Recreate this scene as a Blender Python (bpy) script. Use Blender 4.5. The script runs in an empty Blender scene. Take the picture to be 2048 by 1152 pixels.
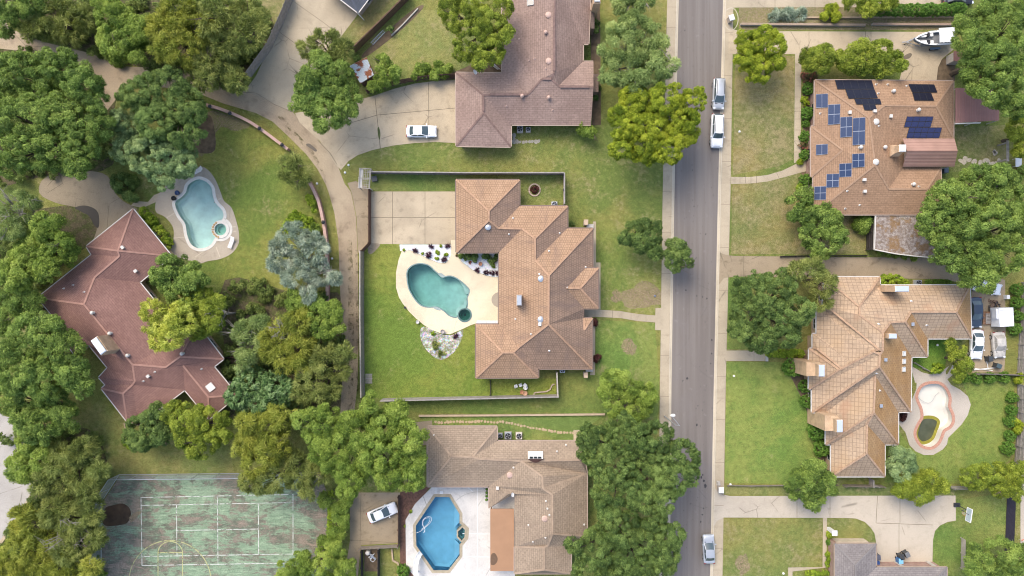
import bpy, bmesh, math, random
import numpy as np
from mathutils import Vector, Matrix
from mathutils.geometry import delaunay_2d_cdt, tessellate_polygon

# ---------------------------------------------------------------- camera, sky, sun, exposure
scene = bpy.context.scene
COL = scene.collection
CAM_H = 100.0                      # drone height in metres
F_PX = 2048 / 1.5                  # focal length in survey units (24 mm on a 36 mm sensor)
cam_data = bpy.data.cameras.new('camera')
cam_data.lens = 24.0
cam_data.sensor_width = 36.0
cam_data.clip_start = 1.0
cam_data.clip_end = 5000.0
cam = bpy.data.objects.new('camera', cam_data)
cam.location = (0, 0, CAM_H)
COL.objects.link(cam)
scene.camera = cam

SUN_AZ, SUN_EL = math.radians(-34), math.radians(52)      # azimuth from +Y towards +X
world = bpy.data.worlds.new("World")
scene.world = world
world.use_nodes = True
wn = world.node_tree.nodes
sky = wn.new('ShaderNodeTexSky')
sky.sky_type = 'NISHITA'
sky.sun_disc = False
sky.sun_elevation = SUN_EL
sky.sun_rotation = SUN_AZ % (2 * math.pi)
sky.dust_density = 3.0
sky.ozone_density = 0.6
wn['Background'].inputs['Strength'].default_value = 0.15
world.node_tree.links.new(sky.outputs[0], wn['Background'].inputs['Color'])
sun_data = bpy.data.lights.new('sun', 'SUN')
sun_data.energy = 1.0
sun_data.angle = math.radians(34)
sun_data.color = (1.0, 0.92, 0.78)
sun = bpy.data.objects.new('sun', sun_data)
COL.objects.link(sun)
sdir = Vector((math.sin(SUN_AZ) * math.cos(SUN_EL), math.cos(SUN_AZ) * math.cos(SUN_EL), math.sin(SUN_EL)))
sun.rotation_euler = sdir.to_track_quat('Z', 'Y').to_euler()
sun.location = sdir * 200
scene.view_settings.view_transform = 'Standard'
scene.view_settings.look = 'None'
scene.view_settings.gamma = 1.0
scene.view_settings.use_curve_mapping = False
scene.view_settings.exposure = 1.12
scene.cycles.filter_width = 1.05
scene.cycles.max_bounces = 6
scene.cycles.diffuse_bounces = 3
scene.cycles.transparent_max_bounces = 8

random.seed(7)
RNG = np.random.default_rng(11)
G = 0.10                            # level of the yards above the road

# ---------------------------------------------------------------- survey: photo measurement at a known height -> metres
def P(px, py, z=G):
    k = (CAM_H - z) / F_PX
    return Vector(((px - 1024) * k, -(py - 576) * k, z))

def PL(pts, z=G):
    return [P(x, y, z) for x, y in pts]

def smooth(pts, n=5):
    out = []
    m = len(pts)
    for i in range(m):
        p0, p1, p2, p3 = (Vector(pts[(i + k) % m]) for k in (-1, 0, 1, 2))
        for j in range(n):
            t = j / n
            out.append(0.5 * ((2 * p1) + (p2 - p0) * t + (2 * p0 - 5 * p1 + 4 * p2 - p3) * t * t + (3 * p1 - p0 - 3 * p2 + p3) * t ** 3))
    return [(p.x, p.y) for p in out]

def circle(cx, cy, r, n=28, ry=None):
    ry = r if ry is None else ry
    return [(cx + r * math.cos(2 * math.pi * i / n), cy + ry * math.sin(2 * math.pi * i / n)) for i in range(n)]

# ---------------------------------------------------------------- tagging
def tag(o, label=None, cat=None, group=None, kind=None):
    if label: o['label'] = label
    if cat: o['category'] = cat
    if group: o['group'] = group
    if kind: o['kind'] = kind
    return o

def thing(name, label, cat, loc=(0, 0, 0), rz=0, group=None):
    o = bpy.data.objects.new(name, None)
    o.empty_display_size = 0.5
    COL.objects.link(o)
    o.location = loc
    o.rotation_euler = (0, 0, rz)
    return tag(o, label, cat, group)

def copy_tree(o, parent=None):
    c = o.copy()
    COL.objects.link(c)
    if parent is not None:
        c.parent = parent
        c.matrix_parent_inverse = o.matrix_parent_inverse.copy()
    for ch in list(o.children):
        copy_tree(ch, c)
    return c

# ---------------------------------------------------------------- mesh collector
class MB:
    def __init__(s):
        s.v, s.f, s.uv, s.mi = [], [], [], []
    def face(s, pts, uv=None, mi=0):
        b = len(s.v)
        s.v += [tuple(p) for p in pts]
        s.f.append(tuple(range(b, b + len(pts))))
        s.uv.append(uv if uv else [(0, 0)] * len(pts))
        s.mi.append(mi)
    def raw(s, vs, fs, mi=0):
        b = len(s.v)
        s.v += [tuple(p) for p in vs]
        for f in fs:
            s.f.append(tuple(b + i for i in f))
            s.uv.append([(0, 0)] * len(f))
            s.mi.append(mi)
    def box(s, c, size, rz=0, mi=0, top=(1, 1)):
        cx, cy, cz = c
        hx, hy, hz = size[0] / 2, size[1] / 2, size[2] / 2
        ca, sa = math.cos(rz), math.sin(rz)
        vs = []
        for dz in (-1, 1):
            kx, ky = (1, 1) if dz < 0 else top
            for dx, dy in ((-1, -1), (1, -1), (1, 1), (-1, 1)):
                x, y = dx * hx * kx, dy * hy * ky
                vs.append((cx + x * ca - y * sa, cy + x * sa + y * ca, cz + dz * hz))
        s.raw(vs, [(0, 3, 2, 1), (4, 5, 6, 7), (0, 1, 5, 4), (1, 2, 6, 5), (2, 3, 7, 6), (3, 0, 4, 7)], mi)
    def beam(s, a, b, w, h, up=Vector((0, 0, 1)), mi=0):
        a, b = Vector(a), Vector(b)
        d = (b - a)
        if d.length < 1e-5: return
        d.normalize()
        sd = d.cross(up)
        if sd.length < 1e-4: sd = d.cross(Vector((1, 0, 0)))
        sd.normalize()
        u = sd.cross(d).normalized()
        vs = []
        for p in (a, b):
            for i, j in ((-1, -1), (1, -1), (1, 1), (-1, 1)):
                vs.append(p + sd * (i * w / 2) + u * (j * h / 2))
        s.raw(vs, [(0, 1, 2, 3), (7, 6, 5, 4), (0, 4, 5, 1), (1, 5, 6, 2), (2, 6, 7, 3), (3, 7, 4, 0)], mi)
    def tube(s, pts, rad, n=8, mi=0, cap=True):
        pts = [Vector(p) for p in pts]
        if not hasattr(rad, '__len__'): rad = [rad] * len(pts)
        rings, prev = [], None
        for i, p in enumerate(pts):
            d = pts[min(i + 1, len(pts) - 1)] - pts[max(i - 1, 0)]
            if d.length < 1e-6: d = Vector((0, 0, 1))
            d.normalize()
            if prev is None:
                prev = d.cross(Vector((0, 0, 1)))
                if prev.length < 1e-3: prev = d.cross(Vector((1, 0, 0)))
            sd = (prev - d * prev.dot(d)).normalized()
            prev = sd
            u = d.cross(sd)
            rings.append([p + (sd * math.cos(2 * math.pi * k / n) + u * math.sin(2 * math.pi * k / n)) * rad[i] for k in range(n)])
        vs = [q for r in rings for q in r]
        fs = []
        for i in range(len(rings) - 1):
            for k in range(n):
                a, b = i * n + k, i * n + (k + 1) % n
                fs.append((a, b, b + n, a + n))
        if cap:
            fs.append(tuple(range(n - 1, -1, -1)))
            fs.append(tuple(len(vs) - n + k for k in range(n)))
        s.raw(vs, fs, mi)
    def lathe(s, c, prof, n=20, mi=0):
        c = Vector(c)
        vs = [c + Vector((r * math.cos(2 * math.pi * k / n), r * math.sin(2 * math.pi * k / n), z)) for r, z in prof for k in range(n)]
        fs = []
        for i in range(len(prof) - 1):
            for k in range(n):
                a, b = i * n + k, i * n + (k + 1) % n
                fs.append((a, b, b + n, a + n))
        fs.append(tuple(len(vs) - n + k for k in range(n)))
        s.raw(vs, fs, mi)
    def poly(s, outer, z, holes=(), mi=0, side=0.0):
        """flat filled outline (2-D world points) with holes; side = depth of the edge walls"""
        loops = [[(p[0], p[1]) for p in outer]] + [[(p[0], p[1]) for p in h] for h in holes]
        vs, es = [], []
        for lp in loops:
            b = len(vs)
            vs += [Vector(p) for p in lp]
            es += [(b + i, b + (i + 1) % len(lp)) for i in range(len(lp))]
        r = delaunay_2d_cdt(vs, es, [], 0, 1e-5)
        def inside(pt, lp):
            x, y = pt
            c = False
            j = len(lp) - 1
            for i in range(len(lp)):
                xi, yi = lp[i]
                xj, yj = lp[j]
                if (yi > y) != (yj > y) and x < (xj - xi) * (y - yi) / (yj - yi) + xi: c = not c
                j = i
            return c
        fs = []
        for f in r[2]:
            m = sum((r[0][i] for i in f), Vector((0, 0))) / len(f)
            if inside(m, loops[0]) and not any(inside(m, h) for h in loops[1:]):
                a, b_, c_ = (r[0][i] for i in f[:3])
                if (b_ - a).cross(c_ - a) < 0: f = list(reversed(f))
                fs.append(tuple(f))
        s.raw([(p.x, p.y, z) for p in r[0]], fs, mi)
        if side:
            for lp in loops:
                n = len(lp)
                s.raw([(x, y, z) for x, y in lp] + [(x, y, z - side) for x, y in lp],
                      [(i, (i + 1) % n, n + (i + 1) % n, n + i) for i in range(n)], mi)
    def build(s, name, mats, parent=None, smooth_=False, world_parent=False):
        me = bpy.data.meshes.new(name)
        me.from_pydata(s.v, [], s.f)
        mats = mats if isinstance(mats, (list, tuple)) else [mats]
        for m in mats: me.materials.append(m)
        ul = me.uv_layers.new(name='UVMap')
        flat = [c for u in s.uv for p in u for c in p]
        ul.data.foreach_set('uv', flat)
        me.polygons.foreach_set('material_index', s.mi)
        if smooth_: me.polygons.foreach_set('use_smooth', [True] * len(s.f))
        me.update()
        o = bpy.data.objects.new(name, me)
        COL.objects.link(o)
        if parent is not None:
            o.parent = parent
            if world_parent:                       # vertices were given in world space
                o.matrix_parent_inverse = parent_matrix(parent).inverted()
        return o

def parent_matrix(p):
    m = Matrix.LocRotScale(p.location, p.rotation_euler, p.scale)
    if p.parent is not None:
        m = parent_matrix(p.parent) @ p.matrix_parent_inverse @ m
    return m

# ---------------------------------------------------------------- materials
class NT:
    def __init__(s, name):
        s.m = bpy.data.materials.new(name)
        s.m.use_nodes = True
        s.t = s.m.node_tree
        s.t.nodes.clear()
        s.out = s.t.nodes.new('ShaderNodeOutputMaterial')
    def n(s, typ, **kw):
        x = s.t.nodes.new('ShaderNode' + typ)
        for k, v in kw.items(): setattr(x, k, v)
        return x
    def link(s, a, b):
        if isinstance(a, bpy.types.NodeSocket): s.t.links.new(a, b)
        else:
            if b.type == 'RGBA': a = (*a, 1) if hasattr(a, '__len__') and len(a) == 3 else (a if hasattr(a, '__len__') else (a, a, a, 1))
            b.default_value = a
    def pos(s): return s.n('NewGeometry').outputs['Position']
    def objc(s): return s.n('TexCoord').outputs['Object']
    def uv(s): return s.n('TexCoord').outputs['UV']
    def rand(s): return s.n('ObjectInfo').outputs['Random']
    def scale(s, v, sc):
        m = s.n('Mapping')
        s.link(v, m.inputs['Vector'])
        m.inputs['Scale'].default_value = sc
        return m.outputs[0]
    def noise(s, sc, det=3, vec=None, rough=0.55, dist=0.0):
        x = s.n('TexNoise')
        x.inputs['Scale'].default_value = sc
        x.inputs['Detail'].default_value = det
        x.inputs['Roughness'].default_value = rough
        x.inputs['Distortion'].default_value = dist
        s.link(vec if vec is not None else s.pos(), x.inputs['Vector'])
        return x.outputs['Fac']
    def vor(s, sc, vec=None, feature='F1', out='Distance'):
        x = s.n('TexVoronoi', feature=feature)
        x.inputs['Scale'].default_value = sc
        s.link(vec if vec is not None else s.pos(), x.inputs['Vector'])
        return x.outputs[out]
    def brick(s, vec, w, h, mortar=0.02, c=((1, 1, 1), (.8, .8, .8), (.5, .5, .5)), off=0.5, smooth_=0.1):
        x = s.n('TexBrick', offset=off)
        s.link(vec, x.inputs['Vector'])
        for k, v in zip(('Color1', 'Color2', 'Mortar'), c): x.inputs[k].default_value = (*v, 1)
        x.inputs['Scale'].default_value = 1
        x.inputs['Mortar Size'].default_value = mortar
        x.inputs['Mortar Smooth'].default_value = smooth_
        x.inputs['Brick Width'].default_value = w
        x.inputs['Row Height'].default_value = h
        return x
    def ramp(s, fac, stops):
        x = s.n('ValToRGB')
        e = x.color_ramp.elements
        while len(e) < len(stops): e.new(0.5)
        for el, (p, c) in zip(e, stops):
            el.position = p
            el.color = (*c, 1) if hasattr(c, '__len__') else (c, c, c, 1)
        s.link(fac, x.inputs[0])
        return x.outputs[0]
    def mix(s, fac, a, b, mode='MIX'):
        x = s.n('MixRGB', blend_type=mode)
        s.link(fac, x.inputs[0]); s.link(a, x.inputs[1]); s.link(b, x.inputs[2])
        return x.outputs[0]
    def math(s, op, a, b=0.5, clamp=False):
        x = s.n('Math', operation=op, use_clamp=clamp)
        s.link(a, x.inputs[0]); s.link(b, x.inputs[1])
        return x.outputs[0]
    def step(s, fac, lo, hi):
        x = s.n('MapRange')
        x.interpolation_type = 'SMOOTHSTEP'
        s.link(fac, x.inputs[0]); s.link(lo, x.inputs[1]); s.link(hi, x.inputs[2])
        return x.outputs[0]
    def bump(s, h, strength=0.5, dist=0.02):
        x = s.n('Bump')
        x.inputs['Strength'].default_value = strength
        x.inputs['Distance'].default_value = dist
        s.link(h, x.inputs['Height'])
        return x.outputs[0]
    def surf(s, col, rough=0.85, metal=0.0, normal=None, spec=0.3, **kw):
        b = s.n('BsdfPrincipled')
        s.link(col, b.inputs['Base Color'])
        s.link(rough, b.inputs['Roughness'])
        b.inputs['Metallic'].default_value = metal
        b.inputs['Specular IOR Level'].default_value = spec
        for k, v in kw.items(): s.link(v, b.inputs[k.replace('_', ' ')])
        if normal is not None: s.link(normal, b.inputs['Normal'])
        s.link(b.outputs[0], s.out.inputs[0])
        return s.m

def plain(name, col, rough=0.6, metal=0.0, var=0.15, sc=3.0, spec=0.4, **kw):
    t = NT(name)
    n = t.noise(sc, 4, t.objc())
    f = t.ramp(n, [(0.25, 1 - var), (0.75, 1 + var * 0.4)])
    return t.surf(t.mix(1.0, col, f, 'MULTIPLY'), rough, metal, spec=spec, **kw)

def concrete(name, col, stain=(0.10, 0.085, 0.06), amt=0.5, crack=True, sc=1.0):
    t = NT(name)
    big = t.noise(0.16 * sc, 5, None, 0.6, 0.6)
    mid = t.noise(0.9 * sc, 6, None, 0.65)
    fine = t.noise(9, 4)
    c = t.mix(t.step(big, 0.36, 0.72), col, tuple(x * 0.80 for x in col))
    c = t.mix(t.math('MULTIPLY', t.step(mid, 0.50, 0.82), amt), c, stain)
    str_ = t.noise(1.0, 4, t.scale(t.pos(), (0.25, 2.2, 1)))
    c = t.mix(t.math('MULTIPLY', t.step(str_, 0.55, 0.8), 0.25 * amt), c, tuple(x * 1.25 for x in col))
    c = t.mix(0.75, c, t.mix(1.0, c, t.ramp(fine, [(0.3, 0.78), (0.7, 1.12)]), 'MULTIPLY'))
    if crack:
        wob = t.mix(0.06, t.pos(), t.n('TexNoise').outputs['Color'])
        e = t.vor(0.16, wob, 'DISTANCE_TO_EDGE')
        k = t.math('MULTIPLY', t.math('SUBTRACT', 1.0, t.step(e, 0.0, 0.010)), t.step(t.noise(0.35, 2), 0.48, 0.6))
        c = t.mix(t.math('MULTIPLY', k, 0.55), c, (0.09, 0.08, 0.055))
    return t.surf(c, 0.9, normal=t.bump(fine, 0.35, 0.01))

def grass_mat():
    t = NT('lawn_grass')
    oi = t.n('ObjectInfo')
    oc, oa = oi.outputs['Color'], oi.outputs['Alpha']
    n1, n2 = t.noise(0.075, 5, None, 0.62, 0.6), t.noise(0.30, 7, None, 0.72, 0.3)
    n3, n4 = t.noise(1.7, 5, None, 0.75), t.noise(9, 4, None, 0.75)
    c = t.mix(t.step(n1, 0.36, 0.64), t.mix(1.0, oc, (0.74, 0.92, 0.72), 'MULTIPLY'), t.mix(1.0, oc, (1.25, 1.12, 1.0), 'MULTIPLY'))
    c = t.mix(t.math('MULTIPLY', t.step(t.noise(0.55, 5, None, 0.7), 0.46, 0.66), 0.5), c, t.mix(1.0, oc, (0.66, 0.84, 0.62), 'MULTIPLY'))
    d = t.math('ADD', t.math('MULTIPLY', n2, 0.58), t.math('MULTIPLY', n3, 0.42))
    th = t.math('SUBTRACT', 0.70, t.math('MULTIPLY', oa, 0.34))
    dry = t.math('MULTIPLY', t.step(d, th, t.math('ADD', th, 0.17)), 0.78)
    c = t.mix(dry, c, t.mix(t.noise(0.7, 4), (0.250, 0.205, 0.098), (0.34, 0.280, 0.155)))
    c = t.mix(1.0, c, t.ramp(n3, [(0.26, 0.70), (0.5, 1.0), (0.74, 1.28)]), 'MULTIPLY')
    c = t.mix(1.0, c, t.ramp(n4, [(0.28, 0.38), (0.5, 1.0), (0.74, 1.7)]), 'MULTIPLY')
    return t.surf(c, 0.95, normal=t.bump(t.math('ADD', n4, n3), 1.0, 0.12), spec=0.1)

def shingle(name, c1, c2, row=0.30, w=0.9, stain=0.35, streak=(0.10, 0.085, 0.08), mortar=0.025, bumpd=0.03, off=0.5, vary=0.13, edge=0.34, lichen=None, wear=None):
    t = NT(name)
    uv = t.uv()
    b = t.brick(uv, w, row, mortar, ((1, 1, 1), (1 - vary, 1 - vary, 1 - vary), (1 - edge, 1 - edge, 1 - edge)), off)  # groove lines between courses carry some shade in their colour, besides the bump
    big = t.noise(0.30, 5, None, 0.6)
    c = t.mix(t.step(big, 0.3, 0.7), c1, c2)
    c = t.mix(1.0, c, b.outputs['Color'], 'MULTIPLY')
    c = t.mix(1.0, c, t.ramp(t.noise(3.2, 3), [(0.3, 0.87), (0.7, 1.12)]), 'MULTIPLY')
    s1 = t.noise(1.0, 4, t.scale(uv, (0.45, 0.10, 1)), 0.6)
    c = t.mix(t.math('MULTIPLY', t.step(s1, 0.50, 0.74), stain), c, streak)
    if lichen:
        c = t.mix(t.math('MULTIPLY', t.step(t.noise(0.22, 5), 0.50, 0.68), 0.7), c, t.mix(1.0, lichen, b.outputs['Color'], 'MULTIPLY'))
    if wear:
        c = t.mix(t.math('MULTIPLY', t.step(t.noise(0.4, 5, t.scale(t.pos(), (1.0, 0.7, 1))), 0.56, 0.70), 0.6), c, wear)
    return t.surf(c, 0.9, normal=t.bump(b.outputs['Fac'], -0.9, bumpd), spec=0.2)

def brick_mat(name, c1, c2, mortar=(0.45, 0.42, 0.38)):
    t = NT(name)
    b = t.brick(t.uv(), 0.23, 0.08, 0.012, (c1, c2, mortar))
    return t.surf(t.mix(1.0, b.outputs['Color'], t.ramp(t.noise(1.2, 4), [(0.3, 0.8), (0.7, 1.15)]), 'MULTIPLY'), 0.9, normal=t.bump(b.outputs['Fac'], -0.5, 0.01))

LEAF_GAIN = 2.3
def leaf_mat(name, a, b, c, tr=0.28):
    t = NT(name)
    a, b, c = (tuple(x * LEAF_GAIN for x in k) for k in (a, b, c))
    at = t.n('Attribute', attribute_name='tint')
    col = t.ramp(at.outputs['Fac'], [(0.12, a), (0.5, b), (0.88, c)])
    big = t.noise(0.30, 3)
    col = t.mix(1.0, col, t.ramp(big, [(0.3, (0.84, 0.90, 0.86)), (0.7, (1.16, 1.08, 1.0))]), 'MULTIPLY')
    d = t.n('BsdfPrincipled')
    t.link(col, d.inputs['Base Color'])
    d.inputs['Roughness'].default_value = 0.62
    d.inputs['Specular IOR Level'].default_value = 0.25
    l = t.n('BsdfTranslucent')
    t.link(t.mix(1.0, col, (1.25, 1.3, 0.6), 'MULTIPLY'), l.inputs['Color'])
    m = t.n('MixShader')
    m.inputs[0].default_value = tr
    t.link(d.outputs[0], m.inputs[1]); t.link(l.outputs[0], m.inputs[2])
    t.link(m.outputs[0], t.out.inputs[0])
    return t.m

def water_mat(name, tint, absorb=None, dens=0.3):
    t = NT(name)
    tr = t.n('BsdfTransparent')
    tr.inputs[0].default_value = (*tint, 1)
    gl = t.n('BsdfGlossy')
    gl.inputs['Roughness'].default_value = 0.04
    t.link(t.bump(t.noise(2.2, 4), 0.25, 0.03), gl.inputs['Normal'])
    fr = t.n('Fresnel')
    fr.inputs['IOR'].default_value = 1.33
    m = t.n('MixShader')
    t.link(fr.outputs[0], m.inputs[0]); t.link(tr.outputs[0], m.inputs[1]); t.link(gl.outputs[0], m.inputs[2])
    t.link(m.outputs[0], t.out.inputs[0])
    if absorb:
        va = t.n('VolumeAbsorption')
        va.inputs['Color'].default_value = (*absorb, 1)
        va.inputs['Density'].default_value = dens
        t.link(va.outputs[0], t.out.inputs['Volume'])
    return t.m

def glass_mat(name, col=(0.03, 0.04, 0.05)):
    return plain(name, col, 0.08, 0.0, 0.1, spec=0.8)

GRASS = grass_mat()
CONC = concrete('driveway_concrete', (0.50, 0.41, 0.285))
CONC_GREY = concrete('pavement_concrete', (0.46, 0.385, 0.275), amt=0.35)
CONC_OLD = concrete('stained_concrete', (0.345, 0.275, 0.185), (0.10, 0.075, 0.045), 0.75)
CONC_PALE = concrete('pale_concrete', (0.50, 0.435, 0.345), amt=0.30)
CONC_DARK = concrete('weathered_concrete', (0.30, 0.245, 0.170), amt=0.6)
KERB = concrete('kerb_concrete', (0.56, 0.49, 0.375), amt=0.2, crack=False)
DECK_CREAM = concrete('cream_pool_deck', (0.72, 0.62, 0.44), (0.45, 0.37, 0.25), 0.35, False)
DECK_WHITE = concrete('white_pool_deck', (0.66, 0.63, 0.58), (0.34, 0.32, 0.29), 0.55, True, 1.5)
DECK_GREY = concrete('grey_pool_deck', (0.45, 0.385, 0.30), (0.22, 0.185, 0.145), 0.5)
DECK_PINK = concrete('pinkish_pool_deck', (0.48, 0.42, 0.345), (0.36, 0.30, 0.24), 0.35, False)
JOINT = plain('joint_dirt', (0.20, 0.165, 0.11), 0.95, var=0.4, sc=2)
JOINT_GRASS = plain('joint_weeds', (0.10, 0.12, 0.04), 0.95, var=0.5, sc=2)
SOIL = plain('bare_soil', (0.16, 0.115, 0.07), 0.95, var=0.5, sc=1.2)
STRAW = plain('dead_grass', (0.30, 0.22, 0.13), 0.95, var=0.55, sc=4)
MULCH = plain('red_mulch', (0.16, 0.085, 0.06), 0.95, var=0.6, sc=5)
JOINT_PALE = plain('pavement_joint', (0.27, 0.22, 0.155), 0.95, var=0.3, sc=2)
WHITE = plain('white_paint', (0.74, 0.74, 0.72), 0.45, var=0.08)
OFFWHITE = plain('off_white_trim', (0.58, 0.55, 0.50), 0.55, var=0.15)
GALV = plain('galvanised_metal', (0.50, 0.53, 0.56), 0.35, 0.6, 0.12)
DARKMETAL = plain('dark_metal', (0.05, 0.05, 0.055), 0.4, 0.4, 0.2)
BLACK = plain('black_rubber', (0.015, 0.015, 0.016), 0.7, var=0.2)
GLASS = glass_mat('window_glass')
CARGLASS = glass_mat('car_glass', (0.07, 0.10, 0.11))
BARK = plain('bark', (0.11, 0.085, 0.06), 0.95, var=0.45, sc=2)
BARK_GREY = plain('grey_bark', (0.30, 0.27, 0.23), 0.95, var=0.4, sc=2)
WOOD = plain('weathered_wood', (0.26, 0.225, 0.19), 0.9, var=0.4, sc=2.5)
WOOD_BROWN = plain('brown_wood', (0.13, 0.075, 0.05), 0.9, var=0.4, sc=2.5)
WOOD_DARK = plain('dark_wood', (0.06, 0.05, 0.045), 0.9, var=0.4, sc=2.5)
WOOD_PALE = plain('pale_wood', (0.42, 0.38, 0.32), 0.85, var=0.25, sc=2.5)
STONE = plain('tan_stone', (0.44, 0.33, 0.22), 0.9, var=0.35, sc=3)
BRICK_TAN = brick_mat('tan_brick', (0.52, 0.335, 0.185), (0.44, 0.265, 0.145), (0.50, 0.42, 0.32))
BRICK_RED = brick_mat('red_brick', (0.30, 0.13, 0.08), (0.24, 0.10, 0.065))
BRICK_PALE = brick_mat('pale_brick', (0.47, 0.38, 0.29), (0.40, 0.31, 0.23))
BRICK_BROWN = brick_mat('brown_brick', (0.24, 0.16, 0.11), (0.19, 0.125, 0.09))
# ================================================================= SETTING: ground, road, pavements, lawns, paving, pools
POOL_A = smooth([(814, 547), (819, 536), (830, 529), (845, 527.5), (859, 532), (872, 544), (886, 553), (899, 552), (912, 556), (927, 567), (938, 579), (937, 588), (934, 596), (935, 607), (932, 618), (920, 622), (913.5, 634), (899, 631), (887, 621), (874, 614), (855, 614), (840, 609), (827, 594), (817, 574)], 4)
SPA_A = circle(929.3, 629.7, 13.5)
POOL_C = smooth([(350, 411), (353, 401), (365, 392), (372, 383), (375, 372), (384, 363), (398, 358), (413, 363), (424, 376), (427, 393), (433, 407), (445, 420), (448, 434), (440, 447), (432, 472), (424, 488), (411, 496), (396, 497), (382, 489), (374, 470), (370, 448), (359, 432)], 4)
SPA_C = circle(441.5, 459, 18)
POOL_D = [(870, 993), (899, 993), (920, 1028), (920, 1048), (911, 1061), (911, 1075), (920, 1086), (920, 1111), (897, 1141), (867, 1141), (832, 1091), (831, 1051)]
SPA_D = [(925, 1050), (933, 1058), (932, 1075), (924, 1085), (913.5, 1074), (913.5, 1061)]
_cf = [(1335, 176), (1392, 186), (1440, 228), (1473, 295), (1478, 345), (1474, 405), (1505, 478), (1508, 545), (1478, 592), (1424, 625), (1398, 692), (1370, 745), (1322, 783), (1268, 788), (1212, 764), (1170, 700), (1161, 642), (1190, 570), (1227, 505), (1217, 415), (1187, 345), (1177, 295), (1208, 222), (1260, 187)]
POOL_F = smooth([(1590 + x / 4.8, 730 + y / 4.8) for x, y in _cf], 3)

def wpoly(px, z=G):
    return [(v.x, v.y) for v in PL(px, z)]
def union_spa(pool, spa): return pool
HOLES = [wpoly(p) for p in (POOL_A, SPA_A, POOL_C, SPA_C, POOL_D, SPA_D, POOL_F)]
def _offs(poly, d):
    """offset a world outline outwards (d > 0) or inwards"""
    n = len(poly)
    ar = sum(poly[i][0] * poly[(i + 1) % n][1] - poly[(i + 1) % n][0] * poly[i][1] for i in range(n))
    sg = 1 if ar > 0 else -1
    out = []
    for i in range(n):
        p, q, r = Vector(poly[i - 1][:2]), Vector(poly[i][:2]), Vector(poly[(i + 1) % n][:2])
        e1, e2 = (q - p), (r - q)
        if e1.length < 1e-6: e1 = e2
        if e2.length < 1e-6: e2 = e1
        e1.normalize(); e2.normalize()
        n1, n2 = Vector((e1.y, -e1.x)) * sg, Vector((e2.y, -e2.x)) * sg
        b = n1 + n2
        if b.length < 0.2: b = n1
        b = b.normalized()
        out.append(tuple(q + b * (d / max(0.35, b.dot(n1)))))
    return out
def inpoly(pt, lp):
    x, y = pt
    c = False
    j = len(lp) - 1
    for i in range(len(lp)):
        if (lp[i][1] > y) != (lp[j][1] > y) and x < (lp[j][0] - lp[i][0]) * (y - lp[i][1]) / (lp[j][1] - lp[i][1]) + lp[i][0]: c = not c
        j = i
    return c
# spas overlap their pools: dig one merged pit for each pair
def merge(a, b):
    """union of two overlapping outlines: pool points outside the spa + spa points outside the pool, walked in order"""
    n, m = len(a), len(b)
    ia = [i for i in range(n) if not inpoly(a[i], b)]
    ib = [i for i in range(m) if not inpoly(b[i], a)]
    if len(ia) == n or len(ib) == m: return None
    k = next(i for i in range(n) if i in ia and (i - 1) % n not in ia)
    ra = [a[(k + i) % n] for i in range(n) if (k + i) % n in ia]
    k = next(i for i in range(m) if i in ib and (i - 1) % m not in ib)
    rb = [b[(k + i) % m] for i in range(m) if (k + i) % m in ib]
    if (Vector(rb[0]) - Vector(ra[-1])).length > (Vector(rb[-1]) - Vector(ra[-1])).length: rb.reverse()
    return ra + rb
PIT_A = merge(POOL_A, SPA_A)
PIT_C = merge(POOL_C, circle(441.5, 459, 18.5))
PIT_D = [(870, 993), (899, 993), (920, 1028), (920, 1046), (925, 1050), (933, 1058), (932, 1075), (924, 1085), (920, 1089), (920, 1111), (897, 1141), (867, 1141), (832, 1091), (831, 1051)]
PITS = [wpoly(p) for p in (PIT_A, PIT_C, PIT_D, POOL_F)]
PITS_BIG = [_offs(p, 0.05) for p in PITS]

def sheet(name, px, z, mat, kind='structure', joints=(), jmat=None, jw=0.09, side=0.0, world_pts=None, holes=True, color=None, jw2=None):
    o = world_pts if world_pts else wpoly(px, z)
    hs = []
    if holes:
        for h in PITS_BIG:
            if sum(inpoly(p, o) for p in h) == len(h): hs.append(h)
    m = MB()
    m.poly(o, z, hs, 0, side)
    for j in joints:
        for a, b in zip(j[:-1], j[1:]):
            pa, pb = P(*a, z + 0.004), P(*b, z + 0.004)
            d = (pb - pa).normalized() * (jw / 2)
            s = Vector((-d.y, d.x, 0))
            m.face([pa - s, pb - s, pb + s, pa + s], mi=1)
    ob = m.build(name, [mat, jmat or JOINT])
    ob['kind'] = kind
    if color: ob.color = color
    return ob

big = [(-1500, -1500), (1500, -1500), (1500, 1500), (-1500, 1500)]
OLIVE = (0.195, 0.205, 0.068, 0.55)
sheet('ground', None, 0.0, GRASS, world_pts=big, color=(0.13, 0.15, 0.045, 0.5))

# street: asphalt, gutters, kerbs, pavements (x positions at several survey rows)
ROWS = [-160, 0, 384, 768, 1152, 1320]
def edge(vals): return list(zip(vals, ROWS))
W_ASP, E_ASP = [1360, 1357.5, 1349, 1343, 1340, 1338], [1450, 1446, 1436, 1427.5, 1420, 1417]
def strip(name, a, b, z, mat, **k):
    return sheet(name, edge(a) + edge(b)[::-1], z, mat, **k)
t = NT('road_asphalt')
lane = t.noise(1.0, 4, t.scale(t.pos(), (1.3, 0.03, 1)))
fine = t.noise(14, 4)
mid = t.noise(0.22, 5)
c = t.mix(t.step(lane, 0.36, 0.66), (0.162, 0.141, 0.127), (0.202, 0.179, 0.160))
c = t.mix(t.math('MULTIPLY', t.step(mid, 0.52, 0.7), 0.5), c, (0.185, 0.165, 0.155))
c = t.mix(t.math('MULTIPLY', t.step(t.noise(1.3, 3), 0.66, 0.74), 0.35), c, (0.08, 0.075, 0.075))
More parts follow.
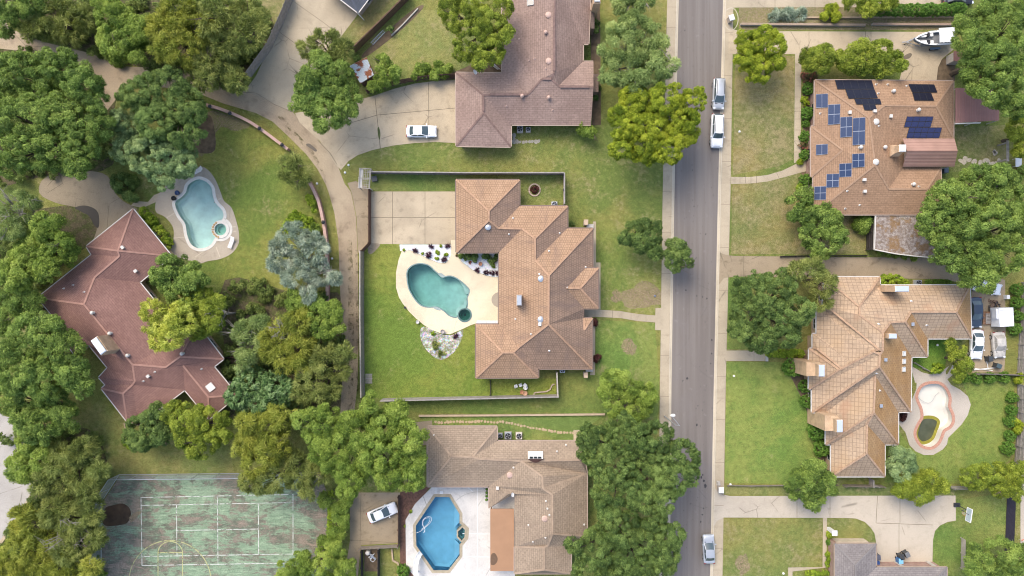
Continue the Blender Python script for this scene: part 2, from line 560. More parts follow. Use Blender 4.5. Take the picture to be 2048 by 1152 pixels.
c = t.mix(1.0, c, t.ramp(fine, [(0.3, 0.85), (0.7, 1.15)]), 'MULTIPLY')
wob = t.mix(0.05, t.pos(), t.n('TexNoise').outputs['Color'])
e = t.vor(0.11, wob, 'DISTANCE_TO_EDGE')
c = t.mix(t.math('MULTIPLY', t.math('SUBTRACT', 1.0, t.step(e, 0.0, 0.005)), t.math('MULTIPLY', t.step(t.noise(0.3, 3), 0.52, 0.62), 0.35)), c, (0.06, 0.055, 0.055))
c = t.mix(t.math('MULTIPLY', t.step(t.noise(2.2, 2), 0.70, 0.74), 0.7), c, (0.055, 0.05, 0.05))
c = t.mix(t.math('MULTIPLY', t.step(t.noise(0.9, 4), 0.64, 0.72), 0.4), c, (0.26, 0.235, 0.22))
ASPH = t.surf(c, 0.9, normal=t.bump(fine, 0.4, 0.01))
strip('road', [x - 0.5 for x in W_ASP], [x + 0.5 for x in E_ASP], 0.004, ASPH)
wg = [x - 3.0 for x in W_ASP]; eg = [x + 4.0 for x in E_ASP]
strip('gutter', wg, W_ASP, 0.010, KERB)
strip('gutter', E_ASP, eg, 0.010, KERB)
wk = [x - 2.2 for x in wg]; ek = [x + 2.2 for x in eg]
strip('kerb', wk, wg, 0.118, KERB, side=0.118)
strip('kerb', eg, ek, 0.118, KERB, side=0.118)
W_OUT = [1336, 1334.5, 1325.5, 1320, 1316, 1314]
E_OUT = [1470, 1467, 1461, 1451.5, 1445, 1442]
def jl(a, b, step=22.0):
    out, y = [], -150
    while y < 1300:
        xa, xb = np.interp(y, ROWS, a), np.interp(y, ROWS, b)
        out.append([(xa, y), (xb, y)])
        y += step
    return out
strip('pavement', W_OUT, [x - .2 for x in wk], 0.114, CONC_GREY, joints=jl(W_OUT, wk, 41), jmat=JOINT_PALE, jw=0.05, side=0.1)
strip('pavement', [x + .2 for x in ek], E_OUT, 0.114, CONC_GREY, joints=jl(ek, E_OUT, 43), jmat=JOINT_PALE, jw=0.05, side=0.1)

m = MB()
for k, (x, y, r_) in enumerate(((1412, 468, 1.2), (1372, 580, 1.3), (1394, 592, 1.2), (1405, 594, .9), (1414, 597, 1.3), (1424, 680, 1.4), (1424, 707, 1.2), (1422, 727, 1.2), (1396, 812, 1.3), (1394, 850, 1.5), (1408, 962, 2.4), (1411, 972, 2.6), (1403, 955, 1.6), (1406, 950, 1.2), (1405, 1030, 1.7), (1402, 1044, 1.1), (1407, 1017, 1.0), (1375, 757, 2.2), (1366, 762, 1.2), (1370, 60, 1.2), (1385, 340, 1.2), (1368, 980, 1.5))):
    m.poly([(p_[0] + random.uniform(-.03, .03), p_[1] + random.uniform(-.03, .03)) for p_ in wpoly(circle(x, y, r_, 9, r_ * random.uniform(.8, 1.9)))], 0.008 + k * 0.0001)
tag(m.build('oil_stain', plain('oil_stain_dark', (0.055, 0.05, 0.05), 0.7, var=.4)), kind='structure')

# yards either side of the pavements
yw = wpoly([(x - .2, y) for x, y in edge(W_OUT)], G)
ye = wpoly([(x + .2, y) for x, y in edge(E_OUT)], G)
sheet('lawn', None, G, GRASS, world_pts=[(yw[0][0], 60), *yw, (yw[-1][0], -75), (-140, -75), (-140, 60)], side=0.1, color=OLIVE)
sheet('lawn', None, G, GRASS, world_pts=[(140, 60), (140, -75), (ye[-1][0], -75), *ye[::-1], (ye[0][0], 60)], side=0.1, color=OLIVE)

BRIGHT = (0.150, 0.200, 0.040)
MID = (0.150, 0.175, 0.048)
DRY = (0.190, 0.180, 0.058)
_lz = [0.1035]
def lawn(px, col, dry=0.4, z=None, curved=False):
    _lz[0] += 0.00012
    z = _lz[0]
    col = (col[0] * 1.30, col[1] * 1.22, col[2] * 1.65)
    dry = min(0.9, dry * 1.12 + 0.08)
    return sheet('lawn', smooth(px, 4) if curved else px, z, GRASS, color=(*col, dry))
# west side
lawn([(742, 488), (862, 488), (803, 502), (791, 551), (806, 608), (832, 638), (852, 655), (838, 672), (846, 700), (880, 720), (912, 700), (925, 660), (955, 648), (955, 757), (1115, 757), (1115, 794), (765, 799), (730, 790), (730, 500)], (0.150, 0.190, 0.034), 0.36)
lawn([(742, 348), (912, 348), (912, 382), (742, 382)], (0.135, 0.175, 0.042), 0.35)
lawn([(1040, 350), (1125, 350), (1125, 412), (1040, 412)], (0.150, 0.180, 0.046), 0.5)
lawn([(690, 335), (720, 312), (770, 297), (912, 292), (1022, 294), (1022, 252), (1180, 250), (1320, 250), (1322, 340), (1320, 480), (1126, 412), (1126, 346), (735, 338)], (0.160, 0.180, 0.044), 0.48)
lawn([(1200, 440), (1322, 440), (1321, 628), (1200, 618)], (0.150, 0.182, 0.042), 0.5)
lawn([(1192, 640), (1310, 646), (1318, 760), (1316, 840), (1208, 826), (1120, 826), (1120, 745), (1192, 745)], (0.140, 0.190, 0.042), 0.42)
lawn([(760, 803), (1116, 798), (1118, 745), (1195, 745), (1208, 824), (840, 827)], (0.140, 0.172, 0.040), 0.34)
lawn([(838, 832), (1208, 830), (1160, 866), (1147, 880), (994, 880), (994, 851), (860, 851)], (0.155, 0.195, 0.050), 0.30)
lawn([(415, 225), (480, 242), (540, 275), (583, 310), (622, 380), (640, 440), (646, 600), (560, 640), (450, 640), (398, 530), (440, 520), (478, 490), (477, 455), (447, 400), (430, 355), (405, 330)], (0.150, 0.178, 0.038), 0.42, curved=False)
lawn([(720, 110), (830, 20), (960, 20), (1000, 100), (1000, 145), (910, 145), (850, 156), (760, 180)], (0.175, 0.195, 0.055), 0.5)
lawn([(720, 30), (740, -5), (810, -5), (695, 105), (672, 85)], DRY, 0.5)
lawn([(470, -5), (580, -5), (520, 95), (495, 140), (470, 100)], DRY, 0.72)
lawn([(200, 800), (255, 845), (265, 890), (330, 905), (460, 900), (470, 955), (225, 950), (190, 930), (130, 850)], (0.165, 0.180, 0.050), 0.45)
# east side
lawn([(1470, 112), (1588, 112), (1588, 318), (1560, 332), (1466, 350)], DRY, 0.66)
lawn([(1464, 370), (1560, 358), (1600, 345), (1625, 430), (1730, 430), (1732, 508), (1462, 508)], DRY, 0.60)
lawn([(1456, 556), (1500, 556), (1500, 698), (1454, 698)], (0.120, 0.170, 0.036), 0.2)
lawn([(1453, 724), (1606, 724), (1640, 800), (1670, 900), (1660, 955), (1570, 968), (1450, 966)], (0.150, 0.205, 0.044), 0.30)
lawn([(1450, 974), (1570, 974), (1910, 974), (1910, 990), (1448, 989)], (0.155, 0.180, 0.052), 0.5)
lawn([(1446, 1038), (1645, 1038), (1645, 1132), (1574, 1134), (1574, 1190), (1444, 1190)], (0.165, 0.182, 0.048), 0.5)
lawn([(1655, 1038), (1712, 1038), (1736, 1050), (1748, 1067), (1752, 1086), (1690, 1080), (1655, 1085)], (0.155, 0.180, 0.048), 0.5)
lawn([(1914, 1000), (2012, 985), (2012, 1110), (2000, 1190), (1864, 1190), (1866, 1067), (1880, 1052), (1911, 1042)], (0.140, 0.185, 0.042), 0.36)
lawn([(1770, 965), (1772, 840), (1798, 828), (1800, 865), (1825, 900), (1860, 912), (1890, 893), (1900, 870), (1940, 800), (1925, 765), (1910, 757), (2030, 757), (2020, 920), (1950, 968)], (0.150, 0.198, 0.042), 0.28)
lawn([(1824, 716), (1856, 716), (1856, 680), (1895, 680), (1890, 740), (1870, 742), (1826, 735)], (0.120, 0.200, 0.030), 0.1)
lawn([(1908, 255), (2010, 250), (2012, 330), (1900, 345)], (0.165, 0.175, 0.05), 0.62)

# bare, worn and planted ground
t = NT('undergrowth_soil')
n_ = t.noise(0.8, 6, None, 0.7)
c = t.mix(t.step(n_, 0.42, 0.58), (0.085, 0.095, 0.030), (0.13, 0.105, 0.060))
UNDER = t.surf(t.mix(1.0, c, t.ramp(t.noise(5, 4, None, 0.7), [(0.28, 0.5), (0.72, 1.5)]), 'MULTIPLY'), 0.95, normal=t.bump(t.noise(5, 4, None, .7), 1.0, 0.15))
UNDER_AREAS = []
def patch(name, px, z, mat, **k):
    return sheet(name, smooth(px, 4), z, mat, **k)
t = NT('straw_scatter')
q = t.noise(7, 4, None, 0.7)
d = t.n('BsdfDiffuse')
t.link(t.mix(t.step(q, 0.3, 0.7), (0.20, 0.15, 0.09), (0.40, 0.31, 0.20)), d.inputs[0])
tp = t.n('BsdfTransparent')
ms = t.n('MixShader')
t.link(t.step(t.noise(8, 5, None, 0.8), 0.42, 0.56), ms.inputs[0]); t.link(tp.outputs[0], ms.inputs[1]); t.link(d.outputs[0], ms.inputs[2])
t.link(ms.outputs[0], t.out.inputs[0])
STRAW_THIN = t.m
def scatter_patch(px, n=6, z=0.1085):
    cx, cy = sum(p[0] for p in px) / len(px), sum(p[1] for p in px) / len(px)
    for i in range(n):
        k = random.uniform(0.45, 0.75) if i else 0.8
        ox, oy = (0, 0) if not i else random.choice(px)
        ox, oy = ((ox - cx) * 0.6, (oy - cy) * 0.6) if i else (0, 0)
        patch('bare_earth', [(cx + ox + (x - cx) * k * random.uniform(.7, 1.2), cy + oy + (y - cy) * k * random.uniform(.7, 1.2)) for x, y in px], z + i * 0.0005, STRAW_THIN)
scatter_patch([(1245, 585), (1268, 568), (1300, 570), (1318, 590), (1316, 615), (1290, 625), (1262, 620), (1250, 605)])
scatter_patch([(1245, 690), (1256, 680), (1270, 683), (1275, 693), (1268, 707), (1256, 709), (1247, 702)], 7)
scatter_patch([(1222, 590), (1232, 583), (1245, 587), (1248, 597), (1240, 602), (1227, 602)], 6)
scatter_patch([(1475, 1125), (1490, 1105), (1500, 1115), (1498, 1140), (1482, 1150)], 5)
patch('bare_earth', [(420, 222), (450, 228), (500, 250), (470, 262), (440, 255), (415, 300), (398, 310), (400, 250)], 0.107, STRAW_THIN)
patch('bare_earth', [(395, 305), (430, 300), (425, 240), (410, 228), (390, 240), (380, 290)], 0.1085, SOIL)
patch('bare_earth', [(880, 160), (1002, 146), (1002, 130), (960, 125), (930, 135)], 0.106, SOIL)
patch('planting_bed', [(728, 105), (800, 40), (838, 12), (845, 18), (800, 62), (735, 112)], 0.107, SOIL)
patch('planting_bed', [(1240, 780), (1260, 790), (1268, 840), (1240, 850), (1228, 820)], 0.107, SOIL)
UNDER_AREAS.append([(450, 560), (600, 590), (690, 600), (700, 800), (560, 850), (440, 830), (450, 720)]); patch('planting_bed', [(450, 560), (600, 590), (690, 600), (700, 800), (560, 850), (440, 830), (450, 720)], 0.106, UNDER)
UNDER_AREAS.append([(60, 430), (100, 440), (140, 480), (150, 510), (95, 560), (60, 600), (-20, 600), (-20, 420)]); patch('planting_bed', [(60, 420), (150, 412), (195, 450), (200, 475), (150, 510), (95, 560), (60, 600), (-20, 600), (-20, 420)], 0.106, UNDER)
UNDER_AREAS.append([(-60, 105), (60, 106), (130, 118), (230, 150), (250, 180), (230, 210), (225, 330), (100, 350), (-60, 360)]); patch('planting_bed', [(-60, 105), (60, 106), (130, 118), (230, 150), (250, 180), (230, 210), (225, 330), (100, 350), (-60, 360)], 0.106, UNDER)
UNDER_AREAS.append([(0, 0), (280, 0), (540, 20), (480, 170), (390, 150), (250, 128), (130, 90), (40, 55)]); patch('planting_bed', [(0, 0), (280, 0), (540, 20), (480, 170), (390, 150), (250, 128), (130, 90), (40, 55)], 0.106, UNDER)
UNDER_AREAS.append([(0, 880), (60, 850), (180, 860), (215, 940), (178, 1000), (178, 1170), (-30, 1170), (60, 1000), (66, 960)]); patch('planting_bed', [(0, 880), (60, 850), (180, 860), (215, 940), (178, 1000), (178, 1170), (-30, 1170), (60, 1000), (66, 960)], 0.106, UNDER)
patch('planting_bed', [(1607, 160), (1624, 160), (1621, 255), (1619, 355), (1625, 430), (1606, 428), (1602, 345), (1606, 310)], 0.107, SOIL)
sheet('planting_bed', [(1570, 700), (1618, 700), (1620, 780), (1650, 830), (1660, 955), (1640, 940), (1625, 850), (1600, 790), (1580, 750)], 0.107, SOIL)
sheet('planting_bed', [(800, 985), (862, 972), (812, 1040), (812, 1128), (845, 1160), (800, 1160), (800, 1100)], 0.107, MULCH)
sheet('planting_bed', [(1180, 0), (1200, 0), (1202, 250), (1184, 250)], 0.107, SOIL)
sheet('bare_earth', [(1873, 125), (1910, 105), (1910, 162), (1873, 162)], 0.107, SOIL)
sheet('planting_bed', [(1478, 12), (1910, 12), (1910, 60), (1478, 60)], 0.106, DRY and STRAW_THIN)

# alley, driveways, walks
alley = [(-40, 0), (0, 22), (17, 53), (50, 72), (100, 87), (167, 103), (213, 117), (253, 133), (333, 137), (387, 150), (450, 178), (512, 183), (549, 207), (585, 224), (612, 250), (635, 278), (660, 306), (675, 330), (689, 367), (702, 384), (712, 434), (715, 500), (717, 620), (717, 684), (715, 768), (708, 830), (680, 830), (684, 768), (684, 684), (682, 617), (679, 551), (677, 484), (669, 427), (657, 384), (652, 370), (635, 338), (612, 308), (579, 275), (545, 243), (512, 226), (447, 207), (410, 192), (330, 175), (262, 172), (235, 195), (215, 220), (195, 200), (200, 165), (143, 120), (60, 104), (0, 97), (-40, 96)]
t = NT('alley_concrete')
n_ = t.noise(0.5, 6, None, 0.65)
c = t.mix(t.step(t.noise(0.14, 5), 0.35, 0.65), (0.43, 0.345, 0.235), (0.335, 0.262, 0.180))
c = t.mix(t.math('MULTIPLY', t.step(n_, 0.5, 0.72), 0.6), c, (0.16, 0.12, 0.08))
c = t.mix(1.0, c, t.ramp(t.noise(8, 4), [(0.3, 0.75), (0.7, 1.2)]), 'MULTIPLY')
ALLEY = t.surf(c, 0.95, normal=t.bump(n_, 0.4, 0.02))
sheet('alley', alley, 0.112, ALLEY, joints=[[(0, 97 - 60), (50, 90), (100, 96)], [(585, 224), (549, 209), (512, 186), (450, 182)], [(635, 280), (660, 306), (674, 329)]], jw=0.06)
sheet('puddle_stain', smooth([(612, 290), (618, 287), (628, 294), (634, 301), (630, 303), (622, 297)], 4), 0.117, plain('damp_patch', (0.09, 0.07, 0.05), 0.5))
t = NT('mossy_verge')
d = t.n('BsdfDiffuse')
t.link(t.mix(t.noise(3, 3), (0.09, 0.11, 0.03), (0.15, 0.11, 0.06)), d.inputs[0])
tp = t.n('BsdfTransparent')
ms = t.n('MixShader')
t.link(t.math('MULTIPLY', t.step(t.noise(1.1, 6, None, 0.8), 0.46, 0.68), 0.75), ms.inputs[0]); t.link(tp.outputs[0], ms.inputs[1]); t.link(d.outputs[0], ms.inputs[2])
t.link(ms.outputs[0], t.out.inputs[0])
MOSS = t.m
sheet('weeds', [(694, 480), (704, 480), (708, 640), (706, 830), (696, 830), (697, 640)], 0.1165, MOSS)
sheet('weeds', [(560, 228), (590, 262), (625, 300), (650, 345), (664, 395), (660, 396), (645, 347), (620, 306), (585, 268), (556, 234)], 0.1165, MOSS)
sheet('weeds', [(711, 500), (724, 500), (727, 800), (713, 800)], 0.1165, MOSS)

sheet('driveway', [(640, 282), (600, 246), (590, 226), (640, 218), (700, 204), (746, 192), (790, 177), (830, 167), (870, 162), (914, 160), (914, 286), (870, 284), (830, 286), (786, 291), (745, 300), (716, 310), (697, 322), (682, 340), (672, 330)], 0.116, CONC,
      joints=[[(750, 195), (757, 262), (761, 297)], [(857, 165), (858, 285)], [(700, 246), (755, 230), (912, 216)]], jw=0.08)
sheet('weeds', smooth([(755, 256), (758, 255), (761, 268), (759, 280), (756, 270)], 3), 0.122, JOINT_GRASS)
sheet('driveway', [(583, -8), (560, 48), (537, 98), (512, 152), (488, 184), (512, 190), (549, 208), (586, 225), (600, 205), (612, 170), (640, 130), (660, 100), (683, 72), (717, 27), (735, -8)], 0.116, CONC_GREY,
      joints=[[(560, 65), (592, 88), (640, 112)], [(683, 72), (640, 40), (590, 5)]], jw=0.06)
sheet('driveway', smooth([(95, 352), (175, 342), (215, 352), (228, 382), (246, 402), (268, 414), (270, 425), (205, 480), (180, 500), (196, 450), (185, 425), (150, 414), (110, 405), (78, 385)], 3), 0.116, CONC_DARK)
sheet('wet_stain', smooth([(150, 415), (170, 411), (190, 418), (198, 432), (197, 455), (188, 450), (178, 432), (160, 422)], 4), 0.121, plain('wet_concrete', (0.035, 0.028, 0.020), 0.55))
sheet('path', [(262, 411), (285, 416), (312, 404), (322, 385), (308, 390), (296, 404), (270, 402)], 0.117, CONC_GREY)
sheet('driveway', [(741, 383), (914, 383), (914, 488), (741, 488)], 0.116, CONC,
      joints=[[(785, 383), (785, 488)], [(850, 383), (850, 488)], [(741, 435), (914, 435)]], jw=0.07)
sheet('driveway', [(695, 366), (712, 362), (738, 378), (740, 487), (722, 502), (716, 506), (713, 434), (703, 385)], 0.1175, CONC_OLD, joints=[[(713, 434), (740, 434)]], jw=0.06)
sheet('path', smooth([(738, 488), (760, 488), (752, 500), (742, 508), (736, 504)], 3), 0.117, CONC_OLD)
sheet('path', [(1186, 443), (1192, 443), (1192, 525), (1201, 525), (1201, 619), (1192, 619), (1186, 530)], 0.116, CONC_GREY, joints=[[(1186, 490), (1192, 490)], [(1192, 570), (1201, 570)]], jw=0.05)
sheet('path', [(1185, 652), (1190.5, 652), (1190, 750), (1180, 750), (1180, 745), (1184.5, 744)], 0.116, CONC_GREY, joints=[[(1185, 690), (1190, 690)]], jw=0.05)
sheet('path', [(1168, 619), (1200, 619.5), (1240, 622), (1275, 628), (1312, 631), (1312, 645), (1275, 642), (1240, 636), (1200, 634), (1168, 634)], 0.118, CONC_GREY,
      joints=[[(x, y0), (x, y1)] for x, y0, y1 in ((1190, 619, 634), (1206, 620, 635), (1225, 621, 636), (1244, 622, 637), (1262, 626, 641), (1292, 629, 644))], jw=0.05)
sheet('path', [(1311, 616), (1339, 616), (1338, 661), (1310, 660)], 0.121, CONC_GREY)
# tan house drive, mulch and pool side
sheet('driveway', [(700, 985), (800, 985), (800, 1086), (722, 1090), (715, 1160), (688, 1160), (700, 1080)], 0.116, CONC_OLD, joints=[[(700, 1080), (800, 1086)], [(722, 985), (720, 1090)]], jw=0.06)
sheet('path', [(826, 845), (864, 841), (864, 853), (856, 853), (856, 890), (840, 890)], 0.116, CONC_DARK)
sheet('path', [(1147, 860), (1160, 860), (1160, 880), (1147, 880)], 0.116, CONC)
# cul-de-sac at the lower left
sheet('road', smooth([(-60, 820), (10, 832), (28, 846), (50, 900), (66, 955), (62, 985), (30, 1040), (0, 1088), (-60, 1120)], 4), 0.112, concrete('old_street_concrete', (0.44, 0.41, 0.37), (0.24, 0.22, 0.20), 0.5))
sheet('kerb', [(62, 985), (30, 1040), (-5, 1088), (-5, 1098), (34, 1046), (66, 990)], 0.122, CONC)
# east drives
sheet('driveway', [(1452, -30), (1905, -30), (1905, 10), (1790, 8), (1780, 14), (1478, 15), (1452, 16)], 0.116, CONC_GREY, joints=[[(1630, -30), (1630, 14)], [(1550, -30), (1550, 14)]], jw=0.06)
sheet('driveway', [(1457, 56), (1480, 62), (1905, 64), (1910, 78), (1908, 98), (1884, 118), (1876, 135), (1873, 162), (1798, 162), (1806, 135), (1808, 108), (1457, 108)], 0.116, CONC,
      joints=[[(1731, 63), (1731, 108)], [(1742, 63), (1742, 108)], [(1618, 63), (1618, 108)]], jw=0.06)
sheet('damp_stain', smooth([(1808, 112), (1820, 106), (1824, 110), (1818, 117), (1808, 118)], 3), 0.121, plain('damp_gravel', (0.15, 0.12, 0.085), 0.8))
sheet('path', [(1590, 107), (1603, 107), (1601, 322), (1588, 326)], 0.118, CONC_GREY, joints=[[(1589, y), (1602, y)] for y in range(128, 320, 22)], jw=0.05)
sheet('path', [(1612, 318), (1614, 342), (1598, 346), (1570, 354), (1535, 363), (1500, 367), (1462, 368), (1462, 354), (1500, 354), (1535, 350), (1565, 341), (1588, 330), (1600, 324)], 0.1195, CONC_GREY,
      joints=[[(x, 366), (x, 352)] for x in (1470, 1480, 1491, 1502, 1513)] + [[(1558, 356), (1553, 345)]], jw=0.06)
sheet('driveway', [(1440, 505), (1452, 510), (1470, 512), (1890, 516), (1905, 524), (1950, 540), (2010, 560), (2012, 700), (2008, 745), (1944, 745), (1944, 572), (1890, 558), (1470, 553), (1448, 556), (1436, 572)], 0.116, CONC_OLD,
      joints=[[(1487, 512), (1487, 553)], [(1692, 514), (1692, 555)]], jw=0.06)
sheet('path', [(1452, 701), (1532, 701), (1532, 722), (1452, 722)], 0.116, CONC_GREY, joints=[[(1508, 701), (1508, 722)]], jw=0.05)
sheet('driveway', [(1430, 976), (1440, 988), (1460, 992), (1911, 991), (1912, 1041), (1895, 1044), (1880, 1051), (1870, 1062), (1866, 1080), (1864.5, 1140), (1752, 1140), (1752.5, 1086), (1749, 1067), (1742, 1056), (1730, 1044), (1712, 1037), (1690, 1036), (1448, 1035), (1434, 1042), (1426, 1056)], 0.116, CONC_PALE,
      joints=[[(1660, 992), (1660, 1036)], [(1755, 992), (1752, 1046)], [(1594, 992), (1594, 1036)], [(1752, 1046), (1866, 1050)], [(1798, 1046), (1798, 1130)], [(1800, 992), (1800, 1046)]], jw=0.07)
sheet('path', [(1646, 1036), (1654, 1036), (1653, 1135), (1585, 1143), (1585, 1170), (1577, 1170), (1576, 1135), (1645, 1134)], 0.1175, CONC_GREY)
sheet('alley', [(2041, 925), (2060, 925), (2060, 1125), (2041, 1115)], 0.116, CONC_PALE)
sheet('path', [(1822, 734), (1840, 748), (1868, 757), (1895, 748), (1905, 730), (1920, 722), (1912, 745), (1890, 762), (1850, 770), (1830, 765)], 0.1165, DECK_PINK)

# ---------------------------------------------------------------- pool decks
patch_c = smooth([(337, 367), (360, 353), (382, 340), (403, 333), (420, 344), (432, 362), (441, 384), (448, 402), (462, 414), (470, 434), (477, 461), (477, 487), (463, 507), (440, 518), (417, 522), (397, 527), (375, 520), (343, 507), (347, 481), (346, 455), (330, 434), (312, 424), (312, 402), (322, 382)], 4)
sheet('pool_deck', patch_c, 0.128, DECK_GREY, joints=[[(333, 436), (352, 424)], [(347, 476), (372, 474)], [(390, 514), (408, 502)], [(440, 514), (432, 494)], [(472, 452), (458, 456)], [(428, 405), (442, 396)], [(472, 462), (459, 466)]], jw=0.12, jmat=KERB, side=0.03)
deck_a = [(912, 480), (902, 480), (902, 490), (902, 508), (899, 518), (890, 527), (875, 525.7), (860, 519), (845, 512), (832, 505), (820, 501), (804, 501), (797, 520), (792, 545), (792, 575), (798, 595), (806, 608), (818, 623), (832, 637), (848, 650), (862, 659), (880, 666), (900, 668.5), (925, 658), (942, 650), (956, 645.5), (1000, 645), (1000, 555), (985, 554), (972, 551), (958, 546), (945, 540), (934, 532), (922, 522), (914, 510)]
sheet('pool_deck', deck_a, 0.130, DECK_CREAM, joints=[[(795, 550), (814, 551)], [(905, 668), (914, 640)], [(998, 600), (940, 600)]], jw=0.03, jmat=plain('deck_joint', (0.45, 0.37, 0.26), 0.9), side=0.03)
sheet('pool_deck', [(x, y) for x, y in circle(998, 599.5, 15, 32) if x < 998.5], 0.135, concrete('grey_landing', (0.40, 0.345, 0.27), amt=0.3))
sheet('pool_deck', [(866, 972), (1030, 972), (1030, 1170), (842, 1170), (812, 1132), (811, 1040), (830, 1008)], 0.130, DECK_WHITE, joints=[[(955, 972), (955, 1170)], [(925, 1067), (980, 1068)], [(920, 1113), (980, 1114)], [(934, 973), (945, 983)], [(872, 972), (872, 992)]], jw=0.10, jmat=plain('white_joint', (0.72, 0.72, 0.70), 0.8), side=0.03)
_df = [(1120, 10), (1172, 100), (1165, 230), (1120, 340), (1112, 440), (1000, 455), (1000, 570), (1060, 645), (1100, 770), (1160, 830), (1240, 865), (1330, 862), (1420, 810), (1460, 760), (1470, 700), (1600, 570), (1660, 480), (1688, 380), (1660, 300), (1590, 240), (1500, 190), (1450, 120), (1448, 60), (1480, 10), (1400, 60), (1300, 90), (1220, 70)]
sheet('pool_deck', [(1590 + x / 4.8, 730 + y / 4.8) for x, y in _df], 0.128, DECK_PINK, side=0.03)
# white gravel beds by the central pool
t = NT('white_gravel')
v = t.vor(7, None, 'F1', 'Color')
vd = t.vor(7)
c = t.mix(1.0, t.mix(t.math('MULTIPLY', 0.5, 1.0), (0.80, 0.80, 0.80), v), t.ramp(t.noise(1.2, 4), [(0.3, 0.72), (0.65, 1.05)]), 'MULTIPLY')
c = t.mix(0.72, c, (0.72, 0.72, 0.72))
c = t.mix(t.math('MULTIPLY', t.step(t.noise(3.0, 4), 0.58, 0.72), 0.55), c, (0.25, 0.23, 0.18))
GRAVEL = t.surf(c, 0.9, normal=t.bump(vd, 0.8, 0.04))
t = NT('weedy_gravel')
v = t.vor(6, None, 'F1', 'Color')
c = t.mix(0.6, v, (0.52, 0.50, 0.46))
c = t.mix(t.step(t.noise(1.5, 6, None, 0.8), 0.40, 0.60), c, t.mix(t.noise(4, 3), (0.14, 0.17, 0.06), (0.24, 0.225, 0.15)))
GRAVEL_WEEDY = t.surf(c, 0.95, normal=t.bump(t.vor(6), 0.8, 0.04))
bed_tl = [(799, 489), (902, 489), (902, 508), (899, 518), (890, 526), (875, 525), (860, 518.5), (845, 511.5), (832, 504.5), (820, 500.5), (800, 502)]
tag(sheet('gravel_bed', bed_tl, 0.124, GRAVEL), kind='structure')
sheet('gravel_bed', [(914, 506), (998, 506), (998, 554.5), (985, 553.5), (972, 550.5), (958, 545.5), (945, 539.5), (934, 531.5), (922, 521.5)], 0.124, GRAVEL)
sheet('gravel_bed', smooth([(840, 667), (848, 653), (880, 667.5), (905, 670), (924, 659), (926, 668), (916, 694), (898, 713), (880, 719.5), (862, 709), (847, 691)], 3), 0.1255, GRAVEL_WEEDY)
sheet('gravel_bed', [(954, 641), (997, 641), (997, 648), (952, 649)], 0.1335, GRAVEL)

# ---------------------------------------------------------------- tennis court (faded paint on concrete)
t = NT('court_surface')
n1 = t.noise(0.22, 8, t.scale(t.pos(), (0.75, 1.5, 1)), 0.78, 0.5)
n2 = t.noise(1.4, 5, t.scale(t.pos(), (0.5, 2.2, 1)), 0.7)
st = t.noise(1.0, 3, t.scale(t.pos(), (0.5, 9, 1)))
c = t.mix(t.step(n2, 0.35, 0.7), (0.185, 0.262, 0.165), (0.300, 0.390, 0.255))
c = t.mix(t.math('MULTIPLY', t.step(st, 0.52, 0.66), 0.5), c, (0.080, 0.120, 0.085))
sx = t.n('SeparateXYZ')
t.link(t.pos(), sx.inputs[0])
edge_wear = t.math('ADD', t.math('MULTIPLY', t.step(sx.outputs[0], -50.0, -58.0), 0.045), t.math('MULTIPLY', t.step(sx.outputs[0], -33.0, -28.0), 0.05))
dn = t.math('ADD', t.math('ADD', t.math('MULTIPLY', n1, 0.7), t.math('MULTIPLY', n2, 0.3)), edge_wear)
c = t.mix(t.step(dn, 0.465, 0.545), c, t.mix(t.step(t.noise(0.7, 4), 0.4, 0.6), (0.125, 0.130, 0.095), (0.205, 0.175, 0.135)))
c = t.mix(t.step(dn, 0.555, 0.63), c, (0.27, 0.215, 0.165))
c = t.mix(1.0, c, t.ramp(t.noise(6, 4), [(0.3, 0.75), (0.7, 1.2)]), 'MULTIPLY')
COURT = t.surf(c, 0.9, normal=t.bump(n2, 0.3, 0.01))
sheet('tennis_court', [(204, 1190), (204, 1006), (240, 952), (640, 948), (654, 985), (654, 1190)], 0.116, COURT)
LINE = NT('worn_white_line')
d = LINE.n('BsdfDiffuse'); d.inputs[0].default_value = (0.55, 0.56, 0.50, 1)
tp = LINE.n('BsdfTransparent')
ms = LINE.n('MixShader')
LINE.link(LINE.step(LINE.noise(1.3, 5, None, 0.75), 0.43, 0.68), ms.inputs[0]); LINE.link(d.outputs[0], ms.inputs[1]); LINE.link(tp.outputs[0], ms.inputs[2])
LINE.link(ms.outputs[0], LINE.out.inputs[0])
YLINE = NT('worn_yellow_line')
d = YLINE.n('BsdfDiffuse'); d.inputs[0].default_value = (0.40, 0.40, 0.20, 1)
tp = YLINE.n('BsdfTransparent')
ms = YLINE.n('MixShader')
YLINE.link(YLINE.step(YLINE.noise(1.3, 5, None, 0.75), 0.48, 0.70), ms.inputs[0]); YLINE.link(d.outputs[0], ms.inputs[1]); YLINE.link(tp.outputs[0], ms.inputs[2])
YLINE.link(ms.outputs[0], YLINE.out.inputs[0])
def lines(name, polys, mat, w, z):
    m = MB()
    k = 0
    for pl in polys:
        for a, b in zip(pl[:-1], pl[1:]):
            zz = z + 0.0006 * k; k = (k + 1) % 7
            pa, pb = P(*a, zz), P(*b, zz)
            d = (pb - pa).normalized() * (w / 2)
            s = Vector((-d.y, d.x, 0))
            m.face([pa - s - d, pb - s + d, pb + s + d, pa + s - d])
    return tag(m.build(name, mat.m), kind='structure')
lines('court_markings', [[(282, 995), (586, 989)], [(282, 1011), (586, 1005)], [(282, 995), (284, 1131)], [(353, 1011), (354, 1113)], [(353, 1061), (517, 1058)], [(284, 1113), (586, 1108)], [(284, 1131), (586, 1126)], [(517, 1007), (517, 1108)], [(586, 989), (586, 1126)], [(435, 992), (436, 1129)]], LINE, 0.11, 0.121)
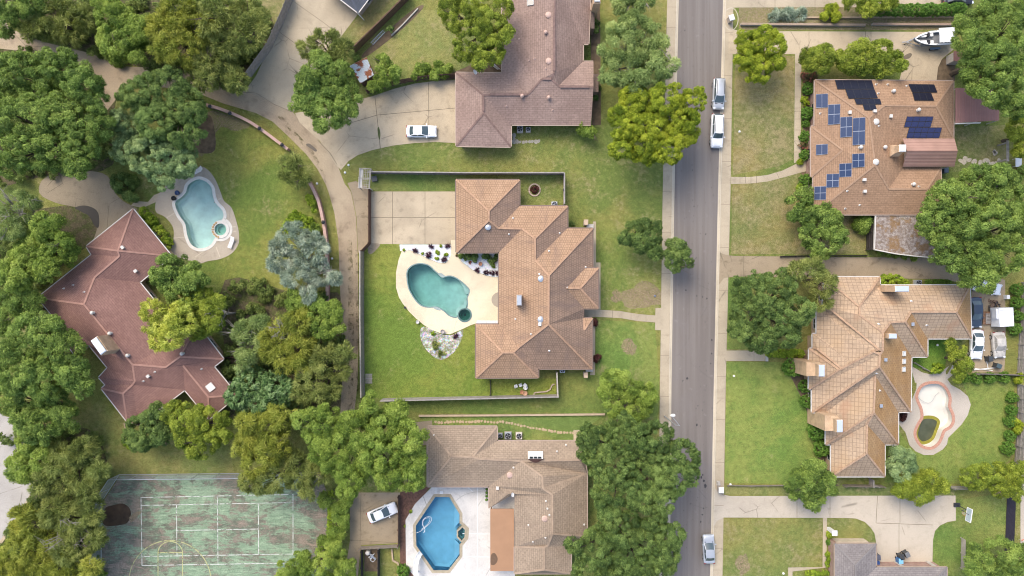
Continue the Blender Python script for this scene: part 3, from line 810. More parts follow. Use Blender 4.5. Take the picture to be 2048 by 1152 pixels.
arc1 = [(340 + 82 * math.cos(a), 1163 - 82 * math.sin(a)) for a in np.linspace(-0.1, math.pi + 0.1, 40)]
arc2 = [(340.5 + 24.5 * math.cos(a), 1106 - 23 * math.sin(a)) for a in np.linspace(0, math.pi, 24)]
lines('court_markings', [arc1, arc2, [(316, 1105), (365, 1105)], [(316, 1105), (316, 1190)], [(365, 1105), (365, 1190)]], YLINE, 0.13, 0.1265)
patch('bare_earth', [(206, 1030), (212, 1015), (228, 1010), (245, 1007), (258, 1015), (262, 1030), (255, 1045), (240, 1050), (215, 1052), (205, 1045)], 0.1225, plain('court_hole', (0.075, 0.048, 0.028), 0.9, var=0.5, sc=1))
patch('bare_earth', [(258, 1035), (270, 1025), (285, 1022), (270, 1038), (262, 1045)], 0.1235, STRAW_THIN)

# ---------------------------------------------------------------- pools
def pool(label, pit, coping_w, cop_mat, basin_mat, water, wz, depth, shallow_dir=None, coping_hole=None, cop_px=None):
    """pit, basin floor sloping along shallow_dir, water body and coping round the rim"""
    w = wpoly(pit)
    cx, cy = sum(p[0] for p in w) / len(w), sum(p[1] for p in w) / len(w)
    root = thing('swimming_pool', label, 'swimming pool', (cx, cy, 0))
    dirv = Vector(shallow_dir or (1, 0)).normalized()
    pr = [Vector(p).dot(dirv) for p in w]
    lo, hi = min(pr), max(pr)
    def fz(p):
        k = (Vector(p[:2]).dot(dirv) - lo) / (hi - lo)
        k = max(0.0, min(1.0, (k - 0.25) / 0.6))
        return -(depth[0] * (1 - k) + depth[1] * k)
    m = MB()
    inner = _offs(w, -0.35)
    n = len(w)
    top = [(x, y, G + 0.015) for x, y in w]
    wall = [(x, y, fz((x, y)) + 0.25) for x, y in w]
    floor = [(x, y, fz((x, y))) for x, y in inner]
    m.raw(top + wall + floor, [(i, (i + 1) % n, n + (i + 1) % n, n + i) for i in range(n)] + [(n + i, n + (i + 1) % n, 2 * n + (i + 1) % n, 2 * n + i) for i in range(n)])
    # floor grid: triangulate with interior points so the slope shows
    pts = [Vector(p) for p in inner]
    es = [(i, (i + 1) % n) for i in range(n)]
    for gx in np.arange(min(p[0] for p in inner), max(p[0] for p in inner), 0.8):
        for gy in np.arange(min(p[1] for p in inner), max(p[1] for p in inner), 0.8):
            if inpoly((gx, gy), _IN(inner)): pts.append(Vector((gx, gy)))
    r = delaunay_2d_cdt(pts, es, [], 0, 1e-5)
    fs = [f for f in r[2] if inpoly(sum((r[0][i] for i in f), Vector((0, 0))) / len(f), inner)]
    m.raw([(p.x, p.y, fz(p) - 0.002) for p in r[0]], fs)
    m.build('basin', basin_mat, root, world_parent=True)
    if water:
        m = MB()
        wi = _offs(w, -0.004)
        m.poly(wi, wz)
        if water.node_tree.nodes.get('Volume Absorption') or any(nd.type == 'VOLUME_ABSORPTION' for nd in water.node_tree.nodes):
            k = len(wi)
            m.raw([(x, y, wz) for x, y in wi] + [(x, y, fz((x, y)) - 0.6) for x, y in wi], [((i + 1) % k, i, k + i, k + (i + 1) % k) for i in range(k)])
            m.poly(wi, -max(depth) - 0.7)
        m.build('water', water, root, world_parent=True)
    m = MB()
    outer = wpoly(cop_px) if cop_px else _offs(w, coping_w)
    ho = _offs(w, -0.06)
    m.poly(outer, 0.165, [ho], 0, 0.06)
    m.build('coping', cop_mat, root, world_parent=True)
    return root
def _IN(p): return p

t = NT('turquoise_plaster')
POOL_PLASTER = t.surf(t.mix(1.0, (0.74, 0.82, 0.77), t.ramp(t.noise(0.8, 5), [(0.3, 0.86), (0.7, 1.08)]), 'MULTIPLY'), 0.9)
POOL_A_PLASTER = plain('grey_green_plaster', (0.46, 0.58, 0.55), 0.9, var=0.22, sc=0.9)
t = NT('blue_plaster')
POOL_D_PLASTER = t.surf(t.mix(1.0, (0.22, 0.46, 0.60), t.ramp(t.noise(0.8, 5), [(0.3, 0.9), (0.7, 1.08)]), 'MULTIPLY'), 0.9)
POOL_F_PLASTER = plain('bare_white_plaster', (0.66, 0.63, 0.55), 0.9, var=0.10, sc=0.6)
W_TEAL = water_mat('teal_water', (0.86, 0.98, 0.965), (0.05, 0.64, 0.60), 0.165)
W_TURQ = water_mat('turquoise_water', (0.90, 0.985, 0.98), (0.12, 0.66, 0.61), 0.085)
W_BLUE = water_mat('blue_water', (0.85, 0.96, 1.0), (0.16, 0.55, 0.70), 0.10)
W_SPA = water_mat('spa_water', (0.50, 0.75, 0.68))
STONE_RIM = plain('stone_tile_rim', (0.20, 0.28, 0.27), 0.6, var=0.45, sc=4)
COPING_CREAM = plain('cream_coping', (0.60, 0.55, 0.45), 0.8, var=0.2, sc=3)
COPING_WHITE = plain('white_coping', (0.66, 0.63, 0.56), 0.8, var=0.15, sc=3)
COPING_TAN = plain('tan_coping', (0.40, 0.34, 0.24), 0.85, var=0.3, sc=3)
COPING_SALMON = plain('salmon_brick_coping', (0.48, 0.255, 0.180), 0.85, var=0.35, sc=5)

pa = pool('teal kidney shaped pool in a cream deck behind the tan tiled house', PIT_A, 0.10, STONE_RIM, POOL_A_PLASTER, W_TEAL, 0.02, (2.1, 0.85), (1, -0.4))
pc = pool('pale turquoise lagoon pool with white rim beside the red roofed house', PIT_C, 0.38, COPING_WHITE, POOL_PLASTER, W_TURQ, 0.0, (1.3, 0.9), (0, 1))
pd_ = pool('blue angular pool with tan stone rim in a white deck', PIT_D, 0.36, COPING_TAN, POOL_D_PLASTER, W_BLUE, 0.0, (1.8, 1.0), (1, 0.2))
pf = pool('drained white pool with salmon brick rim and green puddle', POOL_F, 0.36, COPING_SALMON, POOL_F_PLASTER, None, 0, (1.35, 0.70), (0.1, 1))
# puddle left in the drained pool
_pd = smooth([(1590 + x / 4.8, 730 + y / 4.8) for x, y in [(1212, 520), (1262, 500), (1330, 505), (1375, 535), (1372, 580), (1350, 640), (1330, 690), (1290, 730), (1225, 748), (1180, 715), (1165, 660), (1185, 580)]], 4)
_pw = _offs(wpoly(_pd, -1.05), 0.22)
m = MB(); m.poly(_pw, -1.06)
m.build('algae', plain('algae_stain', (0.26, 0.24, 0.03), 0.8, var=0.3, sc=2), pf, world_parent=True)
m = MB(); m.poly(_offs(_pw, -0.46), -1.05)
t = NT('green_puddle')
m.build('puddle', t.surf(t.mix(t.step(t.noise(0.4, 3), 0.4, 0.6), (0.062, 0.068, 0.034), (0.085, 0.092, 0.050)), 0.15, spec=0.5), pf, world_parent=True)
m = MB(); m.tube([P(1590 + x / 4.8, 730 + y / 4.8, -0.55) for x, y in smooth([(1180, 300), (1215, 340), (1280, 365), (1320, 340), (1350, 290), (1385, 262), (1350, 288), (1320, 338), (1280, 363), (1215, 338)], 3)[:17]], 0.025, 5)
m.build('hose', plain('grey_hose', (0.35, 0.35, 0.33), 0.6), pf, world_parent=True)

def spa(root, ring, wall_mat, water, rim_w, wz, floor=-0.7, jets=None):
    w = wpoly(ring)
    m = MB()
    inner = _offs(w, -rim_w)
    m.poly(w, 0.24, [inner], 0, 1.1)
    st = _offs(inner, -0.28)
    m.poly(inner, -0.25, [st]); m.poly(st, floor)
    n = len(st)
    m.raw([(x, y, -0.25) for x, y in st] + [(x, y, floor) for x, y in st], [(i, (i + 1) % n, n + (i + 1) % n, n + i) for i in range(n)])
    sp = m.build('spa', wall_mat, root, world_parent=True)
    m = MB(); m.poly(_offs(inner, -0.004), wz)
    m.build('water', water, sp, world_parent=True)
    return sp
s1 = spa(pa, SPA_A, plain('spa_tile_green', (0.10, 0.19, 0.17), 0.5, var=0.4, sc=4), W_SPA, 0.16, 0.13)
m = MB(); m.lathe((*P(929.3, 629.7, 0)[:2], -0.69), [(0.0, 0), (0.2, 0.02), (0.18, 0.06), (0, 0.07)], 14); m.build('drain', DARKMETAL, s1, world_parent=True)
s2 = spa(pc, SPA_C, COPING_WHITE, water_mat('spa_water_pale', (0.65, 0.92, 0.88)), 0.45, 0.12)
m = MB()
for a in np.linspace(2.2, 4.4, 8):
    c = P(441.5 + 16.2 * math.cos(a), 459 - 16.2 * math.sin(a), 0.27)
    m.box((c.x, c.y, 0.27), (0.30, 0.22, 0.07), -a)
m.build('stone_spillway', plain('orange_stone', (0.45, 0.29, 0.13), 0.85, var=0.4, sc=3), s2, world_parent=True)
s3 = spa(pd_, SPA_D, COPING_TAN, water_mat('spa_water_blue', (0.45, 0.75, 0.88)), 0.22, 0.10)
# shallow benches and steps showing through the water
def bench(root, px, z, mat):
    m = MB(); m.poly(wpoly(px), z, (), 0, 0.25); return m.build('step', mat, root, world_parent=True)
bench(pa, smooth([(918, 562), (931, 571), (937, 580), (935.5, 588), (930, 586), (926, 574)], 4), -0.22, POOL_A_PLASTER)
bench(pa, smooth([(930, 597), (933.5, 603), (931, 616), (922, 619.5), (915, 630), (911, 626), (914, 616), (926, 609)], 3), -0.25, POOL_A_PLASTER)
bench(pd_, [(909, 1013), (918.5, 1029), (918.5, 1046), (908, 1058), (908, 1030)], -0.28, POOL_D_PLASTER)
bench(pd_, [(909, 1080), (918.5, 1090), (918.5, 1110), (908, 1124)], -0.28, POOL_D_PLASTER)
for pts in ([(876, 548), (882, 546), (888, 550), (891, 553), (884, 555)], [(866, 614), (872, 613), (882, 618), (880, 621), (870, 618)]):
    m = MB(); m.poly(wpoly(smooth(pts, 4)), 0.168, (), 0, 0.03); m.build('rim_stone', plain('rim_stone_grey', (0.30, 0.36, 0.34), 0.8, var=0.3), pa, world_parent=True)
# ================================================================= HOUSES
class House:
    def __init__(s, name, label, cat, ez, pitch, roof_mat, cap_mat, wall_mat, trim_mat, gutter=True, wall_in=0.45, caph=0.035):
        s.caph = caph
        s.ez, s.pitch, s.rm, s.cm, s.wm, s.tm = ez, pitch, roof_mat, cap_mat, wall_mat, trim_mat
        s.name, s.label, s.cat, s.gutter, s.wall_in = name, label, cat, gutter, wall_in
        s.tris = []
    def make(s, E, R, faces, caps=True, windows=True, alt=(), alt_mat=None):
        """E: eave corners {name: (px, py[, z])}; R: ridge points {name: (px, py, eaveA, eaveB)}; faces: names, first two = the eave edge"""
        V = {}
        for k, e in E.items():
            V[k] = P(e[0], e[1], e[2] if len(e) > 2 else s.ez)
        for k, r in R.items():
            if len(r) == 3:
                V[k] = P(r[0], r[1], r[2]); continue
            z = s.ez + 1.5
            a, b = V[r[2]], V[r[3]]
            d = Vector((b.x - a.x, b.y - a.y)).normalized()
            pit = r[4] if len(r) > 4 else s.pitch
            for _ in range(8):
                p = P(r[0], r[1], z)
                dist = abs(d.x * (p.y - a.y) - d.y * (p.x - a.x))
                z = a.z + pit * dist
            V[k] = P(r[0], r[1], z)
        s.V = V
        cen = sum((V[k] for k in E), Vector()) / len(E)
        s.root = thing(s.name, s.label, s.cat, (cen.x, cen.y, 0))
        m = MB()
        edge_use = {}
        fn = []
        for fi, names in enumerate(faces):
            pts = [V[n] for n in names]
            a, b = pts[0], pts[1]
            u = Vector((b.x - a.x, b.y - a.y, 0)).normalized()
            tri = tessellate_polygon([[Vector((p.x, p.y, 0)) for p in pts]])
            # best plane normal from the polygon (Newell)
            nrm = Vector()
            for i in range(len(pts)):
                p, q = pts[i], pts[(i + 1) % len(pts)]
                nrm += Vector(((p.y - q.y) * (p.z + q.z), (p.z - q.z) * (p.x + q.x), (p.x - q.x) * (p.y + q.y)))
            nrm.normalize()
            if nrm.z < 0: nrm = -nrm
            up = nrm.cross(u).normalized()
            if up.z < 0: up = -up
            for t3 in tri:
                t3 = list(t3)
                q = [pts[i] for i in t3]
                if (q[1] - q[0]).cross(q[2] - q[0]).z < 0: t3.reverse(); q.reverse()
                uv = [((p - a).dot(u), (p - a).dot(up)) for p in q]
                m.face(q, uv, 2 if fi in alt else 0)
                m.face([Vector((p.x, p.y, p.z - 0.20)) for p in reversed(q)], list(reversed(uv)), 1)
                s.tris.append((q, u, up, nrm))
            c = sum(pts, Vector()) / len(pts)
            fn.append((nrm, c))
            for i in range(len(names)):
                e = (names[i], names[(i + 1) % len(names)])
                edge_use.setdefault(frozenset(e), []).append((fi, e))
        border = [v[0] for k, v in edge_use.items() if len(v) == 1]
        for fi, (a, b) in border:
            p, q = V[a], V[b]
            dn = Vector((0, 0, -0.20))
            m.face([p, p + dn, q + dn, q], [(0, 0), (0, -.2), ((q - p).length, -.2), ((q - p).length, 0)], 1)
        roof = m.build('roof', [s.rm, s.tm, alt_mat or s.rm], s.root, world_parent=True)
        s.roof = roof
        if caps:
            for k, v in edge_use.items():
                if len(v) == 2:
                    (f1, e), (f2, _) = v
                    if fn[f1][0].dot(fn[f2][0]) > 0.9995: continue
                    if (fn[f2][1] - fn[f1][1]).dot(fn[f1][0]) < -0.02:
                        p, q = V[e[0]], V[e[1]]
                        L = (q - p).length
                        nseg = max(1, int(L / 0.45))
                        m = MB()
                        for i in range(nseg):
                            a, b = p.lerp(q, i / nseg), p.lerp(q, (i + 1.02) / nseg)
                            m.beam(a + Vector((0, 0, 0.0 + s.caph * .4)), b + Vector((0, 0, 0.0 + s.caph * .8)), 0.26, s.caph)
                        m.build('ridge_cap', s.cm, roof, world_parent=True)
        # boundary loop(s) -> walls
        nxt = {}
        for fi, (a, b) in border: nxt.setdefault(a, []).append(b); nxt.setdefault(b, []).append(a)
        start = border[0][1][0]
        loop, prev, cur = [start], None, start
        while True:
            c = [x for x in nxt[cur] if x != prev]
            if not c: break
            prev, cur = cur, c[0]
            if cur == start or len(loop) > 200: break
            loop.append(cur)
        s.loop = loop
        w = [(V[k].x, V[k].y) for k in loop]
        ar = sum(w[i][0] * w[(i + 1) % len(w)][1] - w[(i + 1) % len(w)][0] * w[i][1] for i in range(len(w)))
        if ar < 0: loop.reverse(); w.reverse()
        inner = _offs(w, -s.wall_in)
        m = MB()
        n = len(w)
        wins = []
        for i in range(n):
            j = (i + 1) % n
            a, b = inner[i], inner[j]
            za, zb = max(s.ez, V[loop[i]].z - 0.3), max(s.ez, V[loop[j]].z - 0.3)
            L = math.hypot(b[0] - a[0], b[1] - a[1])
            if L < 0.02: continue
            m.face([(a[0], a[1], 0), (b[0], b[1], 0), (b[0], b[1], zb - .02), (a[0], a[1], za - .02)], [(0, 0), (L, 0), (L, zb), (0, za)])
            d = Vector((b[0] - a[0], b[1] - a[1])) / L
            nv = Vector((d.y, -d.x))
            mid = Vector(((a[0] + b[0]) / 2, (a[1] + b[1]) / 2))
            if L > 3.0 and nv.dot(-mid.normalized()) > 0.25: wins.append((Vector(a), d, nv, L))
        m.build('wall', s.wm, s.root, world_parent=True)
        if windows:
            for a, d, nv, L in wins:
                k = max(1, min(4, int(L / 4.5)))
                for i in range(k):
                    c = a + d * (L * (i + 0.5) / k)
                    rz = math.atan2(d.y, d.x)
                    wz = 1.45
                    m = MB()
                    for dx, dz, sx, sz in ((-0.74, 0, 0.08, 1.3), (0.74, 0, 0.08, 1.3), (0, 0.64, 1.40, 0.08), (0, -0.64, 1.40, 0.08), (0, 0, 0.05, 1.2)):
                        q = c + d * dx + nv * 0.03
                        m.box((q.x, q.y, wz + dz), (sx, 0.10, sz), rz)
                    f = m.build('window', s.tm, s.root, world_parent=True)
                    m = MB()
                    q = c + nv * 0.012
                    m.box((q.x, q.y, wz), (1.40, 0.02, 1.2), rz)
                    m.build('pane', GLASS, f, world_parent=True)
        if s.gutter:
            for i in range(n):
                p, q = V[loop[i]], V[loop[(i + 1) % n]]
                if abs(p.z - q.z) < 0.25 and (q - p).length > 0.4:
                    d = (q - p).normalized()
                    o = Vector((d.y, -d.x, 0)) * 0.075 + Vector((0, 0, -0.06))
                    m = MB()
                    m.beam(p + o + d * .02, q + o - d * .02, 0.12, 0.11)
                    m.build('gutter', s.tm, s.root, world_parent=True)
        return s
    def hit(s, px, py, plane=False):
        o = Vector((0, 0, CAM_H)); d = P(px, py, 0) - o
        best = None
        for q, u, up, nrm in s.tris:
            n = (q[1] - q[0]).cross(q[2] - q[0])
            dn = n.dot(d)
            if abs(dn) < 1e-9: continue
            t_ = n.dot(q[0] - o) / dn
            p = o + d * t_
            ok = all((q[(i + 1) % 3] - q[i]).cross(p - q[i]).dot(n) >= -1e-6 for i in range(3))
            if ok and (best is None or p.z > best[0].z): best = (p, u, up, n.normalized())
        if best is None:
            p = P(px, py, s.ez); return (p, Vector((1, 0, 0)), Vector((0, 1, 0)), Vector((0, 0, 1)))
        return best
    def vent(s, px, py, kind='pipe', mat=None):
        p, u, up, n = s.hit(px, py)
        m = MB()
        if kind == 'pipe':
            m.lathe(p + Vector((0, 0, -0.05)), [(0.16, 0.02), (0.13, 0.09), (0.055, 0.11), (0.05, 0.42), (0.02, 0.43)], 10)
        elif kind == 'turbine':
            m.lathe(p + Vector((0, 0, -0.1)), [(0.24, 0.0), (0.15, 0.22), (0.16, 0.30), (0.25, 0.42), (0.26, 0.55), (0.16, 0.68), (0.03, 0.72)], 16)
            for k in range(12):
                a = k * math.pi / 6
                m.beam(p + Vector((0.265 * math.cos(a), 0.265 * math.sin(a), 0.30)), p + Vector((0.265 * math.cos(a + .2), 0.265 * math.sin(a + .2), 0.48)), 0.015, 0.03)
        elif kind == 'dome':
            m.lathe(p + Vector((0, 0, -0.1)), [(0.42, 0.0), (0.40, 0.14), (0.44, 0.17), (0.44, 0.20), (0.30, 0.30), (0.05, 0.34)], 18)
        elif kind == 'box':
            m.box(p + Vector((0, 0, 0.12)), (0.40, 0.34, 0.40), math.atan2(u.y, u.x), top=(0.85, 0.85))
            m.box(p + Vector((0, 0, 0.35)), (0.46, 0.40, 0.05), math.atan2(u.y, u.x))
        m.build('roof_vent', mat or OFFWHITE, s.root, world_parent=True)
    def skylight(s, px, py, w, h, mat=None, name='skylight'):
        p, u, up, n = s.hit(px, py)
        m = MB()
        o = n * 0.08
        for a, b in (((-w / 2, -h / 2), (w / 2, -h / 2)), ((w / 2, -h / 2), (w / 2, h / 2)), ((w / 2, h / 2), (-w / 2, h / 2)), ((-w / 2, h / 2), (-w / 2, -h / 2))):
            m.beam(p + u * a[0] + up * a[1] + o, p + u * b[0] + up * b[1] + o, 0.09, 0.16, n)
        f = m.build(name, OFFWHITE, s.root, world_parent=True)
        m = MB()
        o = n * 0.10
        q = [p + u * x + up * y + o for x, y in ((-w / 2, -h / 2), (w / 2, -h / 2), (w / 2, h / 2), (-w / 2, h / 2))]
        if (q[1] - q[0]).cross(q[2] - q[0]).z < 0: q.reverse()
        m.face(q)
        m.build('pane', mat or GLASS, f, world_parent=True)
    def chimney(s, px, py, ztop, sx, sy, rz=0.0, mat=None, cap=(0.9, 1.4), zb=2.0, capmat=None, shoulder=None):
        """brick stack whose top stands at (px, py) and its metal cap on legs"""
        c = P(px, py, ztop)
        m = MB()
        # faces with UVs so the brick courses run level
        hx, hy = sx / 2, sy / 2
        ca, sa = math.cos(rz), math.sin(rz)
        def R2(x, y): return (c.x + x * ca - y * sa, c.y + x * sa + y * ca)
        cs = [R2(*q) for q in ((-hx, -hy), (hx, -hy), (hx, hy), (-hx, hy))]
        base = cs
        if shoulder:
            base = [R2(*q) for q in ((-hx - shoulder[0], -hy - shoulder[2]), (hx + shoulder[1], -hy - shoulder[2]), (hx + shoulder[1], hy + shoulder[3]), (-hx - shoulder[0], hy + shoulder[3]))]
        levels = [(zb, base), (ztop - 1.5, base), (ztop - 0.8, cs), (ztop, cs)] if shoulder else [(zb, cs), (ztop, cs)]
        for (z0, r0), (z1, r1) in zip(levels[:-1], levels[1:]):
            for i in range(4):
                j = (i + 1) % 4
                L = math.hypot(r0[j][0] - r0[i][0], r0[j][1] - r0[i][1])
                m.face([(*r0[i], z0), (*r0[j], z0), (*r1[j], z1), (*r1[i], z1)], [(0, z0), (L, z0), (L, z1), (0, z1)])
        m.face([(*q, ztop) for q in cs], [(0, 0), (sx, 0), (sx, sy), (0, sy)])
        ch = m.build('chimney', mat or BRICK_TAN, s.root, world_parent=True)
        m = MB()
        for dx in (-1, 1):
            for dy in (-1, 1):
                x, y = R2(dx * (hx - 0.1), dy * (hy - 0.1))
                m.box((x, y, ztop + 0.10), (0.05, 0.05, 0.22), rz)
        m.box((c.x, c.y, ztop + 0.25), (cap[0], cap[1], 0.10), rz, top=(0.9, 0.9))
        m.build('chimney_cap', capmat or GALV, ch, world_parent=True)
        return ch

def ac_unit(px, py, label, sz=0.8, rz=0.0, mat=None, h=0.75, z=G):
    p = P(px, py, z + h)
    r = thing('ac_unit', label, 'air conditioner', (p.x, p.y, z), rz, 'air conditioning units')
    m = MB()
    m.box((0, 0, 0.05), (sz + 0.12, sz + 0.12, 0.10)); m.build('pad', CONC_GREY, r)
    m = MB()
    m.box((0, 0, 0.10 + (h - 0.1) / 2), (sz, sz, h - 0.1))
    for k in range(7):
        zz = 0.18 + k * (h - 0.2) / 7
        m.box((0, 0, zz), (sz + 0.02, sz + 0.02, 0.02))
    m.build('casing', mat or GALV, r)
    m = MB()
    m.lathe((0, 0, h + 0.001), [(sz * 0.42, 0), (sz * 0.42, 0.012), (0.01, 0.013)], 24); m.build('fan_opening', DARKMETAL, r)
    m = MB()
    for k in range(4):
        a = k * math.pi / 2 + 0.3
        c, s_ = math.cos(a), math.sin(a)
        m.face([(0.04 * c, 0.04 * s_, h + .02), (sz * .36 * math.cos(a - .25), sz * .36 * math.sin(a - .25), h + .018), (sz * .36 * math.cos(a + .25), sz * .36 * math.sin(a + .25), h + .03)])
    m.lathe((0, 0, h + .01), [(0.07, 0), (0.07, 0.03), (0.01, 0.035)], 12)
    m.build('fan', GALV, r)
    m = MB()
    for q in (0.15, 0.25, 0.35, 0.43):
        m.tube([(sz * q * math.cos(a), sz * q * math.sin(a), h + 0.045) for a in np.linspace(0, 2 * math.pi, 21)], 0.008, 4, cap=False)
    for k in range(6):
        a = k * math.pi / 3
        m.beam((0, 0, h + .045), (sz * .45 * math.cos(a), sz * .45 * math.sin(a), h + .045), 0.012, 0.012)
    m.build('grille', DARKMETAL, r)
    return r

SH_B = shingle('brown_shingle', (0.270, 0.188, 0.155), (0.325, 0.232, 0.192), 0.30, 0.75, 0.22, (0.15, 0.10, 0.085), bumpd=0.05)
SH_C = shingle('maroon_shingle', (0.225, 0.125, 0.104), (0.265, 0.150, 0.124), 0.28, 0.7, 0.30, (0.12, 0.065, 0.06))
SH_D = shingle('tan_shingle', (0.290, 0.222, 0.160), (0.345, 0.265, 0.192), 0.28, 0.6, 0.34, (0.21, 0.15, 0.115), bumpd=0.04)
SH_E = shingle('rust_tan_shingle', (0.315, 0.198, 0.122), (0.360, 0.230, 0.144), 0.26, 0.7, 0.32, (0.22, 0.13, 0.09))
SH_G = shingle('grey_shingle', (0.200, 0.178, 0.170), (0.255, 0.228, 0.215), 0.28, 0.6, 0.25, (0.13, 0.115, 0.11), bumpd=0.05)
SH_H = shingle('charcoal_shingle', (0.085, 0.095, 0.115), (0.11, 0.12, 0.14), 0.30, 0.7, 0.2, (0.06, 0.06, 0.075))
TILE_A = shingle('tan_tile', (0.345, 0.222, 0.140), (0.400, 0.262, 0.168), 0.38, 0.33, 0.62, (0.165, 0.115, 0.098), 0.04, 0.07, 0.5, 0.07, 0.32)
TILE_A2 = shingle('darker_streaked_tan_tile', (0.265, 0.180, 0.130), (0.315, 0.212, 0.150), 0.38, 0.33, 0.75, (0.150, 0.110, 0.098), 0.04, 0.07, 0.5, 0.07, 0.32)  # darker base and heavier streaks, laid on most east and south slopes
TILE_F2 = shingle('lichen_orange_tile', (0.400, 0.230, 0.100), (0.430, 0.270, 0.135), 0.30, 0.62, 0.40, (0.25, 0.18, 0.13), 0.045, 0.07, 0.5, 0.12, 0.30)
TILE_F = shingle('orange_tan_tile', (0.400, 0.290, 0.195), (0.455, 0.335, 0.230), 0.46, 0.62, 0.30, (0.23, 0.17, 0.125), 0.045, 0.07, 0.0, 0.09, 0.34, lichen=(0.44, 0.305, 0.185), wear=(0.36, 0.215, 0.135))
CAP_A = plain('tan_ridge_tile', (0.42, 0.262, 0.165), 0.85, var=0.3, sc=2)
CAP_B = plain('brown_ridge_cap', (0.215, 0.14, 0.118), 0.9, var=0.35, sc=2)
CAP_C = plain('maroon_ridge_cap', (0.35, 0.20, 0.155), 0.9, var=0.2, sc=2)
CAP_D = plain('tan_ridge_cap', (0.37, 0.275, 0.195), 0.9, var=0.3, sc=1)
CAP_E = plain('rust_ridge_cap', (0.34, 0.22, 0.14), 0.9, var=0.2, sc=2)
CAP_F = plain('orange_ridge_tile', (0.43, 0.285, 0.185), 0.85, var=0.35, sc=2)
TRIM_TAN = plain('tan_trim', (0.34, 0.26, 0.19), 0.6)
TRIM_BROWN = plain('brown_trim', (0.20, 0.14, 0.11), 0.6)
TRIM_ROSE = plain('rose_tan_trim', (0.40, 0.30, 0.235), 0.6)
PINKVENT = plain('pinkish_vent_paint', (0.52, 0.36, 0.29), 0.6)

# ---- central tan tiled house
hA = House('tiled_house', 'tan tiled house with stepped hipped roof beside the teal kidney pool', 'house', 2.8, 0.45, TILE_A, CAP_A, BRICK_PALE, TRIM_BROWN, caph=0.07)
E = dict(a1=(912, 359.4), a2=(1039, 359.8), a3=(1039, 412), a4=(1135, 412), a5=(1135, 456.7), a6=(1185.4, 456.7), a7=(1185.4, 536), a8=(1196.5, 536, 3.2), a9=(1196.5, 617, 3.2),
         a11=(1168.5, 636), a12=(1184.5, 636), a13=(1184.5, 738), a14=(1076.7, 737.7), a15=(1076.7, 755.4), a16=(951.5, 755.8), a17=(951.7, 648.5), a18=(997.3, 648.5), a19=(998, 504.8), a20=(912.5, 505))
R = dict(g1=(977.5, 422, 'a1', 'a20'), g2=(977.5, 440.6, 'a1', 'a20'), g3=(997, 456.5, 'a19', 'a20'), w0=(1043.7, 457.5, 'a18', 'a19'), w1=(1070, 477, 'a4', 'a5'), v1=(1070.8, 520.8, 'a4', 'a5'),
         r3=(1097.5, 551, 'a18', 'a19'), r4=(1096.9, 648.5, 'a18', 'a19'), s=(1038, 694, 'a18', 'a19'), t2=(1026, 705, 'a15', 'a16'), t1=(1005.8, 705, 'a15', 'a16'),
         a7b=(1171, 536, 'a13', 'a12'), p0=(1133, 576.5, 'a13', 'a12'), p1=(1160.4, 576.5, 'a8', 'a9'), a10=(1168.5, 617, 'a13', 'a12'), q=(1168.3, 660, 'a13', 'a12'))
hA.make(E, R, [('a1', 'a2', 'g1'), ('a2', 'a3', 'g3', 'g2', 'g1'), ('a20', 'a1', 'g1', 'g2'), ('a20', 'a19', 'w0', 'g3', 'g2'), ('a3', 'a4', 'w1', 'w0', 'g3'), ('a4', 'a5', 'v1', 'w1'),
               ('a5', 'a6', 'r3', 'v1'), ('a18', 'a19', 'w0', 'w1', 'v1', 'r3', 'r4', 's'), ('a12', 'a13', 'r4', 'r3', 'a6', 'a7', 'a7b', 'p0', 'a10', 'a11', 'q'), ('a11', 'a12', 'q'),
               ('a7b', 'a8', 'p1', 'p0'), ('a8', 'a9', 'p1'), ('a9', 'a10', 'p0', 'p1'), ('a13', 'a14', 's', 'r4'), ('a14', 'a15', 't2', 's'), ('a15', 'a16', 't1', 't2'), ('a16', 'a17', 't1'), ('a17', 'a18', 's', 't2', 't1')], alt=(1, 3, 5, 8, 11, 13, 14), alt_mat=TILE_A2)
hA.chimney(1038.5, 600.5, 6.3, 0.75, 1.5, 0, plain('pale_stucco', (0.55, 0.45, 0.38), 0.9), (0.62, 1.42), zb=3.5)
for x, y in ((976, 454), (1082, 557.5), (1081.5, 639)): hA.vent(x, y, 'dome', GALV)
for x, y in ((1079, 548), (1079.5, 648), (1098.5, 701)): hA.vent(x, y, 'box' if y == 648 else 'pipe', WHITE)
for x, y in ((1018, 468), (1026, 436.5), (1119, 466), (1062, 668), (1031, 638), (1134, 575.5), (1171, 534), (1098, 502)): hA.vent(x, y, 'pipe', OFFWHITE)

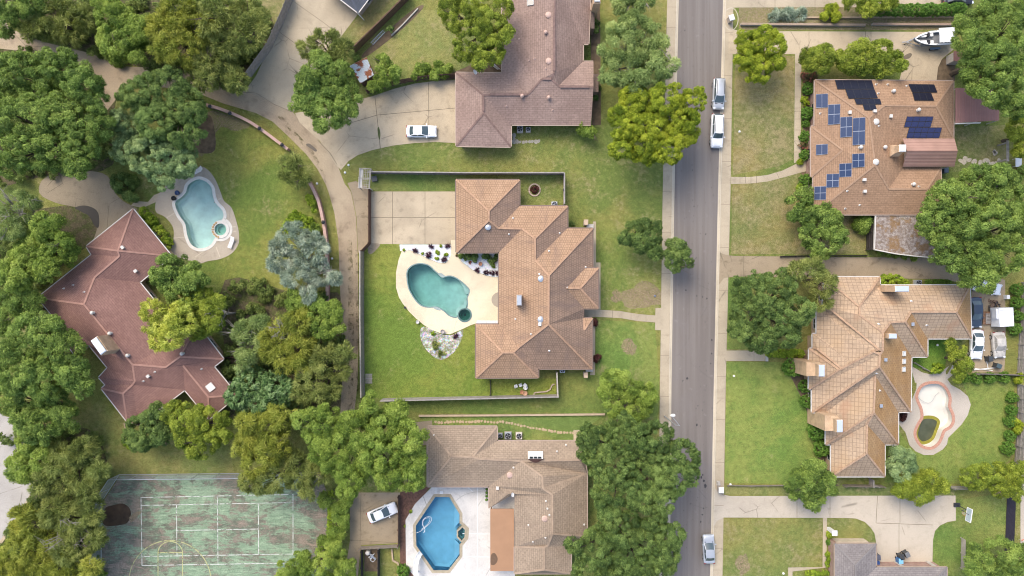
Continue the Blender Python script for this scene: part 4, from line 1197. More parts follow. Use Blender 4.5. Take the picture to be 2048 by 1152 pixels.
# ---- brown shingled house at the top
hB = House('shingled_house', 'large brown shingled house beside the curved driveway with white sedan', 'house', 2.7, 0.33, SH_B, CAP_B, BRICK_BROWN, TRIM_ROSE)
E = dict(b1=(912, 145), b2=(1004, 146.5), b3=(1004, -60), b4=(1183, -60), b5=(1177, 88), b6=(1166, 88), b7=(1166, 123), b8=(1187, 123), b10=(1182, 249.5), b11=(1022, 249.5), b12=(1021.5, 293.5), b13=(912.5, 292))
R = dict(k1=(966, 190, 'b13', 'b1'), k2=(967, 226, 'b13', 'b1'), k3=(1056, 189, 'b11', 'b10'), k4=(1084, 158, 'b11', 'b10'), k5=(1103, 158, 'b11', 'b10'), k6=(1117, 172, 'b11', 'b10'), gR=(1187, 174, 'b11', 'b10'),
         m1=(1108, 146, 'b2', 'b3'), m0=(1110, -60, 'b2', 'b3'))
hB.make(E, R, [('b13', 'b1', 'k1', 'k2'), ('b1', 'b2', 'k3', 'k1'), ('b2', 'b3', 'm0', 'm1', 'k5', 'k4', 'k3'), ('b5', 'b4', 'm0', 'm1', 'k5', 'k6', 'b7', 'b6'), ('b7', 'b8', 'gR', 'k6'), ('b11', 'b10', 'gR', 'k6', 'k5', 'k4', 'k3', 'k1'), ('b12', 'b11', 'k1', 'k2'), ('b13', 'b12', 'k2')])
def ridge_vent(h, a, b, mat=CAP_B):
    p, q = h.hit(*a)[0], h.hit(*b)[0]
    m = MB(); m.beam(p + Vector((0, 0, .10)), q + Vector((0, 0, .10)), 0.34, 0.12)
    m.build('ridge_vent', mat, h.root, world_parent=True)
for a, b in (((1108.3, 30), (1108.3, 142)), ((980, 189.2), (1054, 189.2)), ((1120, 173.5), (1178, 173.8)), ((966.5, 196), (966.8, 222)), ((1086, 158), (1102, 158))): ridge_vent(hB, a, b)
m = MB()
q0, q1 = hB.hit(1118, 17)[0], hB.hit(1176, 17)[0]
for x, y in ((1097, 30), (1097.5, 122)): hB.vent(x, y, 'dome', PINKVENT)
for x, y in ((1091, 66), (1044, 193), (1097, 196)): hB.vent(x, y, 'turbine', PINKVENT)
for x, y in ((1058, 121), (1069, 118), (1091.5, 137), (1013, 212), (1105, 220), (1038, 78)): hB.vent(x, y, 'pipe', PINKVENT)
hB.skylight(1061, 4, 0.9, 0.9)
hB.chimney(1194, 0, 5.8, 1.0, 1.0, 0, BRICK_TAN, (0.8, 0.7), zb=0.1)
for x0, y0, x1, y1 in ((1181, 19, 1189, 57), (1187, 148, 1197, 184)):
    m = MB()
    a, b, c, d = P(x0, y0, 3.2), P(x1, y0, 2.6), P(x1, y1, 2.6), P(x0, y1, 3.2)
    m.face([d, c, b, a], [(0, 1), (0, 0), (3, 0), (3, 1)])
    for p, q in ((a, b), (b, c), (c, d)): m.face([p, q, q - Vector((0, 0, 2.55)), p - Vector((0, 0, 2.55))])
    m.build('bay_roof', [SH_B], hB.root, world_parent=True)

# ---- maroon roofed house, turned to the street
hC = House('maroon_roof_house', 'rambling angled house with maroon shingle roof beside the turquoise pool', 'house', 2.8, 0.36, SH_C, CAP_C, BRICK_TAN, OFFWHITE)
E = dict(c1=(266, 418), c2=(343, 512), c3=(279, 564.6), c4=(366, 672), c5=(395, 650), c6=(447, 718), c7=(427.7, 733.3), c8=(475, 791), c9=(418, 838), c10=(369.4, 779.6), c11=(277, 850), c12=(254, 843), c13=(202.7, 777), c14=(211, 770), c15=(197.5, 755), c16=(215, 735.4), c17=(176.7, 688.5), c18=(150, 710), c19b=(112, 662), c19a=(123, 653), c20=(75, 595.4), c21=(183, 509.4), c22=(172.5, 492.7))
R = dict(n1=(236, 501.5, 'c1', 'c2'), n2=(238.7, 512.5, 'c2', 'c3'), n3=(189, 555, 'c20', 'c21'), n4=(168, 608.5, 'c20', 'c21'), n5=(265, 729, 'c16', 'c17'), n6=(270, 762.5, 'c16', 'c17'), n7=(264.5, 770, 'c16', 'c17'), n8=(331, 734.5, 'c10', 'c11'), n9=(360, 713.5, 'c6', 'c5'),
         n10=(366, 731, 'c10', 'c9'), n11=(417, 794, 'c10', 'c9'), n13=(246, 787, 'c12', 'c13'))
hC.make(E, R, [('c1', 'c2', 'n1'), ('c22', 'c1', 'n1'), ('c21', 'c22', 'n1', 'n2'), ('c2', 'c3', 'n3', 'n2', 'n1'), ('c20', 'c21', 'n2', 'n3', 'n4'), ('c3', 'c4', 'n8', 'n5', 'n4', 'n3'), ('c4', 'c5', 'n9', 'n8'), ('c5', 'c6', 'n9'),
               ('c10', 'c11', 'n7', 'n6', 'n5', 'n8', 'n9', 'c6', 'c7', 'n10'), ('c7', 'c8', 'n11', 'n10'), ('c8', 'c9', 'n11'), ('c9', 'c10', 'n10', 'n11'),
               ('c16', 'c17', 'c18', 'c19b', 'c19a', 'c20', 'n4', 'n5', 'n6', 'n7', 'c15'), ('c14', 'c15', 'n7', 'n13', 'c13'), ('c12', 'c13', 'n13'), ('c11', 'c12', 'n13', 'n7')])
hC.chimney(199, 691.5, 7.2, 1.1, 2.5, math.radians(35.6), BRICK_TAN, (0.95, 2.35), zb=3.0, capmat=plain('white_chimney_cap', (0.66, 0.70, 0.74), 0.4))
for x, y in ((187, 625.5), (222, 666.5), (257.5, 710.5), (366, 707)): hC.vent(x, y, 'turbine', OFFWHITE)
for x, y in ((247, 495), (273, 542), (147, 570), (128, 577), (298, 752), (310, 743.5), (287, 762), (403, 738), (169, 584)): hC.vent(x, y, 'box' if x in (247, 273, 298) else 'pipe', OFFWHITE)
hC.skylight(421, 774.5, 1.0, 0.9, WHITE)

# ---- tan shingled house with the blue pool
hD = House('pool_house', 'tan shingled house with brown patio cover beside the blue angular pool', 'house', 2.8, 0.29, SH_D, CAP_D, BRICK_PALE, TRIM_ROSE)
E = dict(d0=(855, 973), d1=(855, 853), d2=(994, 853), d3=(994, 882), d4=(1164, 882), d11=(1174, 947), d12=(1174, 1072), d13=(1142, 1092), d15=(1142, 1147), s0=(1029, 1147), s1=(1029, 1094), d9=(1029, 987, 3.3), d8=(978, 1017), d7=(978, 973))
R = dict(e1=(903, 913, 'd0', 'd1'), e3=(945, 914, 'd1', 'd2'), e4=(960, 918, 'd1', 'd2'), e5=(1042, 922, 'd3', 'd4', .42), e2=(1160, 920, 'd3', 'd4', .42), e6=(1085, 953, 'd8', 'd7'), e7=(1086, 977, 'd8', 'd7'), f1=(1105, 990, 'd11', 'd12', .42), f2=(1105, 1068, 'd11', 'd12', .42), g2=(1096, 1091, 3.9), t1=(1088.5, 1095, 's0', 's1'), t2=(1088.5, 1139, 's0', 's1'), e8=(1017, 988, 'd8', 'd7'))
hD.make(E, R, [('d0', 'd1', 'e1'), ('d1', 'd2', 'e3', 'e1'), ('d2', 'd3', 'e4', 'e3'), ('d3', 'd4', 'e2', 'e5', 'e4'), ('d7', 'd0', 'e1', 'e3', 'e4', 'e5'),
               ('d8', 'd7', 'e5', 'e6', 'e7', 'f1', 'f2', 'g2', 't1', 's1', 'd9', 'e8'), ('d8', 'e8', 'd9'), ('e5', 'e2', 'd11', 'e7', 'e6'), ('d12', 'd11', 'e7', 'f1', 'f2'), ('d4', 'd11', 'e2'), ('d13', 'd12', 'f2', 'g2'),
               ('s1', 's0', 't2', 't1'), ('s0', 'd15', 't2'), ('d15', 'd13', 'g2', 't1', 't2')], windows=False)
for x, y in ((1092, 1002), (1095, 1017), (1099, 1030), (1057, 1050), (1091, 1075), (1066, 1083), (1168, 1049), (1027, 935), (868, 870), (1114, 903), (1132, 890)): hD.vent(x, y, 'pipe', OFFWHITE)
for x, y in ((1019.5, 950), (1089.5, 1037)): hD.vent(x, y, 'dome', PINKVENT)
hD.vent(995, 975, 'box', OFFWHITE)
# eyebrow dormer with three dark panes
def rz_(x, y): return hD.hit(x, y)[0].z
def q_(x, y, dz): return P(x, y, rz_(min(max(x, 1058), 1084), y) + dz)
m = MB()
A, B, C_, D_ = q_(1056, 903, .10), q_(1086, 903, .10), q_(1086, 912, .16), q_(1056, 912, .16)
E1, E2 = q_(1086, 918, .62), q_(1056, 918, .62)
m.face([D_, C_, B, A]); m.face([E2, E1, C_, D_])
for a, b in ((A, B), (B, C_), (D_, A)): m.face([a, b, b - Vector((0, 0, .3)), a - Vector((0, 0, .3))])
for a, b in ((C_, E1), (E2, D_)): m.face([a, b, b - Vector((0, 0, .9)), a - Vector((0, 0, .6))])
dm = m.build('dormer', WHITE, hD.root, world_parent=True)
for k in range(3):
    m = MB()
    u0, u1 = .10 + k * .28, .34 + k * .28
    m.face([D_.lerp(C_, u).lerp(E2.lerp(E1, u), v) + Vector((0, .012, .012)) for u, v in ((u0, .86), (u1, .86), (u1, .18), (u0, .18))])
    m.build('pane', GLASS, dm, world_parent=True)
m = MB()
top = [E2.lerp(E1, k / 12) + Vector((0, .06, .05)) for k in range(13)]
low = [q_(1056 + 30 * k / 12, 918.5 + 6.5 * math.sin(math.pi * k / 12), .12) for k in range(13)]
for k in range(12): m.face([top[k], low[k], low[k + 1], top[k + 1]])
m.build('dormer_roof', plain('dormer_maroon', (0.15, 0.075, 0.06), 0.7), dm, world_parent=True)
# flat patio cover
m = MB()
m.poly(wpoly([(980.5, 1018), (1028, 1018), (1028, 1142), (980.5, 1142)], 2.75), 2.75, (), 0, 0.22)
for x, y in ((981.5, 1141), (981.5, 1100), (981.5, 1060), (981.5, 1020)):
    q = P(x, y, 2.6); m.box((q.x + .1, q.y, 1.3), (0.14, 0.14, 2.6))
pc_ = m.build('patio_cover', plain('brown_roll_roofing', (0.36, 0.205, 0.115), 0.85, var=0.14, sc=0.5), hD.root, world_parent=True)
m = MB(); m.poly(wpoly(smooth([(982, 1110), (989, 1106), (995, 1115), (994, 1124), (988, 1130), (981.5, 1128)], 4), 2.755), 2.756)
m.build('stain', plain('brown_stain', (0.14, 0.085, 0.05), 0.8), pc_, world_parent=True)

# ---- rust-tan house with solar panels
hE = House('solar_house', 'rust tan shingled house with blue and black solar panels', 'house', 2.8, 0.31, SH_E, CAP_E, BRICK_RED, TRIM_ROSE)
E = dict(NW=(1629.7, 160), NE=(1907, 162), se1=(1907, 277), x3=(1882, 334), SE=(1882, 429), SW=(1626.7, 429), w3=(1626.7, 354), w2=(1622, 354), w1=(1622, 253), w0=(1629, 252))
R = dict(n=(1738, 236, 'NW', 'NE'), s=(1750, 330, 'SW', 'SE'), r1=(1769, 211, 'NW', 'NE'), r2=(1872, 212, 'NW', 'NE'), x1=(1808, 277, 2.82), x2=(1808, 334, 2.82), t1=(1777, 378, 'SW', 'SE'), t2=(1854, 378, 'SW', 'SE'), ap=(1685, 300, 'w1', 'w2'))
hE.make(E, R, [('NW', 'NE', 'r2', 'r1', 'n'), ('NE', 'se1', 'r2'), ('x1', 'se1', 'r2', 'r1'), ('SW', 'w3', 'ap', 'w0', 'NW', 'n', 's'), ('w2', 'w1', 'ap'), ('w1', 'w0', 'ap'), ('w3', 'w2', 'ap'), ('x2', 'x1', 'r1', 'n', 's', 't1'), ('x2', 'x3', 't2', 't1'), ('x3', 'SE', 't2'), ('SE', 'SW', 's', 't1', 't2')])
for x, y in ((1785, 183), (1835, 220.5), (1719.5, 295), (1768, 295), (1825, 369)): hE.vent(x, y, 'turbine', OFFWHITE)
for x, y in ((1752, 243.5), (1751.5, 324)): hE.vent(x, y, 'dome', OFFWHITE)
for x, y in ((1698, 225.5), (1748, 223), (1780, 233), (1727, 360), (1728, 383)): hE.vent(x, y, 'box', OFFWHITE)
for x, y in ((1640, 227), (1813, 172), (1757, 252), (1775, 169), (1719, 410), (1690, 417), (1694, 382), (1837, 373), (1752, 169), (1756, 187)): hE.vent(x, y, 'pipe', OFFWHITE)
hE.chimney(1803.5, 297, 5.6, 1.0, 1.0, 0, BRICK_TAN, (0.95, 1.0), zb=2.6, capmat=WHITE, shoulder=(0.25, 0, .3, .3))
# mauve standing-seam gable roof at the back
MAUVE = NT('mauve_metal')
w_ = MAUVE.n('TexWave'); w_.inputs['Scale'].default_value = 0.55; w_.bands_direction = 'Y'
MAUVE.link(MAUVE.uv(), w_.inputs['Vector'])
cc = MAUVE.mix(MAUVE.step(w_.outputs['Fac'], 0.75, 0.95), (0.34, 0.210, 0.168), (0.275, 0.162, 0.130))
cc = MAUVE.mix(1.0, cc, MAUVE.ramp(MAUVE.noise(0.5, 4), [(0.3, 0.85), (0.7, 1.12)]), 'MULTIPLY')
MAUVE = MAUVE.surf(cc, 0.5, normal=MAUVE.bump(w_.outputs['Fac'], 0.5, 0.03))
def gable_roof(parent, corners, ridge, ze, zr, mat, name='roof', walls=None, cross=False):
    a, b, c, d = (P(*q, ze) for q in corners)         # NW NE SE SW
    r0, r1 = P(*ridge[0], zr), P(*ridge[1], zr)
    m = MB()
    L = (b - a).length
    W = (r0 - a).length
    def uvq(pts, swap):
        return pts
    m.face([a, r0, r1, b], [(0, 0), (0, W), (L, W), (L, 0)])
    m.face([c, r1, r0, d], [(L, 0), (L, W), (0, W), (0, 0)])
    dn = Vector((0, 0, -0.12))
    m.face([a + dn, b + dn, r1 + dn, r0 + dn]); m.face([c + dn, d + dn, r0 + dn, r1 + dn])
    for p, q in ((a, b), (c, d), (a, r0), (r0, d), (b, r1), (r1, c)): m.face([p, q, q + dn, p + dn])
    return m.build(name, mat, parent, world_parent=True)
gable_roof(hE.root, [(1806, 277), (1909, 277), (1909, 333), (1806, 333)], [(1814.5, 302), (1915.5, 302)], 3.6, 5.2, MAUVE, 'patio_roof')
m = MB()
a, b, c = P(1808, 279, 3.5), P(1814, 302, 5.05), P(1808, 331, 3.5)
m.face([a, c, b])
m.build('gable_end', plain('cream_siding', (0.50, 0.45, 0.36), 0.8), hE.root, world_parent=True)
for x, y in ((1905, 279), (1905, 331)):
    m = MB(); q = P(x, y, 3.4); m.box((q.x, q.y, 1.75), (0.15, 0.15, 3.5)); m.build('post', OFFWHITE, hE.root, world_parent=True)
# solar panels
t = NT('blue_solar_cells')
bk = t.brick(t.uv(), 0.16, 0.16, 0.006, ((0.026, 0.044, 0.098), (0.032, 0.052, 0.110), (0.050, 0.072, 0.125)), 0.0)
SOL_BLUE = t.surf(bk.outputs['Color'], 0.30, spec=0.22)
t = NT('indigo_solar_cells')
bk = t.brick(t.uv(), 0.16, 0.16, 0.006, ((0.026, 0.034, 0.095), (0.031, 0.040, 0.105), (0.05, 0.06, 0.12)), 0.0)
SOL_IND = t.surf(bk.outputs['Color'], 0.30, spec=0.25)
t = NT('black_solar_cells')
bk = t.brick(t.uv(), 0.16, 0.16, 0.006, ((0.010, 0.011, 0.020), (0.013, 0.014, 0.026), (0.028, 0.028, 0.045)), 0.0)
SOL_BLK = t.surf(bk.outputs['Color'], 0.30, spec=0.25)
ALU = plain('aluminium_frame', (0.30, 0.34, 0.42), 0.4, 0.3)
def solar(h, quad, nu, nv, mat, frame=ALU):
    """quad: NW NE SE SW photo corners of an array on one roof plane, split into nu x nv modules"""
    pl = h.hit(sum(q[0] for q in quad) / 4, sum(q[1] for q in quad) / 4)
    p0, n = pl[0], pl[3]
    o = Vector((0, 0, CAM_H))
    cs = []
    for x, y in quad:
        d = P(x, y, 0) - o
        cs.append(o + d * (n.dot(p0 - o) / n.dot(d)))
    def at(a, b): return cs[0].lerp(cs[1], a).lerp(cs[3].lerp(cs[2], a), b)
    for i in range(nu):
        for j in range(nv):
            q = [at(i / nu, j / nv), at((i + 1) / nu, j / nv), at((i + 1) / nu, (j + 1) / nv), at(i / nu, (j + 1) / nv)]
            c = sum(q, Vector()) / 4
            q = [c + (x - c) * 0.985 for x in q]
            up = n * 0.13
            lo = n * 0.09
            m = MB()
            qi = [x + (c - x).normalized() * 0.035 for x in q]
            LX, LY = (q[1] - q[0]).length, (q[3] - q[0]).length
            for k in range(4):
                m.face([q[k] + lo, q[k] + up, q[(k + 1) % 4] + up, q[(k + 1) % 4] + lo][::-1])
                m.face([q[k] + up, qi[k] + up, qi[(k + 1) % 4] + up, q[(k + 1) % 4] + up])
            m.face([x + lo for x in q])
            f = m.build('solar_panel', frame, h.root, world_parent=True)
            m = MB()
            m.face([qi[3] + up, qi[2] + up, qi[1] + up, qi[0] + up], [(0, 0), (LX, 0), (LX, LY), (0, LY)])
            m.build('cells', mat, f, world_parent=True)
def O2(pts, s=6.4, ox=1600, oy=140): return [(ox + x / s, oy + y / s) for x, y in pts]
for q, nu, nv, mt in (([(203, 312), (355, 304), (355, 480), (203, 488)], 2, 1, SOL_BLUE), ([(358, 446), (514, 438), (508, 692), (356, 704)], 2, 2, SOL_BLUE), ([(514, 606), (668, 598), (664, 856), (512, 866)], 2, 2, SOL_BLUE), ([(676, 618), (834, 606), (828, 956), (670, 966)], 2, 2, SOL_BLUE), ([(203, 958), (355, 948), (353, 1078), (203, 1092)], 2, 1, SOL_BLUE),
                      ([(442, 134), (912, 136), (945, 248), (476, 250)], 5, 1, SOL_BLK), ([(575, 254), (948, 252), (992, 366), (618, 370)], 4, 1, SOL_BLK), ([(690, 374), (1018, 374), (1040, 444), (720, 444)], 4, 1, SOL_BLK), ([(796, 446), (958, 446), (980, 520), (822, 518)], 2, 1, SOL_BLK),
                      ([(1382, 186), (1712, 190), (1752, 294), (1432, 290)], 4, 1, SOL_BLK), ([(1432, 294), (1672, 298), (1712, 398), (1462, 394)], 3, 1, SOL_BLK),
                      ([(1366, 594), (1704, 594), (1684, 660), (1345, 660)], 4, 1, SOL_IND), ([(1345, 662), (1684, 662), (1664, 728), (1326, 728)], 4, 1, SOL_IND), ([(1392, 734), (1812, 736), (1794, 800), (1374, 800)], 5, 1, SOL_IND), ([(1374, 802), (1794, 802), (1774, 868), (1356, 868)], 5, 1, SOL_IND)):
    solar(hE, O2(q), nu, nv, mt, ALU if mt is SOL_BLUE else DARKMETAL)
for q in ([(500, 134), (618, 128), (618, 258), (500, 266)], [(376, 228), (496, 222), (492, 352), (374, 358)], [(254, 328), (374, 324), (370, 452), (250, 458)], [(136, 448), (250, 444), (248, 572), (134, 576)]):
    solar(hE, O2(q, 4.8, 1600, 280), 2, 2, SOL_BLUE)

# ---- orange-tan tiled house with the drained pool
hF = House('orange_tile_house', 'orange stained tiled house with diagonal stepped roof beside the drained pool', 'house', 2.8, 0.62, TILE_F, CAP_F, BRICK_TAN, OFFWHITE, caph=0.08)
E = dict(f1=(1648, 554), f2=(1760, 554), f3=(1760, 570.5), f4=(1940, 570.5), f5=(1943, 677), f6=(1855, 677), f7=(1855, 713.5), f8=(1823, 713.5), f9=(1821.5, 824), f10=(1796.5, 824), f11=(1796.5, 889), f12=(1769.6, 889), f13=(1769.6, 953), f14=(1662, 953), f15=(1662, 889), f16=(1651.5, 889), f17=(1651.5, 825), f18=(1623.7, 825), f19=(1623.7, 778.5), f20=(1617.5, 778.5), f21=(1618, 697), e7=(1625, 697), f23=(1625, 667.5), e8=(1633, 667.5), e9=(1633, 616), e10=(1645, 616))
R = dict(A1=(1718.4, 613.5, 'f1', 'f2'), A2=(1718.8, 629.8, 'f1', 'f2'), A3=(1765.8, 665, 'f3', 'f4'), A4=(1765, 702, 'f9', 'f8'), A5=(1759.5, 709, 'f9', 'f8'), A6=(1758, 733, 'f9', 'f8'), B1=(1821.5, 624, 'f3', 'f4'), B2=(1912, 624, 'f4', 'f5'), C2=(1810, 643, 'f6', 'f7'), C1=(1780.5, 645, 'f7', 'f8'),
         G1=(1750.4, 751, 'f10', 'f11'), G2=(1747, 825.5, 'f10', 'f11'), G3=(1733.7, 849, 'f12', 'f13'), G4=(1732.7, 907, 'f12', 'f13'), A5b=(1747, 703.5, 'f19', 'f18'),
         H1=(1678, 739.5, 'f21', 'f20'), H1b=(1684, 738, 'f21', 'f20'), b2=(1634, 697, 'f21', 'f20'), H2=(1700, 728, 'f23', 'e7'), H2b=(1705, 727, 'f23', 'e7'), A5c=(1743, 702, 'e8', 'e9'), b9=(1656, 615, 'e8', 'e9'), A4b=(1758, 699, 'e8', 'e9'))
hF.make(E, R, [('f1', 'f2', 'A1'), ('f2', 'f3', 'A2', 'A1'), ('f3', 'f4', 'B2', 'B1', 'C2', 'C1', 'A3', 'A2'), ('f4', 'f5', 'B2'), ('f6', 'f5', 'B2', 'B1'), ('f6', 'f7', 'C2', 'B1'), ('f7', 'f8', 'C1', 'C2'), ('f9', 'f8', 'C1', 'A3', 'A4', 'A5', 'A6'),
               ('f10', 'f9', 'A6', 'G1'), ('f11', 'f10', 'G1', 'G2'), ('f12', 'f11', 'G2', 'G3'), ('f13', 'f12', 'G3', 'G4'), ('f14', 'f13', 'G4'), ('f15', 'f14', 'G4', 'G3'), ('f16', 'f15', 'G3', 'G2'), ('f17', 'f16', 'G2', 'G1'), ('f18', 'f17', 'G1', 'A6'), ('f19', 'f18', 'A6', 'A5'),
               ('f20', 'f19', 'A5', 'A5b', 'H1'), ('f21', 'f20', 'H1'), ('f21', 'H1', 'H1b', 'b2', 'e7'), ('f23', 'e7', 'b2', 'H1b', 'H1', 'H2'), ('f23', 'H2', 'H2b', 'e8'), ('e8', 'e9', 'A5c', 'A5b', 'H1', 'H2', 'H2b'), ('e9', 'e10', 'b9', 'A4b', 'A5c'), ('e10', 'f1', 'A1', 'A2', 'A3', 'A4', 'A4b', 'b9'), ('A5c', 'A4b', 'A4', 'A5', 'A5b')], alt=(3, 5, 7, 9, 11), alt_mat=TILE_F2)
PALECAP = plain('pale_blue_metal_cap', (0.58, 0.63, 0.70), 0.4, 0.3, 0.08)
hF.chimney(1802.5, 577.5, 6.9, 1.9, 0.85, 0, BRICK_TAN, (1.9, 0.80), zb=0.2, capmat=PALECAP)
hF.chimney(1784, 672, 7.4, 1.1, 0.7, 0, BRICK_TAN, (1.05, 0.66), zb=3.2, capmat=PALECAP)
hF.chimney(1642, 741, 7.3, 0.85, 1.65, 0, BRICK_TAN, (0.78, 1.6), zb=0.2, capmat=PALECAP, shoulder=(0.9, 0, 0.15, 0.15))
hF.chimney(1678, 851.5, 7.3, 0.85, 1.75, 0, BRICK_TAN, (0.78, 1.7), zb=0.2, capmat=PALECAP, shoulder=(0.8, 0, 0.15, 0.25))
for x, y in ((1807, 707), (1807, 722.5), (1806.5, 738.5)): hF.skylight(x, y, 0.62, 0.68, WHITE)
for x, y in ((1823, 648), (1769, 719), (1760, 811)): hF.vent(x, y, 'box', GALV)
for x, y in ((1757, 648), (1853, 650), (1822, 602), (1759, 781), (1753, 746)): hF.vent(x, y, 'pipe', WHITE)

# ---- grey shingled house at the lower right, charcoal roofed house at the top
hG = House('grey_shingle_house', 'grey shingled house with white garage doors at the end of the wide driveway', 'house', 2.8, 0.40, SH_G, plain('grey_ridge_cap', (0.21, 0.19, 0.18), 0.9), BRICK_RED, TRIM_TAN, wall_in=0.30)
E = dict(g1=(1669.6, 1087.5), g2=(1752.5, 1087.5), g3=(1752.5, 1134.5), g4=(1894, 1134.5), g5=(1894, 1300), g6=(1669.6, 1300))
R = dict(h1=(1711, 1130, 'g6', 'g1'), h1b=(1711, 1176, 'g6', 'g1'), h2=(1735, 1200, 'g3', 'g4'), h3=(1830, 1200, 'g3', 'g4'), h4=(1735, 1260, 'g6', 'g1'))
hG.make(E, R, [('g1', 'g2', 'h1'), ('g2', 'g3', 'h1b', 'h1'), ('g3', 'g4', 'h3', 'h2', 'h1b'), ('g4', 'g5', 'h3'), ('g6', 'g1', 'h1', 'h1b', 'h2'), ('g5', 'g6', 'h2', 'h3')], windows=False)
def garage_door(h, px, py, w, rz=0.0, hgt=2.2):
    q = P(px, py, 1.2)
    m = MB()
    for k in range(4): m.box((q.x, q.y, 0.12 + hgt * (k + 0.5) / 4), (w, 0.06, hgt / 4 - 0.03), rz)
    return m.build('garage_door', WHITE, h.root, world_parent=True)
garage_door(hG, 1780, 1132.2, 2.3); garage_door(hG, 1833, 1132.2, 3.4)
for x in (1798, 1862):
    m = MB(); q = P(x, 1130, 1.0); m.box((q.x, q.y, 1.0), (0.55, 0.40, 1.9)); m.build('pier', BRICK_RED, hG.root, world_parent=True)
m = MB(); q = P(1688, 1083.6, 0.6)
for a, b in (((1670, 1083), (1733, 1083)),):
    pa_, pb_ = P(*a, 1.0), P(*b, 1.0); m.beam(pa_ - Vector((0, 0, .3)), pb_ - Vector((0, 0, .3)), 0.3, 1.6)
m.build('planter_wall', BRICK_TAN, hG.root, world_parent=True)
m = MB(); q = P(1669, 1066, 2.0); m.box((q.x, q.y, 1.0), (0.45, 0.45, 2.0)); m.box((q.x, q.y, 2.05), (0.75, 0.75, 0.12))
tag(m.build('gate_pillar', WHITE), 'white topped pillar beside the grey shingled house path', 'pillar')
hH = House('charcoal_roof_house', 'house with charcoal shingle roof cut off by the top edge', 'house', 2.8, 0.45, SH_H, plain('charcoal_cap', (0.085, 0.095, 0.12), 0.9), BRICK_PALE, OFFWHITE)
E = dict(j1=(716, 25), j2=(640, -33), j3=(690, -98), j4=(766, -41))
R = dict(k1=(697, -16, 'j1', 'j2'), k2=(685, -52, 'j3', 'j4'))
hH.make(E, R, [('j1', 'j2', 'k2', 'k1') if False else ('j1', 'j2', 'k1'), ('j2', 'j3', 'k2', 'k1'), ('j3', 'j4', 'k2'), ('j4', 'j1', 'k1', 'k2')])
m = MB()
a, b = P(716, 27, 2.2), P(728, 40, 0.3)
m.beam(a, b, 0.1, 0.1); m.build('downpipe', WHITE, hH.root, world_parent=True)

# ---- sheds and covers
t = NT('rusty_metal')
rz_ = t.noise(0.9, 4, t.scale(t.pos(), (0.8, 1.6, 1)), 0.6)
cc = t.mix(t.step(rz_, 0.49, 0.55), (0.42, 0.47, 0.50), (0.24, 0.085, 0.040))
RUST = t.surf(cc, 0.6, normal=t.bump(t.noise(4, 2), 0.2, 0.02))
sh = thing('garden_shed', 'small shed with rust streaked corrugated metal roof', 'shed', tuple(P(722, 142, 0)))
m = MB()
cs = [P(733, 114, 2.5), P(748, 150, 2.5), P(721, 167, 2.2), P(699, 132, 2.2)]
n_r = 14
for i in range(n_r):
    a0, a1 = i / n_r, (i + 1) / n_r
    for j, (k0, k1, dz0, dz1) in enumerate(((a0, (a0 + a1) / 2, 0, .05), ((a0 + a1) / 2, a1, .05, 0))):
        A, B = cs[0].lerp(cs[1], k0), cs[0].lerp(cs[1], k1)
        C, D = cs[3].lerp(cs[2], k1), cs[3].lerp(cs[2], k0)
        m.face([A + Vector((0, 0, dz0)), D + Vector((0, 0, dz0)), C + Vector((0, 0, dz1)), B + Vector((0, 0, dz1))])
m.build('roof', RUST, sh, world_parent=True)
m = MB()
cb = [Vector((c.x, c.y, 0)) for c in cs]; cm = sum(cb, Vector()) / 4
cb = [cm + (c - cm) * 0.92 for c in cb]
for i in range(4):
    j = (i + 1) % 4
    m.face([cb[i], cb[j], cb[j] + Vector((0, 0, cs[j].z - .06)), cb[i] + Vector((0, 0, cs[i].z - .06))])
m.build('wall', WOOD_BROWN, sh, world_parent=True)
sh = thing('carport', 'mauve ribbed metal carport roof under the big tree by the solar house', 'carport', tuple(P(1952, 215, 0)))
m = MB()
a, b, c, d = P(1910, 176, 3.0), P(1998, 176, 2.6), P(1998, 241, 2.6), P(1910, 246, 3.0)
for i in range(26):
    k0, k1, k2 = i / 26, (i + .25) / 26, (i + 1) / 26
    for q0, q1, h0, h1 in ((k0, k1, .05, .0), (k1, k2, 0, .05)):
        m.face([a.lerp(b, q0) + Vector((0, 0, h0)), d.lerp(c, q0) + Vector((0, 0, h0)), d.lerp(c, q1) + Vector((0, 0, h1)), a.lerp(b, q1) + Vector((0, 0, h1))])
m.build('roof', plain('mauve_sheet', (0.30, 0.155, 0.13), 0.5, var=0.2, sc=0.6), sh, world_parent=True)
for x, y, z in ((1911.5, 244, 2.9), (1953, 243, 2.7), (1996, 240, 2.5), (1911.5, 178, 2.9), (1996, 178, 2.5)):
    m = MB(); q = P(x, y, z); m.box((q.x, q.y, z / 2), (0.12, 0.12, z)); m.build('post', OFFWHITE, sh, world_parent=True)
m = MB(); m.beam(P(1910, 247.5, 2.9), P(1960, 246, 2.75), 0.14, 0.30); m.build('fascia', OFFWHITE, sh, world_parent=True)
sh = thing('storage_shed', 'narrow maroon metal shed roof beside the boat under the tree', 'shed', tuple(P(1918, 115, 0)))
m = MB(); m.poly(wpoly([(1908, 102), (1930, 102), (1930, 124), (1908, 122)], 2.3), 2.3, (), 0, 0.12); m.build('roof', plain('maroon_sheet', (0.17, 0.085, 0.07), 0.5), sh, world_parent=True)
m = MB(); m.poly(wpoly([(1909.5, 103.5), (1928, 103.5), (1928, 121), (1909.5, 120.5)], 2.1), 2.17, (), 0, 2.1); m.build('wall', WOOD_PALE, sh, world_parent=True)
sh = thing('flat_roof_patio', 'flat patio roof covered in moss and leaf litter beside the solar house', 'patio cover', tuple(P(1790, 468, 0)))
t = NT('mossy_litter')
